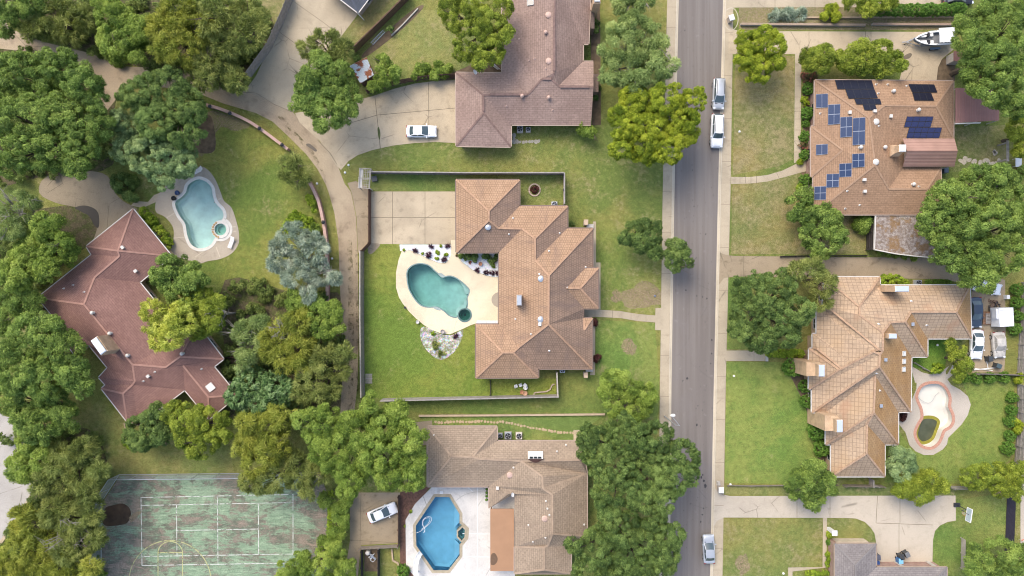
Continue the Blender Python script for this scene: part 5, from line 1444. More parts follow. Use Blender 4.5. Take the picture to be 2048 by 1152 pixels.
a_ = t.noise(0.55, 5, None, 0.65)
cc = t.mix(t.step(t.noise(2.4, 5, None, 0.7), 0.4, 0.62), (0.20, 0.155, 0.125), (0.34, 0.30, 0.27))
cc = t.mix(t.math('MULTIPLY', t.step(a_, 0.50, 0.62), 0.85), cc, (0.21, 0.125, 0.055))
cc = t.mix(t.math('MULTIPLY', t.step(t.noise(0.35, 4), 0.58, 0.70), 0.6), cc, (0.17, 0.17, 0.06))
cc = t.mix(1.0, cc, t.ramp(t.noise(9, 4), [(0.3, 0.65), (0.7, 1.3)]), 'MULTIPLY')
LITTER = t.surf(cc, 0.95, normal=t.bump(t.noise(9, 4), 0.7, 0.04))
m = MB(); m.poly(wpoly([(1751.5, 430), (1870, 430), (1870, 514), (1832, 511), (1790, 506), (1749, 498)], 2.6), 2.6, (), 0, 0.25); m.build('roof', LITTER, sh, world_parent=True)
m = MB()
for a, b in (((1750.5, 430), (1748, 499)), ((1748, 499), (1790, 507.5)), ((1790, 507.5), (1832, 512.5)), ((1832, 512.5), (1870, 515.5))): m.beam(P(*a, 2.55), P(*b, 2.55), 0.14, 0.34)
m.build('fascia', OFFWHITE, sh, world_parent=True)
for x, y in ((1751, 496), (1790, 505), (1830, 510), (1868, 512)):
    m = MB(); q = P(x, y, 2.4); m.box((q.x, q.y, 1.2), (0.13, 0.13, 2.4)); m.build('post', OFFWHITE, sh, world_parent=True)
# ================================================================= TREES AND SHRUBS
# leaf colours: three tones of each kind of leaf (real differences between leaves, not light)
LEAF = dict(
    oak=leaf_mat('oak_leaf', (0.024, 0.042, 0.010), (0.052, 0.082, 0.020), (0.100, 0.140, 0.040)),
    mid=leaf_mat('ash_leaf', (0.030, 0.052, 0.010), (0.068, 0.104, 0.020), (0.130, 0.175, 0.042)),
    bright=leaf_mat('maple_leaf', (0.038, 0.062, 0.009), (0.084, 0.122, 0.019), (0.148, 0.188, 0.042)),
    yellow=leaf_mat('elm_leaf', (0.040, 0.058, 0.006), (0.092, 0.118, 0.012), (0.165, 0.190, 0.030)),
    gold=leaf_mat('golden_leaf', (0.048, 0.070, 0.004), (0.114, 0.142, 0.009), (0.205, 0.225, 0.025)),
    olive=leaf_mat('cedar_leaf', (0.040, 0.052, 0.012), (0.086, 0.104, 0.026), (0.150, 0.165, 0.052)),
    goldcedar=leaf_mat('golden_cedar_leaf', (0.048, 0.058, 0.007), (0.104, 0.120, 0.016), (0.180, 0.188, 0.040)),
    grey=leaf_mat('grey_green_leaf', (0.045, 0.070, 0.028), (0.100, 0.142, 0.058), (0.175, 0.220, 0.105)),
    pale=leaf_mat('pale_leaf', (0.048, 0.072, 0.020), (0.098, 0.134, 0.042), (0.168, 0.205, 0.080)),
    silver=leaf_mat('silver_leaf', (0.050, 0.070, 0.048), (0.110, 0.140, 0.104), (0.225, 0.255, 0.205), 0.1),
    magnolia=leaf_mat('magnolia_leaf', (0.015, 0.036, 0.009), (0.042, 0.078, 0.022), (0.100, 0.145, 0.062), 0.05),
    willow=leaf_mat('willow_leaf', (0.095, 0.115, 0.014), (0.190, 0.210, 0.034), (0.300, 0.310, 0.080)),
    box=leaf_mat('boxwood_leaf', (0.022, 0.052, 0.007), (0.046, 0.094, 0.013), (0.088, 0.150, 0.028)),
    lime=leaf_mat('privet_leaf', (0.048, 0.080, 0.006), (0.105, 0.150, 0.012), (0.185, 0.220, 0.030)),
    purple=leaf_mat('purple_leaf', (0.014, 0.006, 0.011), (0.028, 0.010, 0.020), (0.052, 0.021, 0.032), 0.05),
    red=leaf_mat('maroon_leaf', (0.024, 0.008, 0.007), (0.042, 0.014, 0.013), (0.064, 0.028, 0.021)),
    bloom=leaf_mat('rose_blossom', (0.028, 0.055, 0.012), (0.070, 0.055, 0.028), (0.300, 0.095, 0.080)),
    under=leaf_mat('undergrowth_leaf', (0.030, 0.046, 0.010), (0.062, 0.084, 0.020), (0.115, 0.140, 0.040)),
)
# kind -> (clump radius, clump spacing factor, leaf size, leaf length ratio, spray 0..1, gap share)
STYLE = dict(oak=(0.62, 1.25, 0.22, 1.5, 0.20, 0.03), mid=(0.80, 1.20, 0.26, 1.5, 0.30, 0.06), bright=(0.85, 1.2, 0.25, 1.5, 0.25, 0.04), yellow=(0.70, 1.2, 0.22, 1.5, 0.30, 0.06), gold=(0.62, 1.25, 0.20, 1.4, 0.25, 0.05),
             olive=(0.75, 1.05, 0.24, 2.6, 0.65, 0.10), goldcedar=(0.75, 1.05, 0.24, 2.6, 0.60, 0.08), grey=(0.55, 1.2, 0.22, 1.5, 0.25, 0.05), pale=(0.95, 0.95, 0.20, 2.0, 0.60, 0.14), silver=(0.60, 1.15, 0.19, 2.8, 0.75, 0.05),
             magnolia=(0.42, 1.25, 0.30, 1.7, 0.30, 0.02), willow=(0.60, 1.15, 0.20, 2.6, 0.60, 0.06), box=(0.22, 1.3, 0.13, 1.4, 0.15, 0.0), lime=(0.30, 1.2, 0.16, 1.5, 0.35, 0.03), purple=(0.20, 1.2, 0.17, 3.0, 0.9, 0.0), red=(0.28, 1.2, 0.17, 1.5, 0.4, 0.0), bloom=(0.26, 1.2, 0.15, 1.4, 0.4, 0.0), under=(0.5, 1.0, 0.26, 1.6, 0.4, 0.1))

def unit(n):
    v = RNG.normal(size=(n, 3))
    return v / np.linalg.norm(v, axis=1)[:, None]

def foliage(name, lobes, kind, parent=None, density=1.0, leaf_scale=1.0, zs=0.78, mat=None, low=-0.35):
    """leaf triangles on the shells of many small clumps that cover each lobe; lobes are (x, y, z, r) in world metres"""
    rc0, pack, ls, ratio, spray, gap = STYLE[kind]
    ls *= leaf_scale * 0.84
    V, T = [], []
    L = np.array([l[:4] for l in lobes])
    for li, (lx, ly, lz, r) in enumerate(L):
        rc = min(rc0 * 0.78, r * 0.5) * (0.85 + 0.3 * RNG.random())
        nc = max(4, int(2.6 * (r / rc) ** 2 * pack))
        d = unit(nc * 2)
        d = d[d[:, 2] > low][:nc]
        # lumpy outline: low-frequency swell of the lobe radius
        k1, k2 = RNG.normal(size=3) * 2.2, RNG.normal(size=3) * 4.0
        swell = 1 + 0.13 * np.sin(d @ k1 + li) + 0.09 * np.sin(d @ k2 + 2 * li)
        rad = (r - rc * 0.75) * swell * (1 - 0.34 * RNG.random(len(d)) ** 1.5)
        c = np.stack([d[:, 0] * rad, d[:, 1] * rad, d[:, 2] * rad * zs], 1) + (lx, ly, lz)
        keep = RNG.random(len(c)) > gap
        # drop clumps buried deep inside another lobe
        for lj, (ox, oy, oz, orr) in enumerate(L):
            if lj == li: continue
            q = (c - (ox, oy, oz)) / (orr, orr, orr * zs)
            keep &= (q * q).sum(1) > 0.42
        c, dd = c[keep], d[keep]
        if len(c) == 0: continue
        rcs = rc * RNG.uniform(0.65, 1.3, len(c))
        tone = RNG.normal(0.5, 0.17, len(c)) + RNG.normal(0, 0.07)
        leaf_a = 0.5 * ls * ls * ratio * 0.62
        nl = np.maximum(6, (2.3 * math.pi * rcs ** 2 / leaf_a * 1.15 * density)).astype(int)
        idx = np.repeat(np.arange(len(c)), nl)
        u = unit(len(idx))
        # favour the outer/upper side of each clump
        out = dd[idx] * 0.75 + (0, 0, 0.55)
        flip = (u * out).sum(1) < -0.35
        u[flip] *= -1
        sh = (0.55 + 0.5 * RNG.random(len(idx)))
        p = c[idx] + u * (rcs[idx] * sh)[:, None]
        nrm = u + unit(len(idx)) * 0.75 + (0, 0, 0.35)
        nrm /= np.linalg.norm(nrm, axis=1)[:, None]
        a = unit(len(idx)) * (1 - spray * 0.8) + (u + dd[idx] * 0.6 - (0, 0, 0.15)) * spray
        a -= nrm * (a * nrm).sum(1)[:, None] * (1 - 0.5 * spray)
        a /= np.linalg.norm(a, axis=1)[:, None] + 1e-9
        b = np.cross(nrm, a)
        b /= np.linalg.norm(b, axis=1)[:, None] + 1e-9
        s = (ls * RNG.uniform(0.65, 1.25, len(idx)))[:, None]
        w = s * 0.62 / max(1.0, ratio / 2.2)
        V.append(np.stack([p - b * w * 0.5 - a * s * ratio * 0.3, p + b * w * 0.5 - a * s * ratio * 0.3, p + a * s * ratio * 0.7], 1))
        T.append(np.clip(tone[idx] + RNG.normal(0, 0.17, len(idx)), 0, 1))
    V = np.concatenate(V).reshape(-1, 3)
    T = np.concatenate(T)
    n = len(T)
    me = bpy.data.meshes.new(name)
    me.vertices.add(n * 3)
    me.vertices.foreach_set('co', V.astype(np.float32).ravel())
    me.loops.add(n * 3)
    me.loops.foreach_set('vertex_index', np.arange(n * 3, dtype=np.int32))
    me.polygons.add(n)
    me.polygons.foreach_set('loop_start', np.arange(0, n * 3, 3, dtype=np.int32))
    at = me.attributes.new('tint', 'FLOAT', 'FACE')
    at.data.foreach_set('value', T.astype(np.float32))
    me.materials.append(mat or LEAF[kind])
    me.update(calc_edges=True)
    o = bpy.data.objects.new(name, me)
    COL.objects.link(o)
    if parent is not None:
        o.parent = parent
        o.matrix_parent_inverse = parent_matrix(parent).inverted()
    return o, n

N_LEAF = [0]
def tree(label, lobes, kind, top, name='tree', cat='tree', group=None, dens=1.0, leaf=1.0, bark=None, zs=0.78, twigs=0):
    """lobes: (px, py, r_px[, drop]) as seen in the photo at crown height; top: height of the tree in metres"""
    W = []
    for l in lobes:
        r = l[2] * 0.070
        drop = l[3] if len(l) > 3 else random.uniform(0, 0.16) * top
        zc = max(top - r * zs - drop, r * 0.55)
        c = P(l[0], l[1], zc)
        W.append((c.x, c.y, zc, l[2] * (CAM_H - zc) / F_PX))
    n0 = len(W)                                      # fill the hollows between neighbouring boughs
    for i in range(n0):
        for j in range(i):
            a, b = W[i], W[j]
            d = math.hypot(a[0] - b[0], a[1] - b[1])
            if 0.55 * (a[3] + b[3]) < d < 1.05 * (a[3] + b[3]) and random.random() < 0.55:
                rr = min(a[3], b[3]) * random.uniform(0.5, 0.75)
                W.append(((a[0] + b[0]) / 2, (a[1] + b[1]) / 2, (a[2] + b[2]) / 2 - random.uniform(0, .12) * top, rr))
    sw = sum(w[3] ** 2 for w in W)
    bx, by = sum(w[0] * w[3] ** 2 for w in W) / sw, sum(w[1] * w[3] ** 2 for w in W) / sw
    root = thing(name, label, cat, (bx, by, G), 0, group)
    m = MB()
    zt = min(w[2] for w in W)
    r0 = 0.06 + 0.026 * top
    fork = Vector((bx, by, max(0.5, zt * 0.5)))
    m.tube([(bx, by, 0), (bx + .05, by, fork.z * 0.5), fork], [r0 * 1.3, r0, r0 * 0.85], 9)
    for x, y, z, r in W[:n0]:
        e = Vector((x, y, z + r * 0.25))
        mid = fork.lerp(e, 0.5) + Vector((random.uniform(-.3, .3), random.uniform(-.3, .3), 0.3))
        m.tube([fork, mid, e], [r0 * 0.6, r0 * 0.38, r0 * 0.12], 6)
        for _ in range(3):
            d = Vector(unit(1)[0]); d.z = abs(d.z) * .6
            m.tube([mid, mid.lerp(e, .5) + d * r * .3, e + d * r * 0.7], [r0 * .22, r0 * .15, 0.02], 5)
    for _ in range(twigs):
        x, y, z, r = random.choice(W)
        c = Vector((x, y, z + r * 0.2))
        d = Vector(unit(1)[0]); d.z = abs(d.z) * 0.5 + 0.15
        d.normalize()
        tip = c + Vector((d.x * r * 1.02, d.y * r * 1.02, d.z * r * .92))
        m.tube([c, c.lerp(tip, .6) + Vector(unit(1)[0]) * .15, tip], [0.07, 0.05, 0.02], 5)
        for _ in range(4):
            q = c.lerp(tip, random.uniform(.45, .85))
            m.tube([q, q + (d + Vector(unit(1)[0]) * .8) * random.uniform(.5, 1.1)], [0.03, 0.012], 4)
    m.build('trunk', bark or BARK, root, world_parent=True)
    o, n = foliage('crown', W, kind, root, dens, leaf, zs)
    N_LEAF[0] += n
    return root

def shrub(label, px, py, r, kind='box', h=None, name='shrub', cat='shrub', group=None, dens=1.0, extra=()):
    rm = r * 0.0725
    h = h or rm * 1.6
    W = []
    for x, y, rr in ((px, py, r),) + tuple(extra):
        q = rr * 0.0725
        zc = max(h - q * 0.9, q * 0.35)
        c = P(x, y, zc)
        W.append((c.x, c.y, zc, q))
    root = thing(name, label, cat, (W[0][0], W[0][1], G), 0, group)
    m = MB()
    m.tube([(W[0][0], W[0][1], 0.0), (W[0][0], W[0][1], W[0][2])], [0.06, 0.03], 6)
    for k in range(4):
        a = k * 1.57 + .4
        m.tube([(W[0][0], W[0][1], 0.1), (W[0][0] + .5 * W[0][3] * math.cos(a), W[0][1] + .5 * W[0][3] * math.sin(a), W[0][2])], [0.03, 0.012], 5)
    m.build('stem', BARK, root, world_parent=True)
    o, n = foliage('foliage', W, kind, root, dens, 1.0, 0.9, low=-0.6)
    N_LEAF[0] += n
    return root

TREES = [
    # upper left
    ('dense mid green tree in the top left corner above the alley', [(25, 15, 42), (60, 5, 38), (8, 45, 32)], 'mid', 8),
    ('low olive green tree bordering the alley, right of the corner tree', [(100, 45, 42), (145, 60, 38), (70, 65, 26), (125, 30, 35), (165, 40, 30)], 'olive', 6),
    ('tall bright green tree left of the golden cedars at the top', [(230, 40, 42), (260, 85, 38), (235, 100, 32), (285, 60, 30), (215, 15, 30), (275, 118, 18), (230, 75, 36)], 'bright', 8.5),
    ('golden yellow cedar at the top beside the bright green tree', [(335, 60, 44), (375, 100, 40), (360, 25, 40), (330, 100, 28), (395, 60, 36), (310, 50, 24)], 'goldcedar', 10),
    ('large olive cedar near the fence at the top of the concrete drive', [(440, 40, 50), (490, 70, 42), (500, 30, 36), (450, 85, 36), (515, 60, 22)], 'olive', 10.5),
    ('grey olive cedar hanging over the bend of the alley', [(435, 145, 40), (470, 160, 26), (408, 160, 26), (420, 125, 28), (445, 118, 28)], 'olive', 8),
    ('dark green oak at the left edge below the alley', [(45, 150, 52), (115, 140, 48), (165, 165, 40), (85, 185, 45), (10, 180, 40), (190, 205, 30)], 'mid', 12.5),
    ('huge green oak at the left edge over the hidden driveway', [(60, 245, 56), (125, 240, 48), (180, 245, 42), (50, 300, 46), (115, 305, 44), (165, 295, 40), (12, 225, 44), (90, 225, 44), (20, 330, 30), (150, 330, 26)], 'mid', 14),
    ('dark oak between the alley and the turquoise pool', [(305, 195, 52), (355, 215, 48), (270, 190, 34), (345, 175, 40), (370, 265, 38), (388, 225, 28), (310, 245, 40)], 'oak', 11),
    ('pale grey green tree overhanging the turquoise pool deck', [(260, 255, 40), (300, 310, 44), (350, 315, 46), (255, 300, 32), (325, 350, 28), (375, 330, 24), (240, 240, 24)], 'grey', 9.5),
    ('sparse tree with bare grey limbs at the left edge', [(35, 420, 34), (20, 455, 30), (60, 400, 24)], 'pale', 9),
    ('leafy green tree beside the left gable of the maroon roof', [(98, 455, 34), (65, 510, 46), (120, 500, 38), (30, 550, 36), (130, 480, 20), (95, 540, 30)], 'bright', 9),
    ('green tree at the left edge beyond the maroon roof corner', [(25, 600, 38), (60, 610, 32), (20, 645, 32), (75, 640, 22)], 'mid', 8),
    ('broad mid green tree over the lower left corner of the maroon roof', [(65, 680, 50), (120, 700, 44), (150, 745, 40), (95, 760, 46), (40, 745, 48), (165, 770, 26), (15, 710, 36), (95, 660, 36)], 'mid', 10.5),
    ('thin olive tree above the cul-de-sac at the left edge', [(85, 855, 38), (130, 835, 32), (50, 830, 34), (15, 800, 36), (50, 790, 36), (110, 800, 34)], 'mid', 8),
    ('straggly yellow green tree left of the curved planting bed', [(60, 885, 28), (85, 920, 26), (35, 935, 28), (55, 950, 20)], 'bright', 7),
    ('open olive tree with bare twigs in the lower left shrubbery', [(120, 925, 40), (160, 905, 34), (165, 950, 38), (130, 965, 36), (200, 940, 24), (85, 965, 28), (175, 985, 24)], 'olive', 8),
    ('tangled grey olive tree left of the tennis court fence', [(150, 1040, 42), (120, 1020, 36), (185, 1030, 26), (165, 1085, 40), (195, 1075, 24), (185, 1010, 24), (140, 1100, 36)], 'olive', 8),
    ('yellow olive cedar in the bottom left corner', [(60, 1050, 38), (85, 1090, 40), (40, 1110, 40), (90, 1130, 40), (140, 1140, 38), (20, 1140, 36), (45, 1030, 24), (185, 1130, 24)], 'goldcedar', 8),
    # around the maroon roofed house
    ('dark green tree at the bottom corner of the maroon roof', [(290, 862, 38), (315, 838, 34), (278, 880, 24), (325, 870, 24)], 'oak', 6.5),
    ('yellow green tree on the lawn below the maroon roof', [(375, 845, 42), (425, 845, 38), (405, 880, 38), (440, 865, 30), (345, 828, 26), (375, 875, 28)], 'yellow', 8),
    ('glossy dark magnolia at the right end of the maroon roof', [(500, 775, 40), (550, 780, 38), (515, 815, 36), (478, 795, 28), (535, 808, 30), (575, 780, 22)], 'magnolia', 7),
    ('lime yellow willow hanging over the maroon roof', [(310, 625, 28), (335, 650, 38), (365, 645, 30), (318, 680, 22), (345, 675, 28), (300, 650, 20), (365, 620, 22)], 'willow', 9.5),
    ('round green tree behind the lime willow', [(345, 545, 38), (385, 558, 36), (330, 560, 26), (365, 580, 36), (318, 555, 18)], 'mid', 7.5),
    ('olive green tree right of the lime willow', [(400, 600, 34), (420, 625, 30), (390, 650, 32), (425, 650, 24), (435, 605, 20)], 'yellow', 7.5),
    ('thin silvery tree on the left of the shrubbery beside the alley', [(490, 665, 30), (500, 700, 32), (485, 725, 20), (520, 650, 24), (530, 680, 24)], 'pale', 6.5),
    ('yellow olive cedar in the middle of the shrubbery beside the alley', [(565, 670, 40), (600, 690, 38), (565, 720, 34), (600, 645, 30), (545, 695, 28), (600, 725, 26)], 'goldcedar', 7.5),
    ('fresh green tree where the pink wall ends', [(635, 625, 36), (660, 650, 30), (615, 605, 28), (590, 600, 24), (665, 620, 22), (640, 660, 26)], 'bright', 7),
    ('dull olive tree overhanging the narrow end of the alley', [(655, 720, 36), (690, 705, 22), (625, 765, 34), (655, 770, 30), (680, 740, 24), (610, 790, 24), (640, 790, 24)], 'olive', 7.5),
    ('silver blue leaved tree leaning over the pink wall', [(585, 480, 38), (620, 505, 42), (565, 520, 30), (640, 548, 30), (600, 555, 40), (668, 556, 16), (560, 490, 22), (632, 505, 24), (618, 590, 20)], 'silver', 7.5),
    ('small bronze green tree inside the gap of the pink wall', [(580, 345, 26), (602, 360, 20), (572, 325, 16), (592, 325, 18)], 'olive', 5),
    ('dense round green oak between the two concrete driveways', [(650, 175, 48), (690, 190, 36), (620, 195, 40), (660, 225, 42), (640, 140, 36), (640, 252, 16), (690, 225, 28), (612, 165, 26), (680, 150, 30)], 'mid', 11),
    ('olive cedar behind the round oak by the rusty shed', [(650, 95, 36), (620, 98, 28), (682, 100, 26), (655, 75, 20)], 'olive', 7),
    ('small light green tree beside the rusty shed', [(768, 128, 20), (778, 152, 22), (758, 165, 16), (790, 145, 14), (745, 172, 12)], 'bright', 4.5),
    ('large green tree beside the top wing of the brown shingled house', [(930, 40, 42), (975, 50, 40), (945, 90, 40), (990, 20, 36), (980, 105, 30), (900, 15, 26), (1005, 65, 26), (965, 125, 20)], 'yellow', 10),
    ('feathery pale green tree beside the street at the top', [(1240, 90, 42), (1290, 80, 42), (1255, 135, 46), (1305, 135, 42), (1225, 145, 34), (1265, 50, 30), (1340, 140, 22), (1270, 170, 30), (1320, 100, 30)], 'pale', 9),
    ('thin pale tree at the top edge beside the brown roof', [(1240, 5, 26), (1285, 5, 24), (1260, -20, 30)], 'pale', 6),
    ('big yellow green tree spreading over the street', [(1270, 205, 40), (1330, 200, 36), (1385, 205, 32), (1250, 255, 36), (1300, 255, 46), (1360, 265, 40), (1290, 300, 36), (1340, 305, 28), (1240, 300, 24), (1375, 240, 26), (1235, 230, 22)], 'gold', 10),
    ('small round green tree at the corner of the brown shingled house', [(1172, 257, 18), (1163, 250, 12), (1182, 264, 12)], 'bright', 3.2),
    ('dark green tree on the front lawn of the tan tiled house', [(1270, 462, 26), (1298, 478, 26), (1250, 475, 18), (1308, 503, 18), (1285, 452, 18), (1316, 452, 12), (1282, 488, 20)], 'oak', 6),
    ('small dark green tree leaning over the kerb', [(1352, 495, 24), (1345, 518, 24), (1368, 515, 22), (1350, 535, 12)], 'oak', 6),
    ('light green tree south of the tan tiled house front', [(1222, 762, 26), (1258, 778, 30), (1290, 795, 30), (1218, 790, 24), (1230, 820, 18), (1275, 820, 26), (1245, 760, 22)], 'bright', 5.5),
    ('massive dark green oak beside the street, upper of the pair', [(1195, 890, 44), (1250, 875, 50), (1305, 880, 42), (1365, 915, 38), (1225, 935, 46), (1295, 940, 50), (1345, 955, 42), (1215, 985, 36), (1280, 990, 42), (1175, 870, 26), (1380, 950, 24), (1320, 1000, 30)], 'oak', 12.5),
    ('massive dark green oak beside the street, lower of the pair', [(1190, 1095, 42), (1240, 1060, 44), (1290, 1080, 48), (1340, 1075, 32), (1255, 1115, 50), (1180, 1135, 36), (1330, 1115, 34), (1148, 1088, 20), (1220, 1030, 28), (1310, 1040, 28), (1290, 1140, 40)], 'oak', 11),
    # bottom centre
    ('wide spreading green tree above the driveway with the white sedan', [(645, 850, 46), (710, 860, 48), (775, 850, 42), (820, 880, 34), (690, 915, 50), (755, 915, 44), (820, 955, 32), (798, 825, 24), (830, 920, 30), (700, 965, 32), (740, 805, 20), (655, 900, 40), (780, 955, 28), (610, 840, 28)], 'bright', 11),
    ('olive yellow cedar left of the wide spreading tree', [(530, 860, 42), (500, 890, 36), (560, 840, 34), (520, 925, 36), (495, 845, 26), (550, 900, 34)], 'goldcedar', 9),
    ('grey olive tree hanging over the top right of the tennis court', [(560, 950, 38), (600, 945, 36), (525, 965, 28), (580, 920, 34), (630, 950, 28), (500, 965, 24), (615, 985, 18)], 'olive', 9),
    ('ivy clad green bush on the right fence of the tennis court', [(655, 1000, 18), (680, 1020, 22), (675, 1060, 22), (680, 1045, 20), (668, 1080, 16), (650, 1085, 16), (690, 1000, 16)], 'bright', 3.2),
    ('leafy tree at the bottom edge right of the tennis court', [(605, 1130, 32), (655, 1120, 34), (695, 1140, 22), (570, 1145, 26), (640, 1150, 32), (675, 1100, 16)], 'bright', 6),
    # east side
    ('bright yellow green tree on the lawn facing the parked minivan', [(1500, 90, 32), (1540, 95, 32), (1515, 135, 32), (1530, 68, 24), (1485, 115, 20), (1550, 125, 22)], 'gold', 6.5),
    ('tidy green tree over the drive, left of a similar wider one', [(1628, 118, 28), (1652, 110, 22), (1645, 130, 20), (1615, 110, 16)], 'yellow', 5),
    ('wide green tree over the solar house drive', [(1700, 118, 32), (1742, 122, 36), (1785, 125, 26), (1765, 100, 24), (1715, 98, 22), (1800, 130, 16)], 'yellow', 5.5),
    ('yellow green tree at the top edge above the hedge', [(1710, 0, 26), (1755, -2, 30), (1735, 15, 20), (1780, 5, 16)], 'yellow', 5),
    ('huge bright green tree filling the top right corner', [(1945, 85, 42), (1995, 60, 46), (2030, 110, 42), (1955, 145, 42), (2005, 175, 46), (2040, 30, 36), (2030, 215, 32), (1985, 20, 32), (1990, 120, 44), (1930, 45, 28), (1975, 185, 30)], 'mid', 12),
    ('yellowing tree at the right edge below the huge bright tree', [(2040, 255, 28), (2050, 290, 26), (2030, 270, 16)], 'yellow', 6),
    ('spreading dark olive tree right of the mossy flat roof', [(1895, 400, 46), (1945, 385, 44), (1875, 450, 38), (1925, 445, 44), (1885, 495, 36), (1860, 430, 28), (1930, 500, 34), (1960, 350, 22)], 'mid', 10),
    ('big olive green tree at the right edge over the parking yard', [(2000, 395, 44), (1985, 450, 44), (2030, 440, 36), (1955, 520, 42), (2010, 510, 42), (1970, 560, 28), (2035, 490, 30), (2000, 350, 28), (1940, 555, 22), (1915, 530, 20)], 'mid', 10.5),
    ('soft green tree at the lower left corner of the solar house', [(1600, 405, 28), (1620, 430, 26), (1585, 425, 18), (1610, 385, 16)], 'mid', 5),
    ('soft green tree beside the fence below the solar house', [(1645, 445, 36), (1640, 490, 34), (1672, 470, 26), (1615, 470, 24), (1665, 440, 22)], 'mid', 6),
    ('large dark green tree on the lawn left of the orange tiled roof', [(1505, 585, 44), (1555, 575, 40), (1495, 635, 44), (1550, 635, 48), (1590, 620, 36), (1525, 675, 36), (1575, 670, 30), (1485, 660, 26), (1540, 600, 40)], 'oak', 10),
    ('bronze green tree between the driveway and the orange tiled roof', [(1620, 545, 34), (1648, 572, 28), (1600, 540, 26), (1640, 600, 24), (1585, 545, 18), (1660, 555, 18)], 'olive', 7.5),
    ('bushy green tree on the lawn at the lower end of the orange roof', [(1620, 965, 42), (1598, 978, 26), (1652, 970, 26), (1628, 1000, 24), (1625, 935, 22), (1590, 960, 16)], 'mid', 5.5),
    ('round fresh green tree at the lower right corner of the orange roof', [(1788, 922, 26), (1812, 915, 22), (1800, 945, 22), (1795, 905, 16), (1820, 930, 16)], 'grey', 4.5),
    ('olive tree overhanging the wide pale driveway', [(1818, 970, 30), (1862, 965, 30), (1840, 985, 26), (1885, 970, 18), (1805, 980, 18)], 'yellow', 5),
    ('green tree at the right end of the back fence', [(1945, 955, 26), (1985, 948, 28), (2018, 955, 26), (2042, 940, 26), (2030, 985, 18), (2000, 975, 22)], 'yellow', 5),
    ('green tree in the bottom right corner beside the black tarpaulin', [(1960, 1120, 32), (2000, 1105, 34), (2035, 1110, 30), (1990, 1140, 30), (2025, 1140, 30), (1945, 1140, 20)], 'mid', 6),
    ('light green small tree in the courtyard of the orange tiled house', [(1910, 705, 20), (1928, 728, 18), (1915, 748, 16), (1900, 690, 14)], 'yellow', 4),
]
for lab, lobes, kind, top in TREES:
    tree(lab, lobes, kind, top, bark=BARK_GREY if kind in ('pale', 'silver') else None, twigs={'pale': 10, 'olive': 4, 'silver': 4}.get(kind, 1))

# bare grey limbs
def dead_tree(label, px, py, r, top):
    c = P(px, py, top * 0.6)
    root = thing('bare_tree', label, 'tree', (c.x, c.y, G))
    m = MB()
    b = Vector((c.x, c.y, 0))
    f = Vector((c.x, c.y, top * 0.45))
    m.tube([b, f], [0.16, 0.12], 8)
    R_ = r * 0.07
    for k in range(13):
        a = k * 2.4 + random.random()
        tip = f + Vector((math.cos(a) * R_ * random.uniform(.5, 1), math.sin(a) * R_ * random.uniform(.5, 1), top * random.uniform(.25, .55)))
        mid = f.lerp(tip, .5) + Vector((0, 0, .35))
        m.tube([f, mid, tip], [0.09, 0.06, 0.02], 6)
        for _ in range(6):
            q = mid.lerp(tip, random.random())
            m.tube([q, q + Vector((random.uniform(-1, 1), random.uniform(-1, 1), random.uniform(-.1, .6))) * R_ * 0.4], [0.035, 0.012], 4)
    m.build('trunk', BARK_GREY, root, world_parent=True)
dead_tree('bare grey branches among the trees at the left edge', 30, 425, 44, 9.6)
dead_tree('bare grey branches right of the round green trees by the maroon roof', 447, 628, 22, 7)
dead_tree('bare grey branches over the shrubbery by the alley', 575, 655, 26, 7.6)
dead_tree('bare twiggy limbs left of the tennis court', 150, 1060, 44, 8.3)
dead_tree('bare branches over the gap in the wide spreading tree', 815, 935, 26, 9)

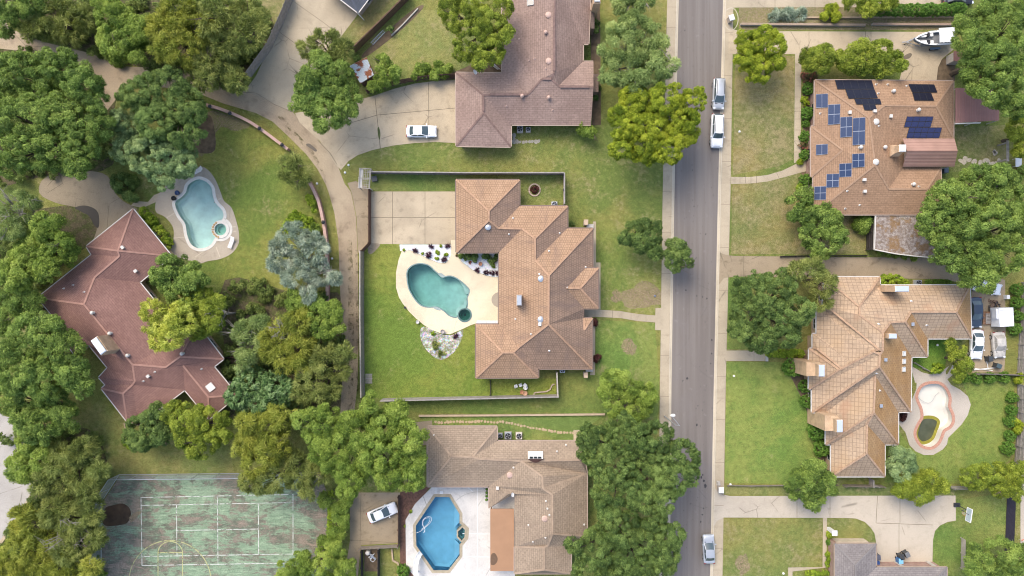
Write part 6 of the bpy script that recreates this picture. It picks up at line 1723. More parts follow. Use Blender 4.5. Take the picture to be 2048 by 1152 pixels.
# shrubs: one dense round bush of each size, then copies
SHRUBS = [
    ('dark rounded bush left of the turquoise pool deck', 250, 370, 26, 'oak', 2.4, ((262, 392, 16),)),
    ('bright leafy bush against the maroon roof near the pool', 300, 445, 20, 'lime', 1.8, ((318, 468, 18), (332, 485, 14), (290, 425, 12))),
    ('yellowish small bush beside the tree on the lower left lawn', 262, 885, 15, 'lime', 1.4, ()),
    ('yellow green bush above the silver tree', 595, 440, 20, 'lime', 2.0, ((614, 448, 18), (580, 452, 16))),
    ('green bush at the bottom of the silver tree', 618, 468, 16, 'bright', 2.0, ((630, 458, 11),)),
    ('small bush on the inside of the pink wall', 625, 405, 10, 'lime', 1.6, ((618, 396, 8), (628, 422, 7))),
    ('leafy shrub on the fence right of the small light tree', 845, 138, 18, 'bright', 2.2, ((828, 150, 10),)),
    ('leafy shrub on the fence nearest the brown shingled house', 885, 138, 20, 'bright', 2.2, ((868, 150, 12),)),
    ('grey green lavender like shrub bed by the top drive', 1575, 30, 14, 'silver', 1.0, ((1548, 33, 13), (1600, 28, 13), (1560, 28, 13), (1590, 34, 11))),
    ('yellow flowering bush below the tree at the top edge', 1664, 22, 17, 'gold', 1.8, ((1652, 30, 10), (1672, 35, 11))),
    ('round green bush by the board fence of the solar house', 1726, 447, 20, 'bright', 2.4, ()),
    ('leafy bush against the top wall of the orange tiled house', 1775, 563, 16, 'lime', 1.8, ((1795, 563, 14), (1808, 566, 10), (1762, 568, 10))),
    ('small green bush in the courtyard by the pool path', 1876, 736, 11, 'lime', 1.3, ((1868, 742, 7),)),
    ('dark maroon bush by the drained pool deck', 1803, 834, 9, 'red', 1.0, ((1808, 828, 6),)),
    ('maroon bush at the walk below the entry of the tan house', 1189, 645, 8, 'red', 1.1, ()),
    ('maroon bush at the lower front corner of the tan house', 1194, 716, 10, 'red', 1.4, ()),
    ('low dark bush strip under the garage eave by the pool', 935, 514, 9, 'oak', 1.0, ((922, 512, 7), (950, 516, 9), (972, 512, 8), (985, 520, 8), (983, 530, 6), (994, 512, 6))),
    ('clipped round bush beside the blue pool slide', 806, 1142, 14, 'box', 1.4, ()),
    ('narrow clipped hedge block beside the white pool deck', 973.5, 985, 3.2, 'box', 1.2, ((973.5, 978, 3), (973.5, 992, 3), (973.5, 999, 3))),
    ('flowering rose bush on the front bed of the solar house', 1610, 291, 9, 'bloom', 1.0, ((1602, 290, 7), (1614, 299, 6))),
    ('yellow green shrub in the front bed of the solar house', 1609, 200, 7, 'gold', 0.9, ((1613, 208, 6),)),
    ('mixed blooming shrub at the top of the solar house bed', 1615, 158, 10, 'bloom', 1.0, ((1628, 152, 8), (1605, 150, 6))),
    ('golden shrub by the solar house entry walk', 1600, 325, 7, 'gold', 0.8, ()),
    ('loose green bush at the lower end of the solar house bed', 1606, 410, 12, 'lime', 1.3, ((1598, 375, 8),)),
    ('green bush below the street tree at the brown shingled house', 1190, 175, 10, 'oak', 1.4, ((1190, 195, 8), (1192, 60, 8), (1193, 45, 7))),
    ('pale flowering bush at the corner of the tan house', 1142, 448, 7, 'pale', 0.9, ((1137, 452, 5),)),
    ('green bush on the left edge of the alley shrubbery', 680, 1000, 9, 'bright', 1.6, ()),
    ('low hedge at the lower left fence of the tennis court', 205, 1148, 9, 'bright', 1.2, ()),
    ('clipped yellow green bush by the grey shingled house', 1659, 1069, 7, 'lime', 0.9, ()),
    ('clipped dark bush by the grey shingled house', 1658, 1085, 7, 'box', 0.9, ()),
    ('low privet hedge along the grey house wall', 1657, 1108, 6.5, 'lime', 0.9, ((1657, 1118, 6.5), (1656, 1128, 6))),
    ('clipped hedge at the bottom edge by the grey house path', 1615, 1146, 6, 'lime', 0.7, ((1625, 1146, 6), (1635, 1146, 6), (1645, 1146, 6), (1655, 1146, 6))),
    ('small weed tuft by the blue pool deck', 822, 1023, 3.5, 'lime', 0.4, ((810, 1052, 2.5),)),
    ('green creeper on the right edge yard', 2030, 355, 14, 'mid', 1.6, ((2045, 345, 14),)),
    ('shrub strip along the narrow fence of the solar house', 1760, 505, 7, 'bright', 0.8, ((1775, 509, 7), (1792, 512, 7), (1810, 514, 7), (1828, 516, 7))),
    ('yellow flowering climber on the right boundary fence', 2036, 862, 10, 'gold', 1.6, ((2040, 850, 9), (2032, 845, 7))),
    ('yellow flowering shrub at the corner of the back fence', 2035, 760, 9, 'gold', 1.4, ((2042, 752, 7),)),
    ('ivy along the dark board fence beside the rusty shed', 714, 117, 8, 'oak', 1.5, ((780, 58, 7),)),
]
for lab, x, y, r, kind, h, ex in SHRUBS: shrub(lab, x, y, r, kind, h, extra=ex)

ball = None
def balls(pts, group, where):
    """clipped balls: the same bush copied and scaled, each with its own label"""
    global ball
    for i, (x, y, r, lab) in enumerate(pts):
        if ball is None:
            ball = shrub(lab, x, y, 16, 'box', None, 'topiary_shrub', 'shrub', group, dens=1.2)
            ball['r'] = 16.0
            o = ball
        else:
            o = copy_tree(ball)
            o['label'] = lab
        k = r / 16.0
        q = P(x, y, r * 0.05)
        o.location = (q.x, q.y, G)
        o.scale = (k, k, k)
        o.rotation_euler = (0, 0, random.uniform(0, 6.28))
        o['group'] = group
OR = ['topmost', 'second', 'third', 'fourth', 'fifth', 'sixth', 'lowest']
fpts = [(1582, 735, 19, 'large clipped ball bush beside the brick chimney of the orange house'), (1612, 742, 11, 'small clipped bush squeezed between chimney and large ball'), (1609, 772, 14, 'clipped bush just below the upper chimney on the left wall'), (1612, 802, 14, 'clipped bush midway down the left wall of the orange house'),
        (1636, 842, 12, 'yellowish clipped bush beside the lower chimney'), (1633, 864, 19, 'large clipped ball below the lower chimney'), (1643, 898, 18, 'large clipped ball at the lower left end of the orange house')]
balls(fpts, 'clipped bushes along the left wall of the orange house', '')
balls([(1616, 178, 13, 'clipped ball bush at the top of the solar house front bed'), (1614, 226, 14, 'largest clipped ball bush in the solar house front bed'), (1612, 247, 8, 'smallest clipped ball bush in the solar house front bed'), (1611, 274, 12, 'clipped ball bush above the rose bush'), (1610, 311, 11, 'clipped ball bush just above the entry walk'), (1612, 361, 14, 'clipped ball bush below the entry walk of the solar house')], 'clipped bushes in the solar house front bed', '')
balls([(2033, 579, 13, 'topmost ball bush right of the white trailer'), (2032, 606, 13, 'second ball bush from the top right of the white trailer'), (2033, 632, 12, 'third ball bush from the top right of the white trailer'), (2029, 659, 13, 'lowest ball bush right of the white trailer')], 'ball bushes beside the parking yard', '')
balls([(1926, 754, 12, 'leftmost ball bush below the parking yard fence'), (1951, 756, 12, 'second ball bush from the left below the yard fence'), (1979, 755, 12, 'third ball bush from the left below the yard fence'), (2006, 754, 12, 'rightmost ball bush below the parking yard fence')], 'ball bushes below the parking yard fence', '')
balls([(2023, 794, 12, 'topmost ball bush on the right lawn boundary'), (2022, 820, 12, 'second ball bush down the right lawn boundary'), (2020, 843, 12, 'middle ball bush on the right lawn boundary'), (2019, 871, 12, 'second lowest ball bush on the right lawn boundary'), (2016, 897, 14, 'lowest ball bush on the right lawn boundary')], 'ball bushes on the right lawn boundary', '')
balls([(1857, 566, 7, 'leftmost small ball bush on the drive above the orange roof'), (1870, 565, 7, 'second small ball bush on the drive above the orange roof'), (1882, 565, 7, 'third small ball bush on the drive above the orange roof'), (1895, 566, 7, 'rightmost small ball bush on the drive above the orange roof')], 'small ball bushes above the orange roof', '')

# clipped hedges
def hedge(label, px, r, h, kind):
    W = []
    for (x0, y0), (x1, y1) in zip(px[:-1], px[1:]):
        L = math.hypot(x1 - x0, y1 - y0)
        n = max(1, int(L / (r * 0.9)))
        for i in range(n + 1):
            zc = h - r * 0.0725 * 0.8
            c = P(x0 + (x1 - x0) * i / n, y0 + (y1 - y0) * i / n, zc)
            W.append((c.x, c.y, zc, r * 0.0725))
    root = thing('hedge', label, 'hedge', (W[0][0], W[0][1], G))
    o, n = foliage('foliage', W, kind, root, 1.0, 1.0, 1.0, low=-0.5)
    m = MB()
    for x, y, z, r_ in W: m.tube([(x, y, 0), (x, y, z)], [0.04, 0.02], 5)
    m.build('stem', BARK, root, world_parent=True)
    N_LEAF[0] += n
hedge('long dark green hedge between the top drives on the right', [(1742, 20), (1790, 20), (1850, 20), (1920, 18)], 13, 1.8, 'box')
hedge('low green hedge at the end of the brick edged walk', [(1540, 707), (1600, 707)], 9, 1.0, 'lime')
hedge('ivy covered fence row on the right side of the tennis court', [(662, 985), (660, 1040), (659, 1108)], 5, 2.4, 'lime')

# planting in the white gravel beds
def tuft(label, px, py, r, kind, h=0.5, group='purple shrubs in the white gravel beds', name='purple_shrub', cat='shrub'):
    return shrub(label, px, py, r, kind, h, name, cat, group)
for x, y, r, lab in ((831, 501, 5, 'purple shrub at the left corner of the upper gravel bed'), (857, 510, 6.5, 'largest purple shrub in the middle of the upper gravel bed'), (862, 493, 4.5, 'purple shrub at the top middle of the upper gravel bed'), (895, 492, 5, 'purple shrub at the top right of the upper gravel bed'), (888, 519, 5.5, 'purple shrub at the lower tip of the upper gravel bed'),
                     (955, 540, 5, 'leftmost purple shrub in the row by the house wall'), (972, 545.5, 5.5, 'second purple shrub in the row by the house wall'), (984, 546, 5.5, 'third purple shrub in the row by the house wall'), (995.5, 546, 4.5, 'purple shrub half hidden under the eave'), (912, 672, 5, 'purple shrub in the weedy gravel bed below the pool')):
    tuft(lab, x, y, r, 'purple')
for x, y, r, lab in ((875, 505, 5, 'green shrub in the centre of the upper gravel bed'), (892, 509, 4.5, 'yellow green shrub at the right of the upper gravel bed'), (874, 517, 4.5, 'low green shrub beside the purple one near the lower tip'), (882, 492, 3, 'tiny green shrub at the top edge of the upper gravel bed'), (845, 507, 3, 'tiny pale shrub between two purple ones'), (808, 500, 3, 'tiny grey plant at the left corner of the gravel bed'), (987, 532, 5, 'bright green shrub in the gravel bed under the eave'), (867, 667, 5, 'rusty green shrub at the top of the weedy gravel bed'), (884, 708, 9, 'spreading green weeds in the lower gravel bed'), (870, 690, 8, 'pale weeds in the middle of the lower gravel bed')):
    shrub(lab, x, y, r, 'lime' if r < 6 else 'olive', 0.45, 'small_shrub', 'shrub', 'green plants in the white gravel beds')
shrub('orange flowering plant at the left of the gravel bed by the wall', 940, 525, 3.5, 'bloom', 0.4, 'flowering_plant', 'plant')
shrub('orange flowering plant at the corner of the garage wall', 914, 510, 3.5, 'bloom', 0.4, 'flowering_plant', 'plant')
shrub('dark plant inside the brick ring on the side lawn', 1069, 379, 9, 'red', 0.7, 'ring_plant', 'plant')

# undergrowth below the trees: nobody could count it
def undergrowth(px, n, hmax):
    w = smooth(px, 4)
    xs, ys = [p[0] for p in w], [p[1] for p in w]
    W = []
    while len(W) < n:
        x, y = random.uniform(min(xs), max(xs)), random.uniform(min(ys), max(ys))
        if not inpoly((x, y), w) or inpoly((x, y), alley) or not (-30 < x < 730): continue
        r = random.uniform(.5, 1.3)
        h = random.uniform(.2, hmax)
        c = P(x, y, h)
        W.append((c.x, c.y, h, r))
    o, k = foliage('undergrowth', W, 'under', None, 0.8, 1.0, 0.7, low=-0.1)
    o['kind'] = 'stuff'
    N_LEAF[0] += k
for ar, n, h in zip(UNDER_AREAS, (150, 70, 170, 170, 190), (1.2, 0.8, 1.4, 1.4, 1.4)): undergrowth(ar, n, h)
# ================================================================= FENCES AND WALLS
def fence(label, px, h=1.9, mat=WOOD, post_mat=None, step=2.4, picket=0.15, name='wood_fence', cap=None, rails=True, slats=False, cat='fence', lean=0.0):
    pts = [P(x, y, G) for x, y in px]
    root = thing(name, label, cat, tuple(pts[0]))
    pm = post_mat or mat
    b = MB()
    rnd = random.Random(len(label))
    for a, c in zip(pts[:-1], pts[1:]):
        d = c - a
        L = d.length
        d.normalize()
        rz = math.atan2(d.y, d.x)
        nrm = Vector((-d.y, d.x, 0))
        n = max(1, round(L / step))
        if slats:
            for k in range(int(h / 0.19)):
                z = 0.12 + k * 0.19
                q = (a + c) / 2
                b.box((q.x, q.y, G + z + .07), (L, 0.03, 0.145), rz)
        else:
            k = int(L / picket)
            for i in range(k):
                q = a + d * ((i + .5) * L / k) + nrm * (0.035 + rnd.uniform(-.004, .004))
                hh = h * rnd.uniform(0.985, 1.01)
                b.box((q.x, q.y, G + hh / 2), (L / k - 0.012, 0.022, hh), rz)
        if rails:
            for z in (0.35, h * 0.55, h - 0.2):
                q0, q1 = a - nrm * 0.02, c - nrm * 0.02
                r_ = MB(); r_.beam(q0 + Vector((0, 0, z)), q1 + Vector((0, 0, z)), 0.05, 0.09); r_.build('rail', pm, root, world_parent=True)
        for i in range(n + (1 if c is pts[-1] else 0)):
            q = a + d * (i * L / n) - nrm * 0.07
            m = MB(); m.box((q.x, q.y, G + h / 2), (0.10, 0.10, h + 0.06), rz)
            m.build('post', pm, root, world_parent=True)
        if cap:
            m = MB(); m.beam(a + nrm * .0 + Vector((0, 0, h + .05)), c + Vector((0, 0, h + .05)), 0.17, 0.04)
            m.build('top_rail', cap, root, world_parent=True)
    b.build('fence_boards', mat, root, world_parent=True)
    return root
WGREY = plain('grey_fence_wood', (0.33, 0.30, 0.27), 0.9, var=0.4, sc=2.5)
fence('long grey board fence along the top of the tan house yard', [(742, 348), (930, 350), (1126, 350)], 2.0, WOOD, cap=WGREY)
fence('short grey board fence closing the brick ring lawn on the right', [(1127, 350), (1127, 411)], 2.0, WGREY, cap=WGREY)
fence('brown board fence across the mouth of the tan house driveway', [(742, 380), (742, 487), (727, 503)], 2.0, WOOD_BROWN)
fence('tall board fence with pale top rail beside the overgrown alley', [(727, 503), (727, 640), (729, 790)], 2.4, WOOD, cap=WOOD_PALE)
fence('grey horizontal fence along the bottom of the pool lawn', [(766, 797), (940, 793), (1115, 789)], 2.2, WGREY, cap=WGREY)
fence('short grey fence from the lawn corner up to the tan house', [(1114, 789), (1112, 742)], 2.0, WGREY, cap=WOOD_PALE)
fence('weathered leaning fence left of the concrete drive at the top', [(588, -5), (566, 48), (543, 98), (498, 160)], 2.3, WGREY)
fence('dark brown board fence running to the rusty shed', [(822, -5), (775, 42), (704, 112)], 2.0, WOOD_BROWN, cap=WOOD_BROWN)
fence('dark brown fence following the curved driveway of the shingled house', [(736, 186), (770, 176), (810, 166), (860, 158), (911, 155)], 1.8, WOOD_BROWN)
fence('black board screen beside the mossy flat roof', [(1732, 431), (1732, 500)], 1.8, WOOD_DARK)
fence('dark board screen below the round bush', [(1746, 455), (1745, 498)], 2.2, WOOD_DARK)
fence('low dark board edging above the driveway below the solar house', [(1560, 513), (1590, 512), (1640, 512), (1731, 511)], 0.6, WOOD_DARK)
fence('slatted grey boundary fence at the right edge beside the ball bushes', [(2043, 565), (2038, 660), (2034, 745)], 1.9, WGREY)
fence('grey board fence on the right boundary of the drained pool lawn', [(2034, 768), (2033, 850), (2028, 930)], 1.9, WGREY)
fence('grey board fence along the bottom of the cluttered parking yard', [(1944, 746), (1990, 747), (2036, 749)], 1.5, WOOD)
fence('long board fence behind the lower end of the orange roof', [(1685, 969), (1762, 970)], 1.3, WOOD)
fence('pale board fence segment between the trees above the wide driveway', [(1896, 972), (1935, 973)], 1.7, WGREY)
fence('low weathered fence on the lawn boundary by the street', [(1455, 970), (1500, 971), (1568, 970)], 0.5, WOOD)
fence('short fence panel at the foot of the orange roof', [(1737, 955), (1737, 968), (1748, 968)], 1.6, WGREY)
fence('open horizontal slat fence below the white sedan', [(722, 1092), (760, 1090), (798, 1088)], 1.5, WOOD, slats=True)
fence('dark enclosure fence around the pool equipment', [(726, 1097), (726, 1160)], 1.5, WOOD_DARK)
fence('dark enclosure fence right of the pool equipment', [(759, 1097), (759, 1160)], 1.5, WOOD_DARK)
fence('short brown fence right of the driveway with the white sedan', [(799, 990), (799, 1086)], 1.4, WOOD_BROWN)
fence('brown post fence at the end of the maroon roof wing', [(449, 714), (472, 713)], 1.2, WOOD_BROWN)
fence('thin dark fence crossing the bottom of the pool lawn', [(981, 760), (981, 790)], 0.4, WOOD_DARK)
fence('thin brown fence beside the small tree at the corner yard', [(1922, 1075), (1921, 1135)], 1.0, WOOD_PALE)
fence('collapsed pale fence panel by the courtyard of the orange house', [(1825, 724), (1845, 736), (1862, 745)], 0.6, WOOD_PALE)

def low_wall(label, px, h, w, mat, name='low_wall', cap=None, lamps=(), lamp_mat=None):
    pts = [P(x, y, G) for x, y in px]
    root = thing(name, label, 'wall', tuple(pts[0]))
    m = MB()
    for i, (a, b) in enumerate(zip(pts[:-1], pts[1:])):
        d = (b - a).normalized() * 0.02
        m.beam(a + Vector((0, 0, h / 2 - .05 + 0.0007 * i)), b + d + Vector((0, 0, h / 2 - .05 + 0.0007 * i)), w, h + 0.1)
    m.build('wall_body', mat, root, world_parent=True)
    if cap:
        m = MB()
        for i, (a, b) in enumerate(zip(pts[:-1], pts[1:])): m.beam(a + Vector((0, 0, h + .035 + .001 * i)), b + Vector((0, 0, h + .035 + .001 * i)), w + .08, 0.07)
        m.build('wall_cap', cap, root, world_parent=True)
    for x, y in lamps:
        c = P(x, y, h + .1)
        m = MB()
        m.lathe((c.x, c.y, h + G), [(0.10, 0), (0.10, 0.05), (0.04, 0.07), (0.05, 0.2), (0.20, 0.26), (0.24, 0.42), (0.30, 0.46), (0.16, 0.58), (0.03, 0.66)], 6)
        m.build('lamp', lamp_mat or DARKMETAL, root, world_parent=True)
    return root
PINK = plain('pink_brick_wall', (0.43, 0.235, 0.19), 0.9, var=0.25, sc=1.5)
PINKCAP = plain('pale_pink_cap', (0.50, 0.335, 0.275), 0.9, var=0.2, sc=2)
low_wall('curved pink garden wall with black lamps above the lawn', [(418, 213), (440, 219), (462, 227), (485, 237), (505, 247), (522, 258), (540, 271), (560, 286), (580, 301)], 1.0, 0.34, PINK, 'garden_wall', PINKCAP, ((462, 228), (521, 258), (566, 291), (422, 214)))
low_wall('long pink garden wall beside the alley bend', [(622, 365), (631, 382), (640, 402), (646, 425), (651, 450), (655, 480), (657, 520), (658, 560), (658, 606)], 1.0, 0.34, PINK, 'garden_wall', PINKCAP, ((648, 445), (658, 500)))
low_wall('long low tan kerb wall above the stepping stone path', [(838, 831), (1000, 830), (1120, 829), (1209, 828)], 0.35, 0.26, plain('tan_wall', (0.46, 0.36, 0.25), 0.9, var=0.25), 'retaining_wall')
low_wall('low brick boundary wall beside the upper right driveway', [(1480, 50), (1600, 51), (1728, 52)], 0.45, 0.22, BRICK_BROWN, 'retaining_wall', plain('brick_cap', (0.36, 0.27, 0.20), 0.9, var=0.4, sc=5))
low_wall('low brick boundary wall left of the boat', [(1742, 50), (1830, 51), (1905, 51)], 0.45, 0.22, BRICK_BROWN, 'retaining_wall', plain('brick_cap_red', (0.34, 0.24, 0.18), 0.9, var=0.4, sc=5))
low_wall('low stone edging below the long hedge', [(1600, 36), (1740, 36), (1905, 35)], 0.3, 0.20, STONE, 'retaining_wall')
low_wall('brick edging of the garden bed in the corner of the pool lawn', [(1067, 791), (1069, 785), (1080, 784), (1092, 783), (1100, 779), (1104, 770), (1109, 768)], 0.2, 0.16, plain('pale_edging', (0.48, 0.38, 0.29), 0.9, var=0.5, sc=6), 'brick_edging')
low_wall('pale stone kerb on the flower bed by the dark fence', [(783, 72), (806, 50), (836, 18)], 0.25, 0.16, plain('pale_kerb', (0.48, 0.44, 0.37), 0.9), 'stone_edging')
low_wall('tan stone edging beside the red mulch bed', [(784, 1097), (786, 1120), (797, 1126), (797, 1150)], 0.25, 0.22, STONE, 'stone_edging')
low_wall('tan stone wall stub below the maroon roof tip', [(252, 845), (255, 858), (254, 876)], 0.4, 0.3, STONE, 'low_wall')
low_wall('red brick step at the end of the walk to the orange house', [(1533, 702), (1533, 722)], 0.25, 0.35, BRICK_RED, 'brick_step')

# tennis court fence: posts, rails and wire mesh
t = NT('chain_link')
w1 = t.n('TexBrick', offset=0.0)
t.link(t.uv(), w1.inputs['Vector'])
w1.inputs['Scale'].default_value = 1; w1.inputs['Brick Width'].default_value = 0.12; w1.inputs['Row Height'].default_value = 0.12; w1.inputs['Mortar Size'].default_value = 0.011
tp = t.n('BsdfTransparent'); d = t.n('BsdfDiffuse'); d.inputs[0].default_value = (0.42, 0.44, 0.46, 1)
ms = t.n('MixShader')
t.link(w1.outputs['Fac'], ms.inputs[0]); t.link(tp.outputs[0], ms.inputs[1]); t.link(d.outputs[0], ms.inputs[2])
t.link(ms.outputs[0], t.out.inputs[0])
MESH = t.m
cf = thing('chain_link_fence', 'tall chain link fence around the faded green tennis court', 'fence', tuple(P(240, 949)))
pts = [P(x, y, G) for x, y in ((203, 1200), (203, 1004), (239, 949), (640, 945))]
HF = 2.8
for a, b in zip(pts[:-1], pts[1:]):
    L = (b - a).length
    n = max(1, round(L / 3.0))
    for i in range(n + (1 if b is pts[-1] else 0)):
        q = a.lerp(b, i / n)
        m = MB(); m.tube([(q.x, q.y, 0), (q.x, q.y, HF + G)], 0.045, 8); m.build('post', GALV, cf, world_parent=True)
    m = MB()
    for z in (HF, 0.08):
        m = MB(); m.tube([a + Vector((0, 0, z)), b + Vector((0, 0, z))], 0.045, 6); m.build('rail', GALV, cf, world_parent=True)
    m = MB()
    m.face([a + Vector((0, 0, .05)), b + Vector((0, 0, .05)), b + Vector((0, 0, HF)), a + Vector((0, 0, HF))], [(0, 0), (L, 0), (L, HF), (0, HF)])
    m.build('wire_mesh', MESH, cf, world_parent=True)

# ================================================================= VEHICLES
def paint(name, col, metal=0.15, rough=0.28):
    t = NT(name)
    return t.surf(t.mix(1.0, col, t.ramp(t.noise(1.2, 3, t.objc()), [(0.3, 0.94), (0.7, 1.03)]), 'MULTIPLY'), rough, metal, spec=0.5, Coat_Weight=0.4)
P_WHITE = paint('white_car_paint', (0.78, 0.79, 0.80), 0.0)
P_SILVER = paint('silver_car_paint', (0.50, 0.52, 0.54), 0.35)
P_NAVY = paint('dark_blue_car_paint', (0.055, 0.075, 0.105), 0.3)
P_DUST = plain('dusty_white_paint', (0.52, 0.49, 0.44), 0.8, var=0.3, sc=2)
P_BLACK = paint('black_car_paint', (0.025, 0.025, 0.03), 0.2)
LAMP_G = plain('lamp_lens', (0.62, 0.65, 0.68), 0.15)
TAIL = plain('tail_lens', (0.25, 0.02, 0.015), 0.25)
TRIMB = plain('black_trim', (0.025, 0.025, 0.028), 0.5)
RIM = plain('alloy_rim', (0.45, 0.46, 0.48), 0.3, 0.6)
def car(label, px, py, rz, kind='sedan', mat=P_WHITE, L=4.6, W=1.8, glass=None, rails=False, group=None, z=0.0):
    c = P(px, py, 0.9)
    r = thing('parked_car', label, 'car', (c.x, c.y, z), rz, group)
    hl, hw = L / 2, W / 2
    S = dict(sedan=dict(h=1.44, belt=0.92, wb=0.22, rf=0.02, rr=-0.24, bb=-0.385, hood=0.84, deck=0.96),
             suv=dict(h=1.74, belt=1.05, wb=0.235, rf=0.10, rr=-0.40, bb=-0.475, hood=1.02, deck=1.02),
             van=dict(h=1.76, belt=1.05, wb=0.29, rf=0.10, rr=-0.41, bb=-0.48, hood=0.98, deck=1.02))[kind]
    # lower body: lofted rings nose to tail
    m = MB()
    st = [(-0.5, .74, .42, .62, .02), (-0.492, .86, .30, S['deck'] - .16, .03), (-0.465, .945, .24, S['deck'] - .04, .04), (-0.40, .985, .20, S['deck'], .03), (-0.28, 1.0, .18, S['belt'] + .01, .03), (0.0, 1.0, .18, S['belt'], .02), (0.20, 1.0, .18, S['belt'] - .01, .03),
          (0.27, .995, .18, S['hood'] + .04, .05), (0.36, .985, .20, S['hood'], .06), (0.43, .955, .22, S['hood'] - .06, .06), (0.475, .88, .26, S['hood'] - .15, .05), (0.493, .78, .32, .56, .03), (0.5, .62, .40, .50, .01)]
    prof = lambda w, lo, hi, cr: [(-w * .90, lo), (-w, lo + (hi - lo) * .35), (-w * .995, lo + (hi - lo) * .7), (-w * .93, hi), (-w * .72, hi + cr * .6), (-w * .35, hi + cr), (0, hi + cr * 1.08), (w * .35, hi + cr), (w * .72, hi + cr * .6), (w * .93, hi), (w * .995, lo + (hi - lo) * .7), (w, lo + (hi - lo) * .35), (w * .90, lo)]
    rings = [[(x * L, y, zz) for y, zz in prof(w * hw, lo, hi, cr)] for x, w, lo, hi, cr in st]
    k = len(rings[0])
    vs = [p for q in rings for p in q]
    fs = [(i * k + j, (i + 1) * k + j, (i + 1) * k + (j + 1) % k, i * k + (j + 1) % k) for i in range(len(rings) - 1) for j in range(k)]
    fs += [tuple(range(k)), tuple(len(vs) - k + j for j in reversed(range(k)))]
    m.raw(vs, [f[::-1] for f in fs])
    m.build('body', mat, r, True)
    # greenhouse
    zb, zr = S['belt'] - .02, S['h'] - .05
    bw, rw = hw * .90, hw * .70
    xb0, xb1, xr0, xr1 = S['bb'] * L, S['wb'] * L, S['rr'] * L, S['rf'] * L
    bl, br_, fl, fr_ = Vector((xb0, bw * .88, zb + .03)), Vector((xb0, -bw * .88, zb + .03)), Vector((xb1, bw * .92, zb)), Vector((xb1, -bw * .92, zb))
    rbl, rbr, rfl, rfr = Vector((xr0, rw, zr)), Vector((xr0, -rw, zr)), Vector((xr1, rw, zr)), Vector((xr1, -rw, zr))
    gm = glass or CARGLASS
    def bowed(a, b, c_, d, ex):                      # glass panel a-b (bottom) c_-d (top) bowed outwards
        mm = MB()
        g = []
        for i in range(3):
            for j in range(7):
                u, v = j / 6, i / 2
                g.append(a.lerp(b, u).lerp(d.lerp(c_, u), v) + ex * (math.sin(math.pi * u)))
        mm.raw(g, [(i * 7 + j, i * 7 + j + 1, (i + 1) * 7 + j + 1, (i + 1) * 7 + j) for i in range(2) for j in range(6)])
        return mm
    bowed(fl, fr_, rfr, rfl, Vector((0.10, 0, 0.01))).build('windscreen', gm, r, True)
    bowed(br_, bl, rbl, rbr, Vector((-0.07, 0, 0.01))).build('rear_window', gm, r, True)
    for a, b, c_, d, sy in ((bl, fl, rfl, rbl, 1), (fr_, br_, rbr, rfr, -1)):
        bowed(a, b, c_, d, Vector((0, 0.05 * sy, 0))).build('side_window', gm, r, True)
    for a, b, w_ in [(bl, rbl, .09), (br_, rbr, .09), (fl, rfl, .09), (fr_, rfr, .09)] + [(Vector(((xr0 + xr1) / 2, sy * (bw * .97), zb)), Vector(((xr0 + xr1) / 2, sy * (rw + .04), zr)), .07) for sy in (1, -1)]:
        m = MB(); m.beam(a, b, w_, 0.07); m.build('pillar', mat, r)
    m = MB()
    g = []
    nx, ny = 9, 7
    for i in range(nx):
        for j in range(ny):
            u, v = i / (nx - 1), j / (ny - 1) * 2 - 1
            x = xr0 - .03 + (xr1 - xr0 + .06) * u
            g.append((x + (0.07 * (1 - v * v) if i == nx - 1 else (-0.05 * (1 - v * v) if i == 0 else 0)), v * (rw + .035), zr + .055 * (1 - v * v) * (1 - .5 * (2 * u - 1) ** 4) - (.02 if abs(v) == 1 or i in (0, nx - 1) else 0)))
    m.raw(g, [(i * ny + j, (i + 1) * ny + j, (i + 1) * ny + j + 1, i * ny + j + 1) for i in range(nx - 1) for j in range(ny - 1)])
    m.build('roof', mat, r, True)
    if rails:
        for sy in (1, -1):
            m = MB(); m.beam((xr0 + .2, sy * rw * .86, zr + .07), (xr1 - .15, sy * rw * .86, zr + .07), 0.05, 0.05); m.build('roof_rail', TRIMB, r)
    for sx, wx in ((1, .315), (-1, -.30)):
        for sy in (1, -1):
            m = MB()
            m.tube([(wx * L, sy * (hw - .21), .33), (wx * L, sy * (hw + .012), .33)], 0.33, 20)
            wh = m.build('wheel', BLACK, r)
            m = MB(); m.tube([(wx * L, sy * (hw - .02), .33), (wx * L, sy * (hw + .022), .33)], 0.22, 16); m.build('rim', RIM, wh)
    for sy in (1, -1):
        m = MB(); m.box((L * .462, sy * hw * .70, S['hood'] - .10), (.26, .36, .11), sy * -.32); m.build('headlight', LAMP_G, r)
        m = MB(); m.box((-L * .478, sy * hw * .74, S['deck'] - .14), (.14, .34, .16), sy * .22); m.build('taillight', TAIL, r)
        m = MB(); m.box((xb1 - .18, sy * (hw + .07), zb + .06), (.12, .22, .14)); m.build('mirror', mat, r)
    m = MB()
    m.beam((xb1 + .14, -bw * .75, zb + .012), (xb1 + .14, bw * .75, zb + .012), 0.16, 0.02)
    m.box((L * .488, 0, .52), (.06, hw * 1.0, .14)); m.build('grille', TRIMB, r)
    m = MB(); m.beam((-L * .44, 0, .16), (L * .44, 0, .16), W * .8, .1); m.build('underbody', BLACK, r)
    return r
GK = 'cars parked along the kerb'
car('silver minivan parked at the kerb beside the yellow green tree', 1438, 187, math.radians(-92), 'van', P_SILVER, 4.55, 1.72, rails=True, group=GK)
car('white estate car with black roof rails parked behind the minivan', 1435, 261, math.radians(-92), 'suv', P_WHITE, 4.95, 1.8, rails=True, group=GK)
car('white sedan on the curved driveway of the brown shingled house', 842.5, 262, 0.0, 'sedan', P_WHITE, 4.45, 1.75)
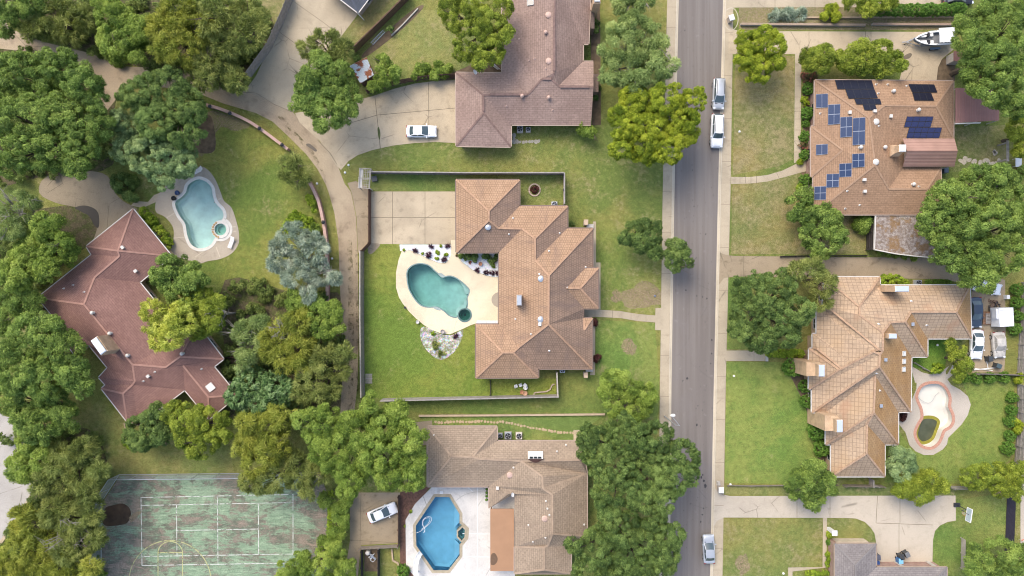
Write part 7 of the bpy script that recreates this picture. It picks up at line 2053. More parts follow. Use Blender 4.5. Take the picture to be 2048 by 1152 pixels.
car('white sedan parked askew above the slat fence', 764.5, 1026, math.radians(22), 'sedan', P_WHITE, 4.45, 1.75)
car('pale silver sedan at the right kerb near the bottom edge', 1418.5, 1099, math.radians(92), 'sedan', P_SILVER, 4.2, 1.7, group=GK)
car('dark blue sedan in the cluttered parking yard', 1953, 625, math.radians(-88), 'sedan', P_NAVY, 4.5, 1.75)
car('white sedan in the parking yard below the dark blue one', 1955, 689, math.radians(-92), 'sedan', P_WHITE, 4.35, 1.75)
car('dusty pale car with dirt covered glass beside the white sedan', 1999.5, 690, math.radians(-86), 'sedan', P_DUST, 3.8, 1.75, glass=plain('dusty_glass', (0.36, 0.34, 0.30), 0.8, var=0.3, sc=2))
car('white car half hidden under the big tree in the parking yard', 1975, 574, math.radians(-12), 'sedan', P_WHITE, 4.4, 1.75)
car('black car cut off by the top edge of the picture', 1918, -5, 0.0, 'sedan', P_BLACK, 4.5, 1.8)

# white box trailer with its open rusty front frame
c = P(2007, 634, 1.6)
tr = thing('box_trailer', 'white box trailer with small wheels beside the ball bushes', 'trailer', (c.x, c.y, 0), math.radians(3))
m = MB(); m.box((0, 0, 1.35), (2.15, 2.75, 1.7), 0, top=(.96, .97)); m.box((-1.15, .55, 1.6), (.35, 1.4, .9), 0); m.build('body', P_WHITE, tr)
m = MB()
for k in range(4): m.box((0, -1.0 + k * .67, 2.215), (1.9, .05, .03))
m.build('roof_rib', OFFWHITE, tr)
m = MB(); m.box((0, 0, .45), (2.0, 2.6, .12)); m.beam((-.5, 1.2, .45), (0, 2.2, .45), .08, .08); m.beam((.5, 1.2, .45), (0, 2.2, .45), .08, .08); m.build('chassis', DARKMETAL, tr)
for sx in (-1, 1):
    m = MB(); m.tube([(sx * .85, -.3, .3), (sx * 1.08, -.3, .3)], .3, 16); m.build('wheel', BLACK, tr)
c = P(1979, 636, .5)
tr = thing('flatbed_trailer', 'small rusty flatbed trailer loaded with a grey pallet', 'trailer', (c.x, c.y, 0))
m = MB()
for k in range(10): m.box((-.85 + k * .19, 0, .45), (.17, 1.9, .05))
m.build('bed', plain('rusty_boards', (0.25, 0.14, 0.08), 0.9, var=0.5, sc=3), tr)
m = MB(); m.beam((0, .9, .4), (0, 1.9, .4), .08, .08); m.box((0, 0, .38), (1.6, 1.8, .08)); m.build('chassis', DARKMETAL, tr)
for sx in (-1, 1):
    m = MB(); m.tube([(sx * .95, 0, .28), (sx * 1.1, 0, .28)], .28, 14); m.build('wheel', BLACK, tr)
def pallet(label, px, py, rz, mat, z=G, w=1.2, l=1.2):
    c = P(px, py, z)
    o = MB()
    for k in range(7): o.box((-w / 2 + (k + .5) * w / 7, 0, .13), (w / 7 - .05, l, .02))
    for k in (-1, 0, 1): o.box((0, k * (l / 2 - .05), .06), (w, .09, .115))
    b = o.build('pallet', mat)
    b.location = (c.x, c.y, z); b.rotation_euler = (0, 0, rz)
    return tag(b, label, 'pallet')
pallet('grey slatted pallet lying on the rusty flatbed', 1979, 637, 1.57, WGREY, .48, 1.5, 1.2)
pallet('pale wooden pallet on the lawn by the alley fence', 738, 757, 0, WOOD_PALE, G, 1.0, 1.4)

# motor boat on its trailer
c = P(1862, 79, 1.0)
RB = math.radians(3)
bt = thing('motor_boat', 'white and blue motor boat with white canopy on the upper right drive', 'boat', (c.x, c.y, .55), RB + math.pi)
HULL = plain('blue_hull', (0.16, 0.23, 0.31), 0.3, var=.1)
CREAM = plain('boat_gelcoat', (0.72, 0.72, 0.70), 0.35, var=.1)
st = [(-2.9, .98), (-2.0, 1.06), (-.8, 1.08), (.4, 1.0), (1.3, .82), (2.0, .56), (2.5, .28), (2.75, .06)]
m = MB()
ring = lambda x, w, i: [(x, -w, 1.0 + i * .025), (x, -w * .96, .75 + i * .03), (x, -w * .72, .30 + i * .05), (x, 0, .02 + i * .09), (x, w * .72, .30 + i * .05), (x, w * .96, .75 + i * .03), (x, w, 1.0 + i * .025)]
rr = [ring(x, w, i) for i, (x, w) in enumerate(st)]
vs = [p for q in rr for p in q]
m.raw(vs, [(i * 7 + j, i * 7 + j + 1, (i + 1) * 7 + j + 1, (i + 1) * 7 + j) for i in range(7) for j in range(6)] + [(6, 5, 4, 3, 2, 1, 0)])
m.build('hull', HULL, bt, True)
m = MB()
for sy in (1, -1):
    for (x0, w0), (x1, w1), i in zip(st[:-1], st[1:], range(7)):
        a, b = Vector((x0, sy * w0, 1.01 + i * .025)), Vector((x1, sy * w1, 1.035 + i * .025))
        a2, b2 = Vector((x0, sy * max(0, w0 - .26), 1.03 + i * .025)), Vector((x1, sy * max(0, w1 - .24), 1.05 + i * .025))
        q = [a, b, b2, a2]
        m.face(q if sy > 0 else q[::-1])
m.box((-2.75, 0, .98), (.3, 1.9, .12))
m.build('gunwale', CREAM, bt)
m = MB(); m.poly([(x, -w * .9) for x, w in st[:-1]] + [(x, w * .9) for x, w in st[:-1]][::-1], .55); m.build('floor', plain('boat_carpet', (0.22, 0.22, 0.22), .9), bt)
for x, y, sx, sy in ((.2, .55, .5, .55), (.2, -.55, .5, .55), (1.35, .42, .9, .35), (1.35, -.42, .9, .35), (-1.9, 0, .5, 1.5)):
    m = MB(); m.box((x, y, .78), (sx, sy, .42), 0, top=(.9, .9)); m.build('seat', CREAM, bt)
m = MB(); m.box((.75, -.55, .9), (.35, .6, .6), 0, top=(.7, .9)); m.box((.75, .55, .9), (.35, .6, .6), 0, top=(.7, .9)); m.build('console', DARKMETAL, bt)
m = MB()
for sy in (1, -1):
    for x in (-2.2, -.4): m.tube([(x, sy * .98, 1.0), (x, sy * 1.0, 2.05)], .025, 6)
m.build('canopy_frame', GALV, bt)
m = MB()
g = [(x, y, 2.08 + .10 * math.cos(y * 1.3)) for x in (-2.4, -1.3, -.15) for y in np.linspace(-1.03, 1.03, 7)]
m.raw(g, [(i * 7 + j, (i + 1) * 7 + j, (i + 1) * 7 + j + 1, i * 7 + j + 1) for i in range(2) for j in range(6)])
m.build('canopy', plain('white_canvas', (0.72, 0.73, 0.74), .9, var=.08), bt)
m = MB(); m.box((-3.1, 0, .8), (.45, .42, .9), 0, top=(.8, .8)); m.build('outboard_motor', DARKMETAL, bt)
bl = thing('boat_trailer', 'galvanised trailer with winch post under the motor boat', 'trailer', (c.x, c.y, 0), RB + math.pi)
m = MB()
for sy in (1, -1): m.beam((-2.4, sy * .7, .48), (1.6, sy * .7, .48), .09, .12); m.beam((1.6, sy * .7, .48), (3.3, 0, .48), .09, .12)
m.beam((3.3, 0, .48), (3.9, 0, .48), .1, .12); m.beam((2.9, 0, .48), (2.9, 0, 1.2), .09, .09)
for x in (-1.8, 0, 1.2): m.beam((x, -.7, .5), (x, .7, .5), .08, .08)
m.build('frame', GALV, bl)
for sy in (1, -1):
    for x in (-1.1, -.4):
        m = MB(); m.tube([(x, sy * 1.12, .32), (x, sy * 1.32, .32)], .32, 16); m.build('wheel', BLACK, bl)
    m = MB(); m.box((-.75, sy * 1.22, .70), (1.5, .3, .04)); m.build('fender', HULL, bl)
m = MB(); m.tube([(3.4, .25, .1), (3.4, .25, .6)], .05, 8); m.build('jack', DARKMETAL, bl)

# ================================================================= STREET AND GARDEN THINGS
# street lamp
b = P(1329, 832, 0); h_ = P(1347, 831, 7.2)
sl = thing('street_lamp', 'street lamp with white head leaning over the road edge', 'street lamp', (b.x, b.y, 0))
m = MB(); m.tube([(b.x, b.y, 0), (b.x, b.y, 6.6)], [.10, .06], 10); m.build('pole', GALV, sl, world_parent=True)
m = MB(); m.tube([(b.x, b.y, 6.5), (b.x + .5, b.y, 7.0), (h_.x - .3, h_.y, 7.15)], .035, 6); m.build('arm', GALV, sl, world_parent=True)
m = MB(); m.raw([(h_.x + dx * math.cos(a) * (1.0 if math.cos(a) > 0 else 1.5), h_.y + .22 * math.sin(a) * dy, 7.1 + dz) for dx, dy, dz in ((.28, 1, 0), (.26, .95, .10), (.12, .5, .17)) for a in np.linspace(0, 2 * math.pi, 16, endpoint=False)],
                [(i * 16 + j, i * 16 + (j + 1) % 16, (i + 1) * 16 + (j + 1) % 16, (i + 1) * 16 + j) for i in range(2) for j in range(16)] + [tuple(32 + j for j in range(16)), tuple(range(15, -1, -1))])
m.build('lamp_head', WHITE, sl, world_parent=True)

def mailbox(label, px, py, rz=0.0, mat=BRICK_PALE, capm=WHITE):
    c = P(px, py, 1.2)
    r = thing('mailbox', label, 'mailbox', (c.x, c.y, G), rz)
    m = MB()
    for i in range(4):
        a = [(-.3, -.35), (.3, -.35), (.3, .35), (-.3, .35)]
        p, q = a[i], a[(i + 1) % 4]
        L_ = math.hypot(q[0] - p[0], q[1] - p[1])
        m.face([(*p, 0), (*q, 0), (*q, 1.25), (*p, 1.25)], [(0, 0), (L_, 0), (L_, 1.25), (0, 1.25)])
    m.build('pillar', mat, r)
    m = MB(); m.box((0, 0, 1.30), (.78, .86, .10), 0, top=(.85, .85)); m.build('cap', capm, r)
    m = MB(); m.box((-.31, 0, 1.0), (.04, .26, .22)); m.build('door', DARKMETAL, r)
mailbox('brick mailbox pillar with white cap beside the wide pale driveway', 1442, 980, 0)
mailbox('brick mailbox pillar inside the round kerb pad at the top', 1463, 36, .3)
m = MB(); m.poly(wpoly(circle(1462, 38, 15, 28, 23)), .117, [wpoly(circle(1462, 38, 13.6, 28, 21.6))], 0, .01); tag(m.build('kerb', KERB), kind='structure')
m = MB(); q = P(1437, 967, .4)
for k in range(3): m.box((q.x + .02 * k, q.y, .12 + .2 * k), (.45 - .06 * k, .65 - .08 * k, .2), .1 * k)
tag(m.build('brick_planter', BRICK_RED), 'small stacked brick planter above the white capped mailbox', 'planter')

# bins
def bin_(label, px, py, rz, mat, lid, fallen=False):
    c = P(px, py, .9)
    r = thing('wheelie_bin', label, 'bin', (c.x, c.y, G), rz)
    m = MB(); m.box((0, 0, .52), (.58, .66, .95), 0, top=(1.08, 1.1)); m.build('body', mat, r)
    m = MB(); m.box((0, 0.02, 1.03), (.66, .76, .07), 0, top=(.92, .92)); m.build('lid', lid, r)
    m = MB(); m.beam((-.28, .42, .95), (.28, .42, .95), .04, .04); m.build('handle', mat, r)
    for s in (1, -1):
        m = MB(); m.tube([(s * .26, .30, .12), (s * .34, .30, .12)], .12, 12); m.build('wheel', BLACK, r)
B_BLK, B_BLUE = plain('dark_bin_plastic', (.05, .055, .06), .5), plain('blue_bin_plastic', (.05, .16, .38), .5)
bin_('tilted dark wheeled bin standing alone on the pale driveway', 1814, 1109, .45, B_BLK, plain('grey_lid', (.16, .17, .18), .5))
bin_('dark wheeled bin just behind the light blue one', 1803, 1114, .2, B_BLK, B_BLK)
bin_('bright blue wheeled bin with pale lid by the garage pier', 1800.5, 1122, .05, B_BLUE, plain('pale_blue_lid', (.20, .48, .72), .5))
bin_('dark bin beside the wall of the grey shingled house', 1755.5, 1115, .1, plain('slate_bin', (.09, .10, .13), .5), plain('slate_lid', (.10, .11, .15), .5))
bin_('small navy bin below the dark one at the grey house wall', 1753.5, 1127, 0, plain('navy_bin', (.02, .06, .2), .5), plain('navy_lid', (.03, .08, .25), .5))
bin_('black bin lying between the cars of the parking yard', 1980, 718, .1, B_BLK, B_BLK)
bin_('dark bin in the lower corner of the parking yard', 1997, 732, 1.2, B_BLK, plain('dark_teal_lid', (.06, .09, .10), .5))
bin_('dark blue barrel like bin beside the solar house back corner', 1891, 341, 0, plain('slate_blue', (.06, .09, .13), .5), plain('slate_blue_lid', (.08, .11, .15), .5))

# basketball hoop
b, bd = P(1912, 1009, 0), P(1938, 1030, 3.3)
hp = thing('basketball_hoop', 'basketball hoop with white framed backboard beside the wide driveway', 'basketball hoop', (b.x, b.y, G))
m = MB(); m.tube([(b.x, b.y, 0), (b.x, b.y, 2.4), (bd.x - .9, bd.y + .6, 3.1)], .06, 8); m.box((b.x, b.y, .15), (.9, .6, .3)); m.build('pole', DARKMETAL, hp, world_parent=True)
dv = Vector((math.cos(-.15), math.sin(-.15), 0))
pv = Vector((-dv.y, dv.x, 0))
m = MB()
m.beam(bd + pv * .9 + Vector((0, 0, 0)), bd - pv * .9, .04, 1.05)
m.build('backboard', plain('clear_board', (.40, .48, .50), .2), hp, world_parent=True)
m = MB()
for z in (-.53, .53): m.beam(bd + pv * .92 + Vector((0, 0, z)), bd - pv * .92 + Vector((0, 0, z)), .10, .07)
for s in (-1, 1): m.beam(bd + pv * .92 * s + Vector((0, 0, -.53)), bd + pv * .92 * s + Vector((0, 0, .53)), .10, .07)
m.build('board_frame', WHITE, hp, world_parent=True)
rc = bd - dv * .42 + Vector((0, 0, -.35))
m = MB(); m.tube([rc + Vector((.24 * math.cos(a), .24 * math.sin(a), 0)) for a in np.linspace(0, 6.283, 21)], .02, 6, cap=False); m.build('rim', plain('orange_rim', (.5, .14, .03), .5), hp, world_parent=True)
m = MB()
for k in range(12):
    a = k * math.pi / 6
    m.beam(rc + Vector((.23 * math.cos(a), .23 * math.sin(a), 0)), rc + Vector((.12 * math.cos(a + .4), .12 * math.sin(a + .4), -.42)), .015, .015)
m.build('net', WHITE, hp, world_parent=True)
m = MB(); m.beam((bd.x - .9, bd.y + .6, 3.1), bd + dv * .05, .06, .06); m.beam((b.x + .05, b.y, 2.2), bd + dv * .06 + Vector((0, 0, -.4)), .05, .05); m.build('arm', DARKMETAL, hp, world_parent=True)

# air conditioners
ac_unit(1040, 258, 'larger white air conditioner below the brown shingled roof', .82, 0, OFFWHITE)
ac_unit(1056.5, 258.5, 'smaller air conditioner right of the larger white one', .62, 0, OFFWHITE)
ac_unit(1109, 408.5, 'air conditioner on the brick ring lawn by the fence', .78)
ac_unit(1125, 740.5, 'air conditioner tucked under the lower eave of the tan house', .70)
ac_unit(1000.5, 872, 'smallest air conditioner in the row of three', .60)
ac_unit(1016, 872, 'large air conditioner with dark fan in the row of three', .95, 0, GALV)
ac_unit(1038, 872.5, 'rightmost air conditioner in the row, with pale fan', .88, 0, OFFWHITE)
ac_unit(1838, 566, 'air conditioner on the drive side of the orange tiled house', .85)

# satellite dishes fixed to the houses
def dish(h, px, py, z, r_, az, mat=GALV):
    c = P(px, py, z)
    m = MB()
    d = Vector((math.cos(az) * .8, math.sin(az) * .8, .6)).normalized()
    sd = d.cross(Vector((0, 0, 1))).normalized(); u = sd.cross(d)
    vs = [c]
    for k, q in ((.5, .06), (1.0, .22)):
        vs += [c + (sd * math.cos(a) * .9 + u * math.sin(a)) * r_ * k + d * r_ * q for a in np.linspace(0, 2 * math.pi, 18, endpoint=False)]
    m.raw(vs, [(0, 1 + j, 1 + (j + 1) % 18) for j in range(18)] + [(1 + j, 19 + j, 19 + (j + 1) % 18, 1 + (j + 1) % 18) for j in range(18)])
    m.tube([c - d * .05, c - Vector((0, 0, r_ * 1.5))], .03, 6)
    m.tube([c - u * r_ * .9, c + d * r_ * .9], .015, 5)
    m.box(c + d * r_ * .9, (.1, .1, .1))
    m.build('satellite_dish', mat, h.root, world_parent=True)
dish(hE, 1885, 365, 3.3, .50, -.3); dish(hE, 1885, 379.5, 3.3, .48, -.3); dish(hB, 949.5, 144, 3.4, .42, .1, WHITE); dish(hF, 1785, 891, 3.2, .42, -.6)
dish(hD, 1024.5, 990, 4.2, .34, .4, WHITE)

# white metal arbour at the side gate
c = P(729.5, 357, 2.1)
ar = thing('garden_arbour', 'pale slatted arbour over the gate corner of the tan house yard', 'arbour', (c.x, c.y, G), math.radians(-4))
m = MB()
for sx in (-1, 1):
    for sy in (-1, 1): m.box((sx * .78, sy * 1.35, 1.05), (.10, .10, 2.1))
m.build('post', OFFWHITE, ar)
m = MB()
for sx in (-.78, .78): m.beam((sx, -1.45, 2.12), (sx, 1.45, 2.12), .12, .12)
for k in range(3): m.beam((-.9, -1.4 + k * 1.4, 2.2), (.9, -1.4 + k * 1.4, 2.2), .09, .08)
for k in range(4): m.beam((-.15 + k * .28, -1.3, 2.26), (-.15 + k * .28, 1.3, 2.26), .05, .05)
for k in range(8): m.beam((-.15, -1.2 + k * .34, 2.30), (.75, -1.2 + k * .34, 2.30), .04, .04)
m.build('lattice', WOOD_PALE, ar)
m = MB(); m.box((-.55, 0, 1.9), (.38, 2.6, .05)); m.build('side_shelf', OFFWHITE, ar)
c = P(749, 358, .4)
m = MB(); m.box((0, 0, .3), (.75, .7, .6), .2, top=(.9, .9)); m.box((0, 0, .62), (.8, .74, .05), .2)
o = m.build('storage_box', plain('dark_grey_box', (.09, .095, .10), .6)); o.location = (c.x, c.y, G); tag(o, 'dark grey storage box just inside the arbour', 'storage box')

# stepping stones: one mesh per variant, copied
def flag_mesh(seed, r_, mat, name='stepping_stone'):
    rd = random.Random(seed)
    m = MB(); m.poly([(math.cos(a) * r_ * rd.uniform(.8, 1.1), math.sin(a) * r_ * rd.uniform(.8, 1.1)) for a in np.linspace(0, 6.283, 9, endpoint=False)], .05, (), 0, .05)
    return m.build(name, mat)
def stones(path, n, r_, label, group, mat, wob=0.15):
    pr = [flag_mesh(s, r_, mat) for s in (len(group), len(group) + 7, len(group) + 13)]
    segs = [(a, b, math.dist(a, b)) for a, b in zip(path[:-1], path[1:])]
    tot = sum(s[2] for s in segs)
    for i in range(n):
        d = tot * (i + .5) / n
        for a, b, L_ in segs:
            if d <= L_: break
            d -= L_
        k = d / L_
        o = pr[i % 3] if i < 3 else pr[i % 3].copy()
        if i >= 3: COL.objects.link(o)
        q = P(a[0] + (b[0] - a[0]) * k, a[1] + (b[1] - a[1]) * k, G)
        o.location = (q.x + random.uniform(-wob, wob), q.y + random.uniform(-wob, wob), G + .005)
        o.rotation_euler = (0, 0, random.uniform(0, 6.28))
        s = random.uniform(.8, 1.2); o.scale = (s, s * random.uniform(.75, 1.1), 1)
        tag(o, label, 'stepping stone', group)
TSTONE = plain('tan_flagstone', (.47, .36, .23), .9, var=.3, sc=4)
stones([(868, 844), (885, 846), (905, 843), (940, 844), (965, 842), (992, 845), (1000, 843), (1025, 847), (1060, 855), (1090, 859), (1120, 865), (1150, 866)], 46, .215, 'one tan stepping stone in the line of stones above the tan shingled roof', 'stepping stones above the tan shingled roof', TSTONE, .05)
stones([(1915, 321), (1950, 323), (1998, 322)], 15, .36, 'one pale flagstone in the path behind the solar house patio roof', 'flagstone path behind the solar house', plain('pale_flagstone', (.50, .43, .32), .9, var=.3, sc=4), .4)
stones([(1028, 268), (1028, 283), (1036, 284), (1080, 283)], 11, .28, 'one grey paver in the short path below the air conditioners', 'pavers below the brown shingled house', plain('grey_paver', (.43, .39, .31), .9, var=.3, sc=4), .06)
stones([(1988, 300), (1990, 305)], 4, .3, 'one loose flagstone near the back garden posts', 'loose flagstones by the back garden posts', plain('loose_flag', (.48, .42, .33), .9, var=.3, sc=4), .35)

# brick ring
m = MB()
q = P(1069, 380, .1)
for k in range(26):
    a = 2 * math.pi * k / 26
    m.box((q.x + .80 * math.cos(a), q.y + .86 * math.sin(a), .18), (.2, .17, .16), a)
tag(m.build('brick_ring', plain('pale_ring_brick', (.52, .40, .32), .9, var=.4, sc=5)), 'round pale brick ring around the dark plant on the side lawn', 'planter')

# loungers, chairs, tables by the pools
def lounger(label, px, py, rz, mat=WHITE):
    c = P(px, py, .3)
    r = thing('sun_lounger', label, 'sun lounger', (c.x, c.y, .13), rz)
    m = MB()
    for k in range(9): m.box((-.5 + k * .14, 0, .34), (.11, .58, .03))
    m.build('seat', mat, r)
    m = MB()
    for k in range(5): m.box((.72 + k * .1, 0, .40 + k * .085), (.11, .58, .03))
    m.build('backrest', mat, r)
    for sx, sy in ((-.45, .25), (-.45, -.25), (.55, .25), (.55, -.25)):
        m = MB(); m.box((sx, sy, .16), (.05, .05, .32)); m.build('leg', mat, r)
lounger('white sun lounger at the right side of the turquoise pool deck', 462, 489, math.radians(68))
lounger('white sun lounger partly under the pale tree by the turquoise pool', 393, 344, math.radians(30))
def chair(label, px, py, rz, mat=WHITE):
    c = P(px, py, .4)
    r = thing('garden_chair', label, 'chair', (c.x, c.y, G), rz)
    m = MB(); m.box((0, 0, .42), (.46, .46, .04)); m.build('seat', mat, r)
    m = MB(); m.box((-.22, 0, .66), (.05, .46, .46)); m.build('backrest', mat, r)
    for sx in (-1, 1):
        for sy in (-1, 1):
            m = MB(); m.box((sx * .19, sy * .19, .2), (.045, .045, .4)); m.build('leg', mat, r)
chair('leftmost white garden chair of the three below the tan house', 1032, 772, .3); chair('middle white garden chair with backrest to the wall', 1041, 770, -1.2); chair('white garden chair right of the middle one', 1050, 770, 2.4)
def pot(label, px, py, r_, mat, plantkind=None):
    c = P(px, py, .3)
    o = MB(); o.lathe((0, 0, 0), [(r_ * .7, 0), (r_, r_ * 1.5), (r_ * 1.1, r_ * 1.55), (r_ * .9, r_ * 1.56), (r_ * .85, r_ * 1.3)], 18)
    b = o.build('plant_pot', mat, None, True); b.location = (c.x, c.y, .13)
    tag(b, label, 'plant pot')
TERRA = plain('terracotta', (.42, .20, .11), .85)
pot('terracotta pot on the lawn below the white chairs', 1044, 784, .3, TERRA); pot('second terracotta pot next to the first on the lawn', 1050, 786, .34, plain('light_terracotta', (.50, .30, .19), .85))
pot('white round pot beside the garden chairs', 1051, 775, .3, WHITE)
pot('black pot at the left rim of the turquoise pool', 349, 397, .32, BLACK); pot('dark blue pot beside the black one at the turquoise pool', 356, 386, .32, plain('blue_glaze', (.04, .07, .16), .2))
pot('small dark pot at the left rim of the cream deck', 810, 615, .16, DARKMETAL); pot('pale stone urn on the grass at the edge of the cream deck', 835.5, 644, .24, OFFWHITE); pot('small grey basin at the bottom rim of the cream deck', 885.5, 663, .30, plain('grey_basin', (.36, .32, .30), .7))
pot('orange clay lamp in the gravel bed under the eave', 961, 528, .26, TERRA)
m = MB(); q = P(883, 985, .2); m.box((q.x, q.y, .20), (.42, .42, .14)); tag(m.build('skimmer_lid', WHITE), 'small white skimmer box above the blue pool', 'skimmer box')
# blue pool: slide, hose
sp = [(842, 1105, 1.5), (838, 1110, 1.7), (834, 1118, 1.9), (831.5, 1130, 2.1), (831, 1142, 2.2), (834, 1152, 2.25)]
sd = thing('pool_slide', 'curved white slide at the lower left of the blue pool', 'pool slide', tuple(P(833, 1130, 0)))
ps = [P(x, y, .45 + (z - 1.5) * 2.0) for x, y, z in sp]
m = MB()
for a, b in zip(ps[:-1], ps[1:]):
    d = (b - a); s = Vector((-d.y, d.x, 0)).normalized()
    m.face([a - s * .3, a + s * .3, b + s * .3, b - s * .3][::-1]); 
    for k in (-1, 1): m.beam(a + s * .32 * k + Vector((0, 0, .08)), b + s * .32 * k + Vector((0, 0, .08)), .07, .2)
m.build('chute', WHITE, sd, world_parent=True)
m = MB()
for p in ps[1::2]: m.tube([(p.x, p.y, .1), (p.x, p.y, p.z)], .06, 8)
m.build('support', GALV, sd, world_parent=True)
m = MB(); m.tube([P(x, y, .02) for x, y in smooth([(832, 1066), (842, 1062), (850, 1055), (858, 1048), (863, 1040), (861, 1034), (853, 1034), (846, 1040), (845, 1050), (850, 1058), (847, 1066), (850, 1060), (846, 1050), (847, 1040), (854, 1036), (860, 1037), (857, 1046), (849, 1054), (840, 1061)], 3)[:54]], .028, 6)
tag(m.build('cleaner_hose', WHITE), 'looping white cleaner hose floating on the blue pool', 'hose')
m = MB(); m.tube([P(x, y, .15) for x, y in ((907, 1005), (920, 995), (932, 988), (950, 984), (972, 984))], .015, 5)
tag(m.build('garden_hose', plain('dark_hose', (.12, .12, .11), .6)), 'thin dark hose across the white pool deck', 'hose')
# pool equipment
c = P(741, 1112, .5)
pe = thing('pool_pump', 'white pool pump, filter and pipes in the fenced enclosure', 'pool pump', (c.x, c.y, G))
m = MB(); m.poly([(-1.0, -2.4), (1.0, -2.4), (1.0, 1.0), (-1.0, 1.0)], .02); m.build('base', SOIL, pe)
m = MB(); m.lathe((-.35, .55, 0), [(.34, 0), (.36, .7), (.26, .88), (.05, .94)], 18); m.build('filter_tank', OFFWHITE, pe)
m = MB(); m.tube([(.2, -.1, .25), (.75, -.55, .25)], .16, 10); m.box((.2, -.1, .2), (.4, .4, .3)); m.build('pump', GALV, pe)
m = MB()
for pp in ([(-.35, .55, .6), (.1, .2, .6), (.2, -.1, .4)], [(-.1, .3, .3), (.3, .1, .3), (.55, .3, .3)], [(.2, -.3, .3), (-.1, -.6, .3), (.3, -.9, .3), (.6, -.7, .3)], [(.0, .0, .3), (-.3, -.2, .3), (.1, -.5, .3)]): m.tube(pp, .05, 8)
m.build('pipe', WHITE, pe)
# ladder lying by the dark fence
c = P(756, 75, .2)
m = MB()
for s in (-.2, .2): m.beam((-1.3, s, 0), (1.3, s, 0), .05, .06)
for k in range(9): m.beam((-1.2 + k * .3, -.2, 0), (-1.2 + k * .3, .2, 0), .04, .04)
o = m.build('ladder', GALV); o.location = (c.x, c.y, .25); o.rotation_euler = (.15, 0, math.radians(46)); tag(o, 'metal ladder lying along the dark board fence', 'ladder')
c = P(1000.5, 130, 1.2)
m = MB()
for s in (-.22, .22): m.beam((s, 0, 0), (s, 0, 2.4), .05, .06)
for k in range(8): m.beam((-.22, 0, .2 + k * .28), (.22, 0, .2 + k * .28), .04, .04)
o = m.build('ladder', WHITE); o.location = (c.x - .2, c.y - .3, G); o.rotation_euler = (0, -.35, 0); tag(o, 'white ladder leaning at the corner of the brown shingled roof', 'ladder')
# black tarpaulin strip
m = MB()
A, B, C_, D_ = P(2014, 991, .14), P(2032, 997, .14), P(2028, 1099, .14), P(2009, 1104, .14)
g, nn = [], 26
for i in range(nn):
    for j in range(6):
        p = A.lerp(B, j / 5).lerp(D_.lerp(C_, j / 5), i / (nn - 1)); p.z += random.uniform(0, .05); g.append(p)
m.raw(g, [(i * 6 + j, (i + 1) * 6 + j, (i + 1) * 6 + j + 1, i * 6 + j + 1) for i in range(nn - 1) for j in range(5)])
tag(m.build('tarpaulin', plain('black_plastic', (.022, .016, .022), .55, var=.3, sc=2)), 'long black tarpaulin strip on the grass at the right edge', 'tarpaulin')
# marker flags
for x, y, lab in ((2044, 920, 'upper small orange marker flag at the right edge'), (2041, 1080, 'lower small orange marker flag beside the black tarpaulin')):
    c = P(x, y, .5)
    r = thing('marker_flag', lab, 'flag', (c.x, c.y, G))
    m = MB(); m.tube([(0, 0, 0), (0, 0, .7)], .012, 5); m.build('stake', GALV, r)
    m = MB(); m.face([(0, 0, .7), (.42, .12, .62), (.40, .08, .38), (0, 0, .45)]); m.face([(0, .003, .45), (.40, .083, .38), (.42, .123, .62), (0, .003, .7)]); m.build('pennant', plain('orange_flag', (.75, .13, .03), .7), r)
# back garden posts and white table at the right edge
c = P(2004, 305, 1.0)
m = MB()
for y in (-1.2, 1.2): m.box((0, y, 1.0), (.2, .2, 2.0))
m.beam((0, -1.5, 2.05), (0, 1.5, 2.05), .35, .12)
o = m.build('garden_arch', WGREY); o.location = (c.x, c.y, G); tag(o, 'grey timber garden arch at the flagstone path', 'arch')
c = P(2003, 340, .8)
m = MB()
for y in (-.7, .7): m.box((0, y, .8), (.16, .16, 1.6))
m.beam((0, -1.0, 1.65), (0, 1.0, 1.65), .28, .1)
o = m.build('garden_arch', WGREY); o.location = (c.x, c.y, G); tag(o, 'smaller grey timber arch below the flagstone path', 'arch')
c = P(2036, 325, .7)
r = thing('garden_table', 'white garden table at the right edge beyond the arches', 'table', (c.x, c.y, G))
m = MB(); m.box((0, 0, .72), (.9, 1.3, .06)); m.build('tabletop', WHITE, r)
for sx in (-1, 1):
    for sy in (-1, 1):
        m = MB(); m.box((sx * .36, sy * .55, .35), (.06, .06, .7)); m.build('leg', WHITE, r)
# parking-yard clutter
def pole(label, a, b, rad, mat, name='pipe'):
    m = MB(); m.tube([P(*a, .25), P(*b, .2)], rad, 8); tag(m.build(name, mat), label, 'pipe')
pole('long white pipe lying at the bottom of the parking yard', (1945, 740), (1996, 735), .07, WHITE)
pole('second white pipe crossing the long one', (1948, 737), (1985, 741), .06, WHITE)
pole('short white pipe standing out of the pile', (1972, 716), (1976, 736), .05, WHITE)
m = MB()
rd = random.Random(4)
for k in range(16):
    q = P(1986 + rd.uniform(-8, 14), 606 + rd.uniform(-6, 6), .3)
    m.box((q.x, q.y, .12 + rd.uniform(0, .3)), (rd.uniform(.15, .7), rd.uniform(.1, .3), rd.uniform(.08, .3)), rd.uniform(0, 3))
tag(m.build('scrap_pile', plain('scrap', (.15, .10, .07), .8, var=.6, sc=3)), 'pile of brown scrap above the white trailer', 'scrap pile')
m = MB()
for k in range(14):
    q = P(1990 + rd.uniform(-5, 8), 671 + rd.uniform(-5, 5), .3)
    m.box((q.x, q.y, .2 + rd.uniform(0, .3)), (rd.uniform(.15, .6), rd.uniform(.1, .3), rd.uniform(.08, .3)), rd.uniform(0, 3))
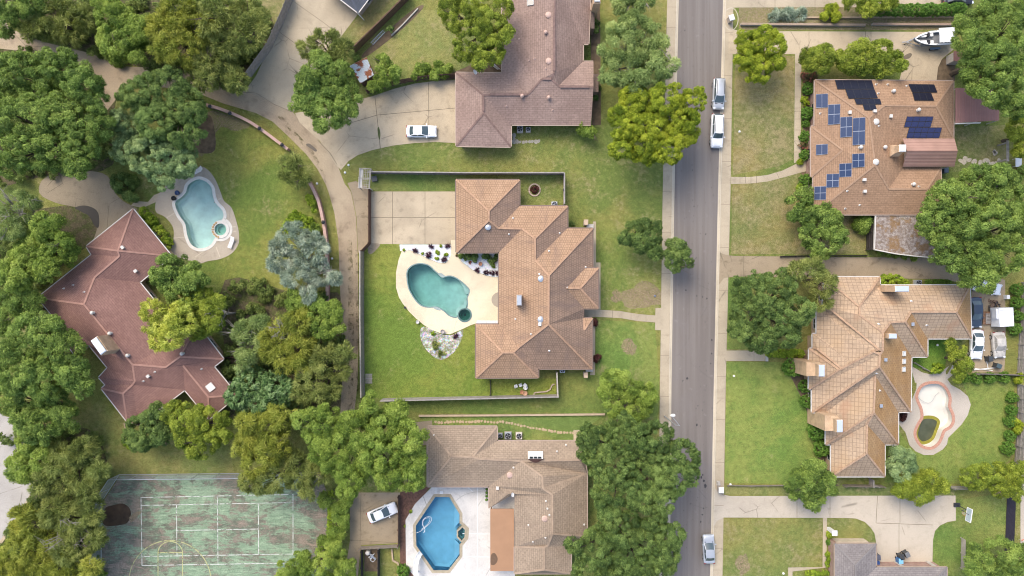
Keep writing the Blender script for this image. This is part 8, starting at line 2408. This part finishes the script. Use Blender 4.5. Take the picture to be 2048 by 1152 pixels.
tag(m.build('scrap_pile', plain('dark_scrap', (.08, .075, .07), .7, var=.6, sc=3)), 'dark junk heap at the nose of the dusty car', 'scrap pile')
m = MB(); q = P(2013, 594, .4); m.box((q.x, q.y, .45), (.5, .6, .7), .1, top=(.9, .9)); tag(m.build('crate', WHITE), 'white crate at the right side of the parking yard', 'crate')
# front piers and boxes of the tan house, utility lids
for x, y, lab in ((1172, 445, 'brick pier at the upper front corner of the tan house'), (1171.5, 750, 'brick pier at the lower front corner of the tan house')):
    q = P(x, y, 1.4)
    r = thing('brick_pier', lab, 'pier', (q.x, q.y, G))
    m = MB(); m.box((0, 0, .75), (.5, .7, 1.5)); m.build('shaft', BRICK_TAN, r)
    m = MB(); m.box((0, 0, 1.54), (.62, .82, .1), 0, top=(.9, .9)); m.build('cap', plain('sandstone', (.50, .38, .27), .85), r)
for x, y, lab in ((1180, 452, 'pale planter trough at the upper front walk'), (1178.5, 739.5, 'pale planter trough at the lower front walk'), (1175, 640, 'white planter box beside the front entry')):
    q = P(x, y, .4)
    m = MB(); m.poly([(-.5, -.28), (.5, -.28), (.5, .28), (-.5, .28)], .45, [[(-.42, -.2), (.42, -.2), (.42, .2), (-.42, .2)]], 0, .45); m.poly([(-.42, -.2), (.42, -.2), (.42, .2), (-.42, .2)], .36)
    o = m.build('planter_box', OFFWHITE); o.location = (q.x, q.y, G); tag(o, lab, 'planter')
for x, y, lab in ((1479, 263, 'white utility cap on the lawn right of the parked estate car'), (1468, 752, 'white utility cap on the lawn below the brick edged walk'), (1461, 969, 'white utility cap on the lawn near the mailbox'), (1567, 1147, 'white garden light at the bottom edge lawn'), (697, 330, 'white marker stone at the driveway corner'), (690, 345, 'white broken pipe by the alley corner'), (1875, 690, 'round white lamp on the courtyard lawn'), (664, 517, 'white lamp on the outside of the pink wall'), (634, 367, 'white lamp at the upper end of the long pink wall'), (1310, 592, 'small blue grey meter lid in the dry patch')):
    q = P(x, y, .2)
    m = MB(); m.lathe((0, 0, 0), [(.16, 0), (.17, .12), (.12, .2), (.03, .23)], 12)
    o = m.build('utility_cap', WHITE if 'blue' not in lab else plain('blue_grey_lid', (.16, .19, .24), .6)); o.location = (q.x, q.y, G); tag(o, lab, 'utility cap')
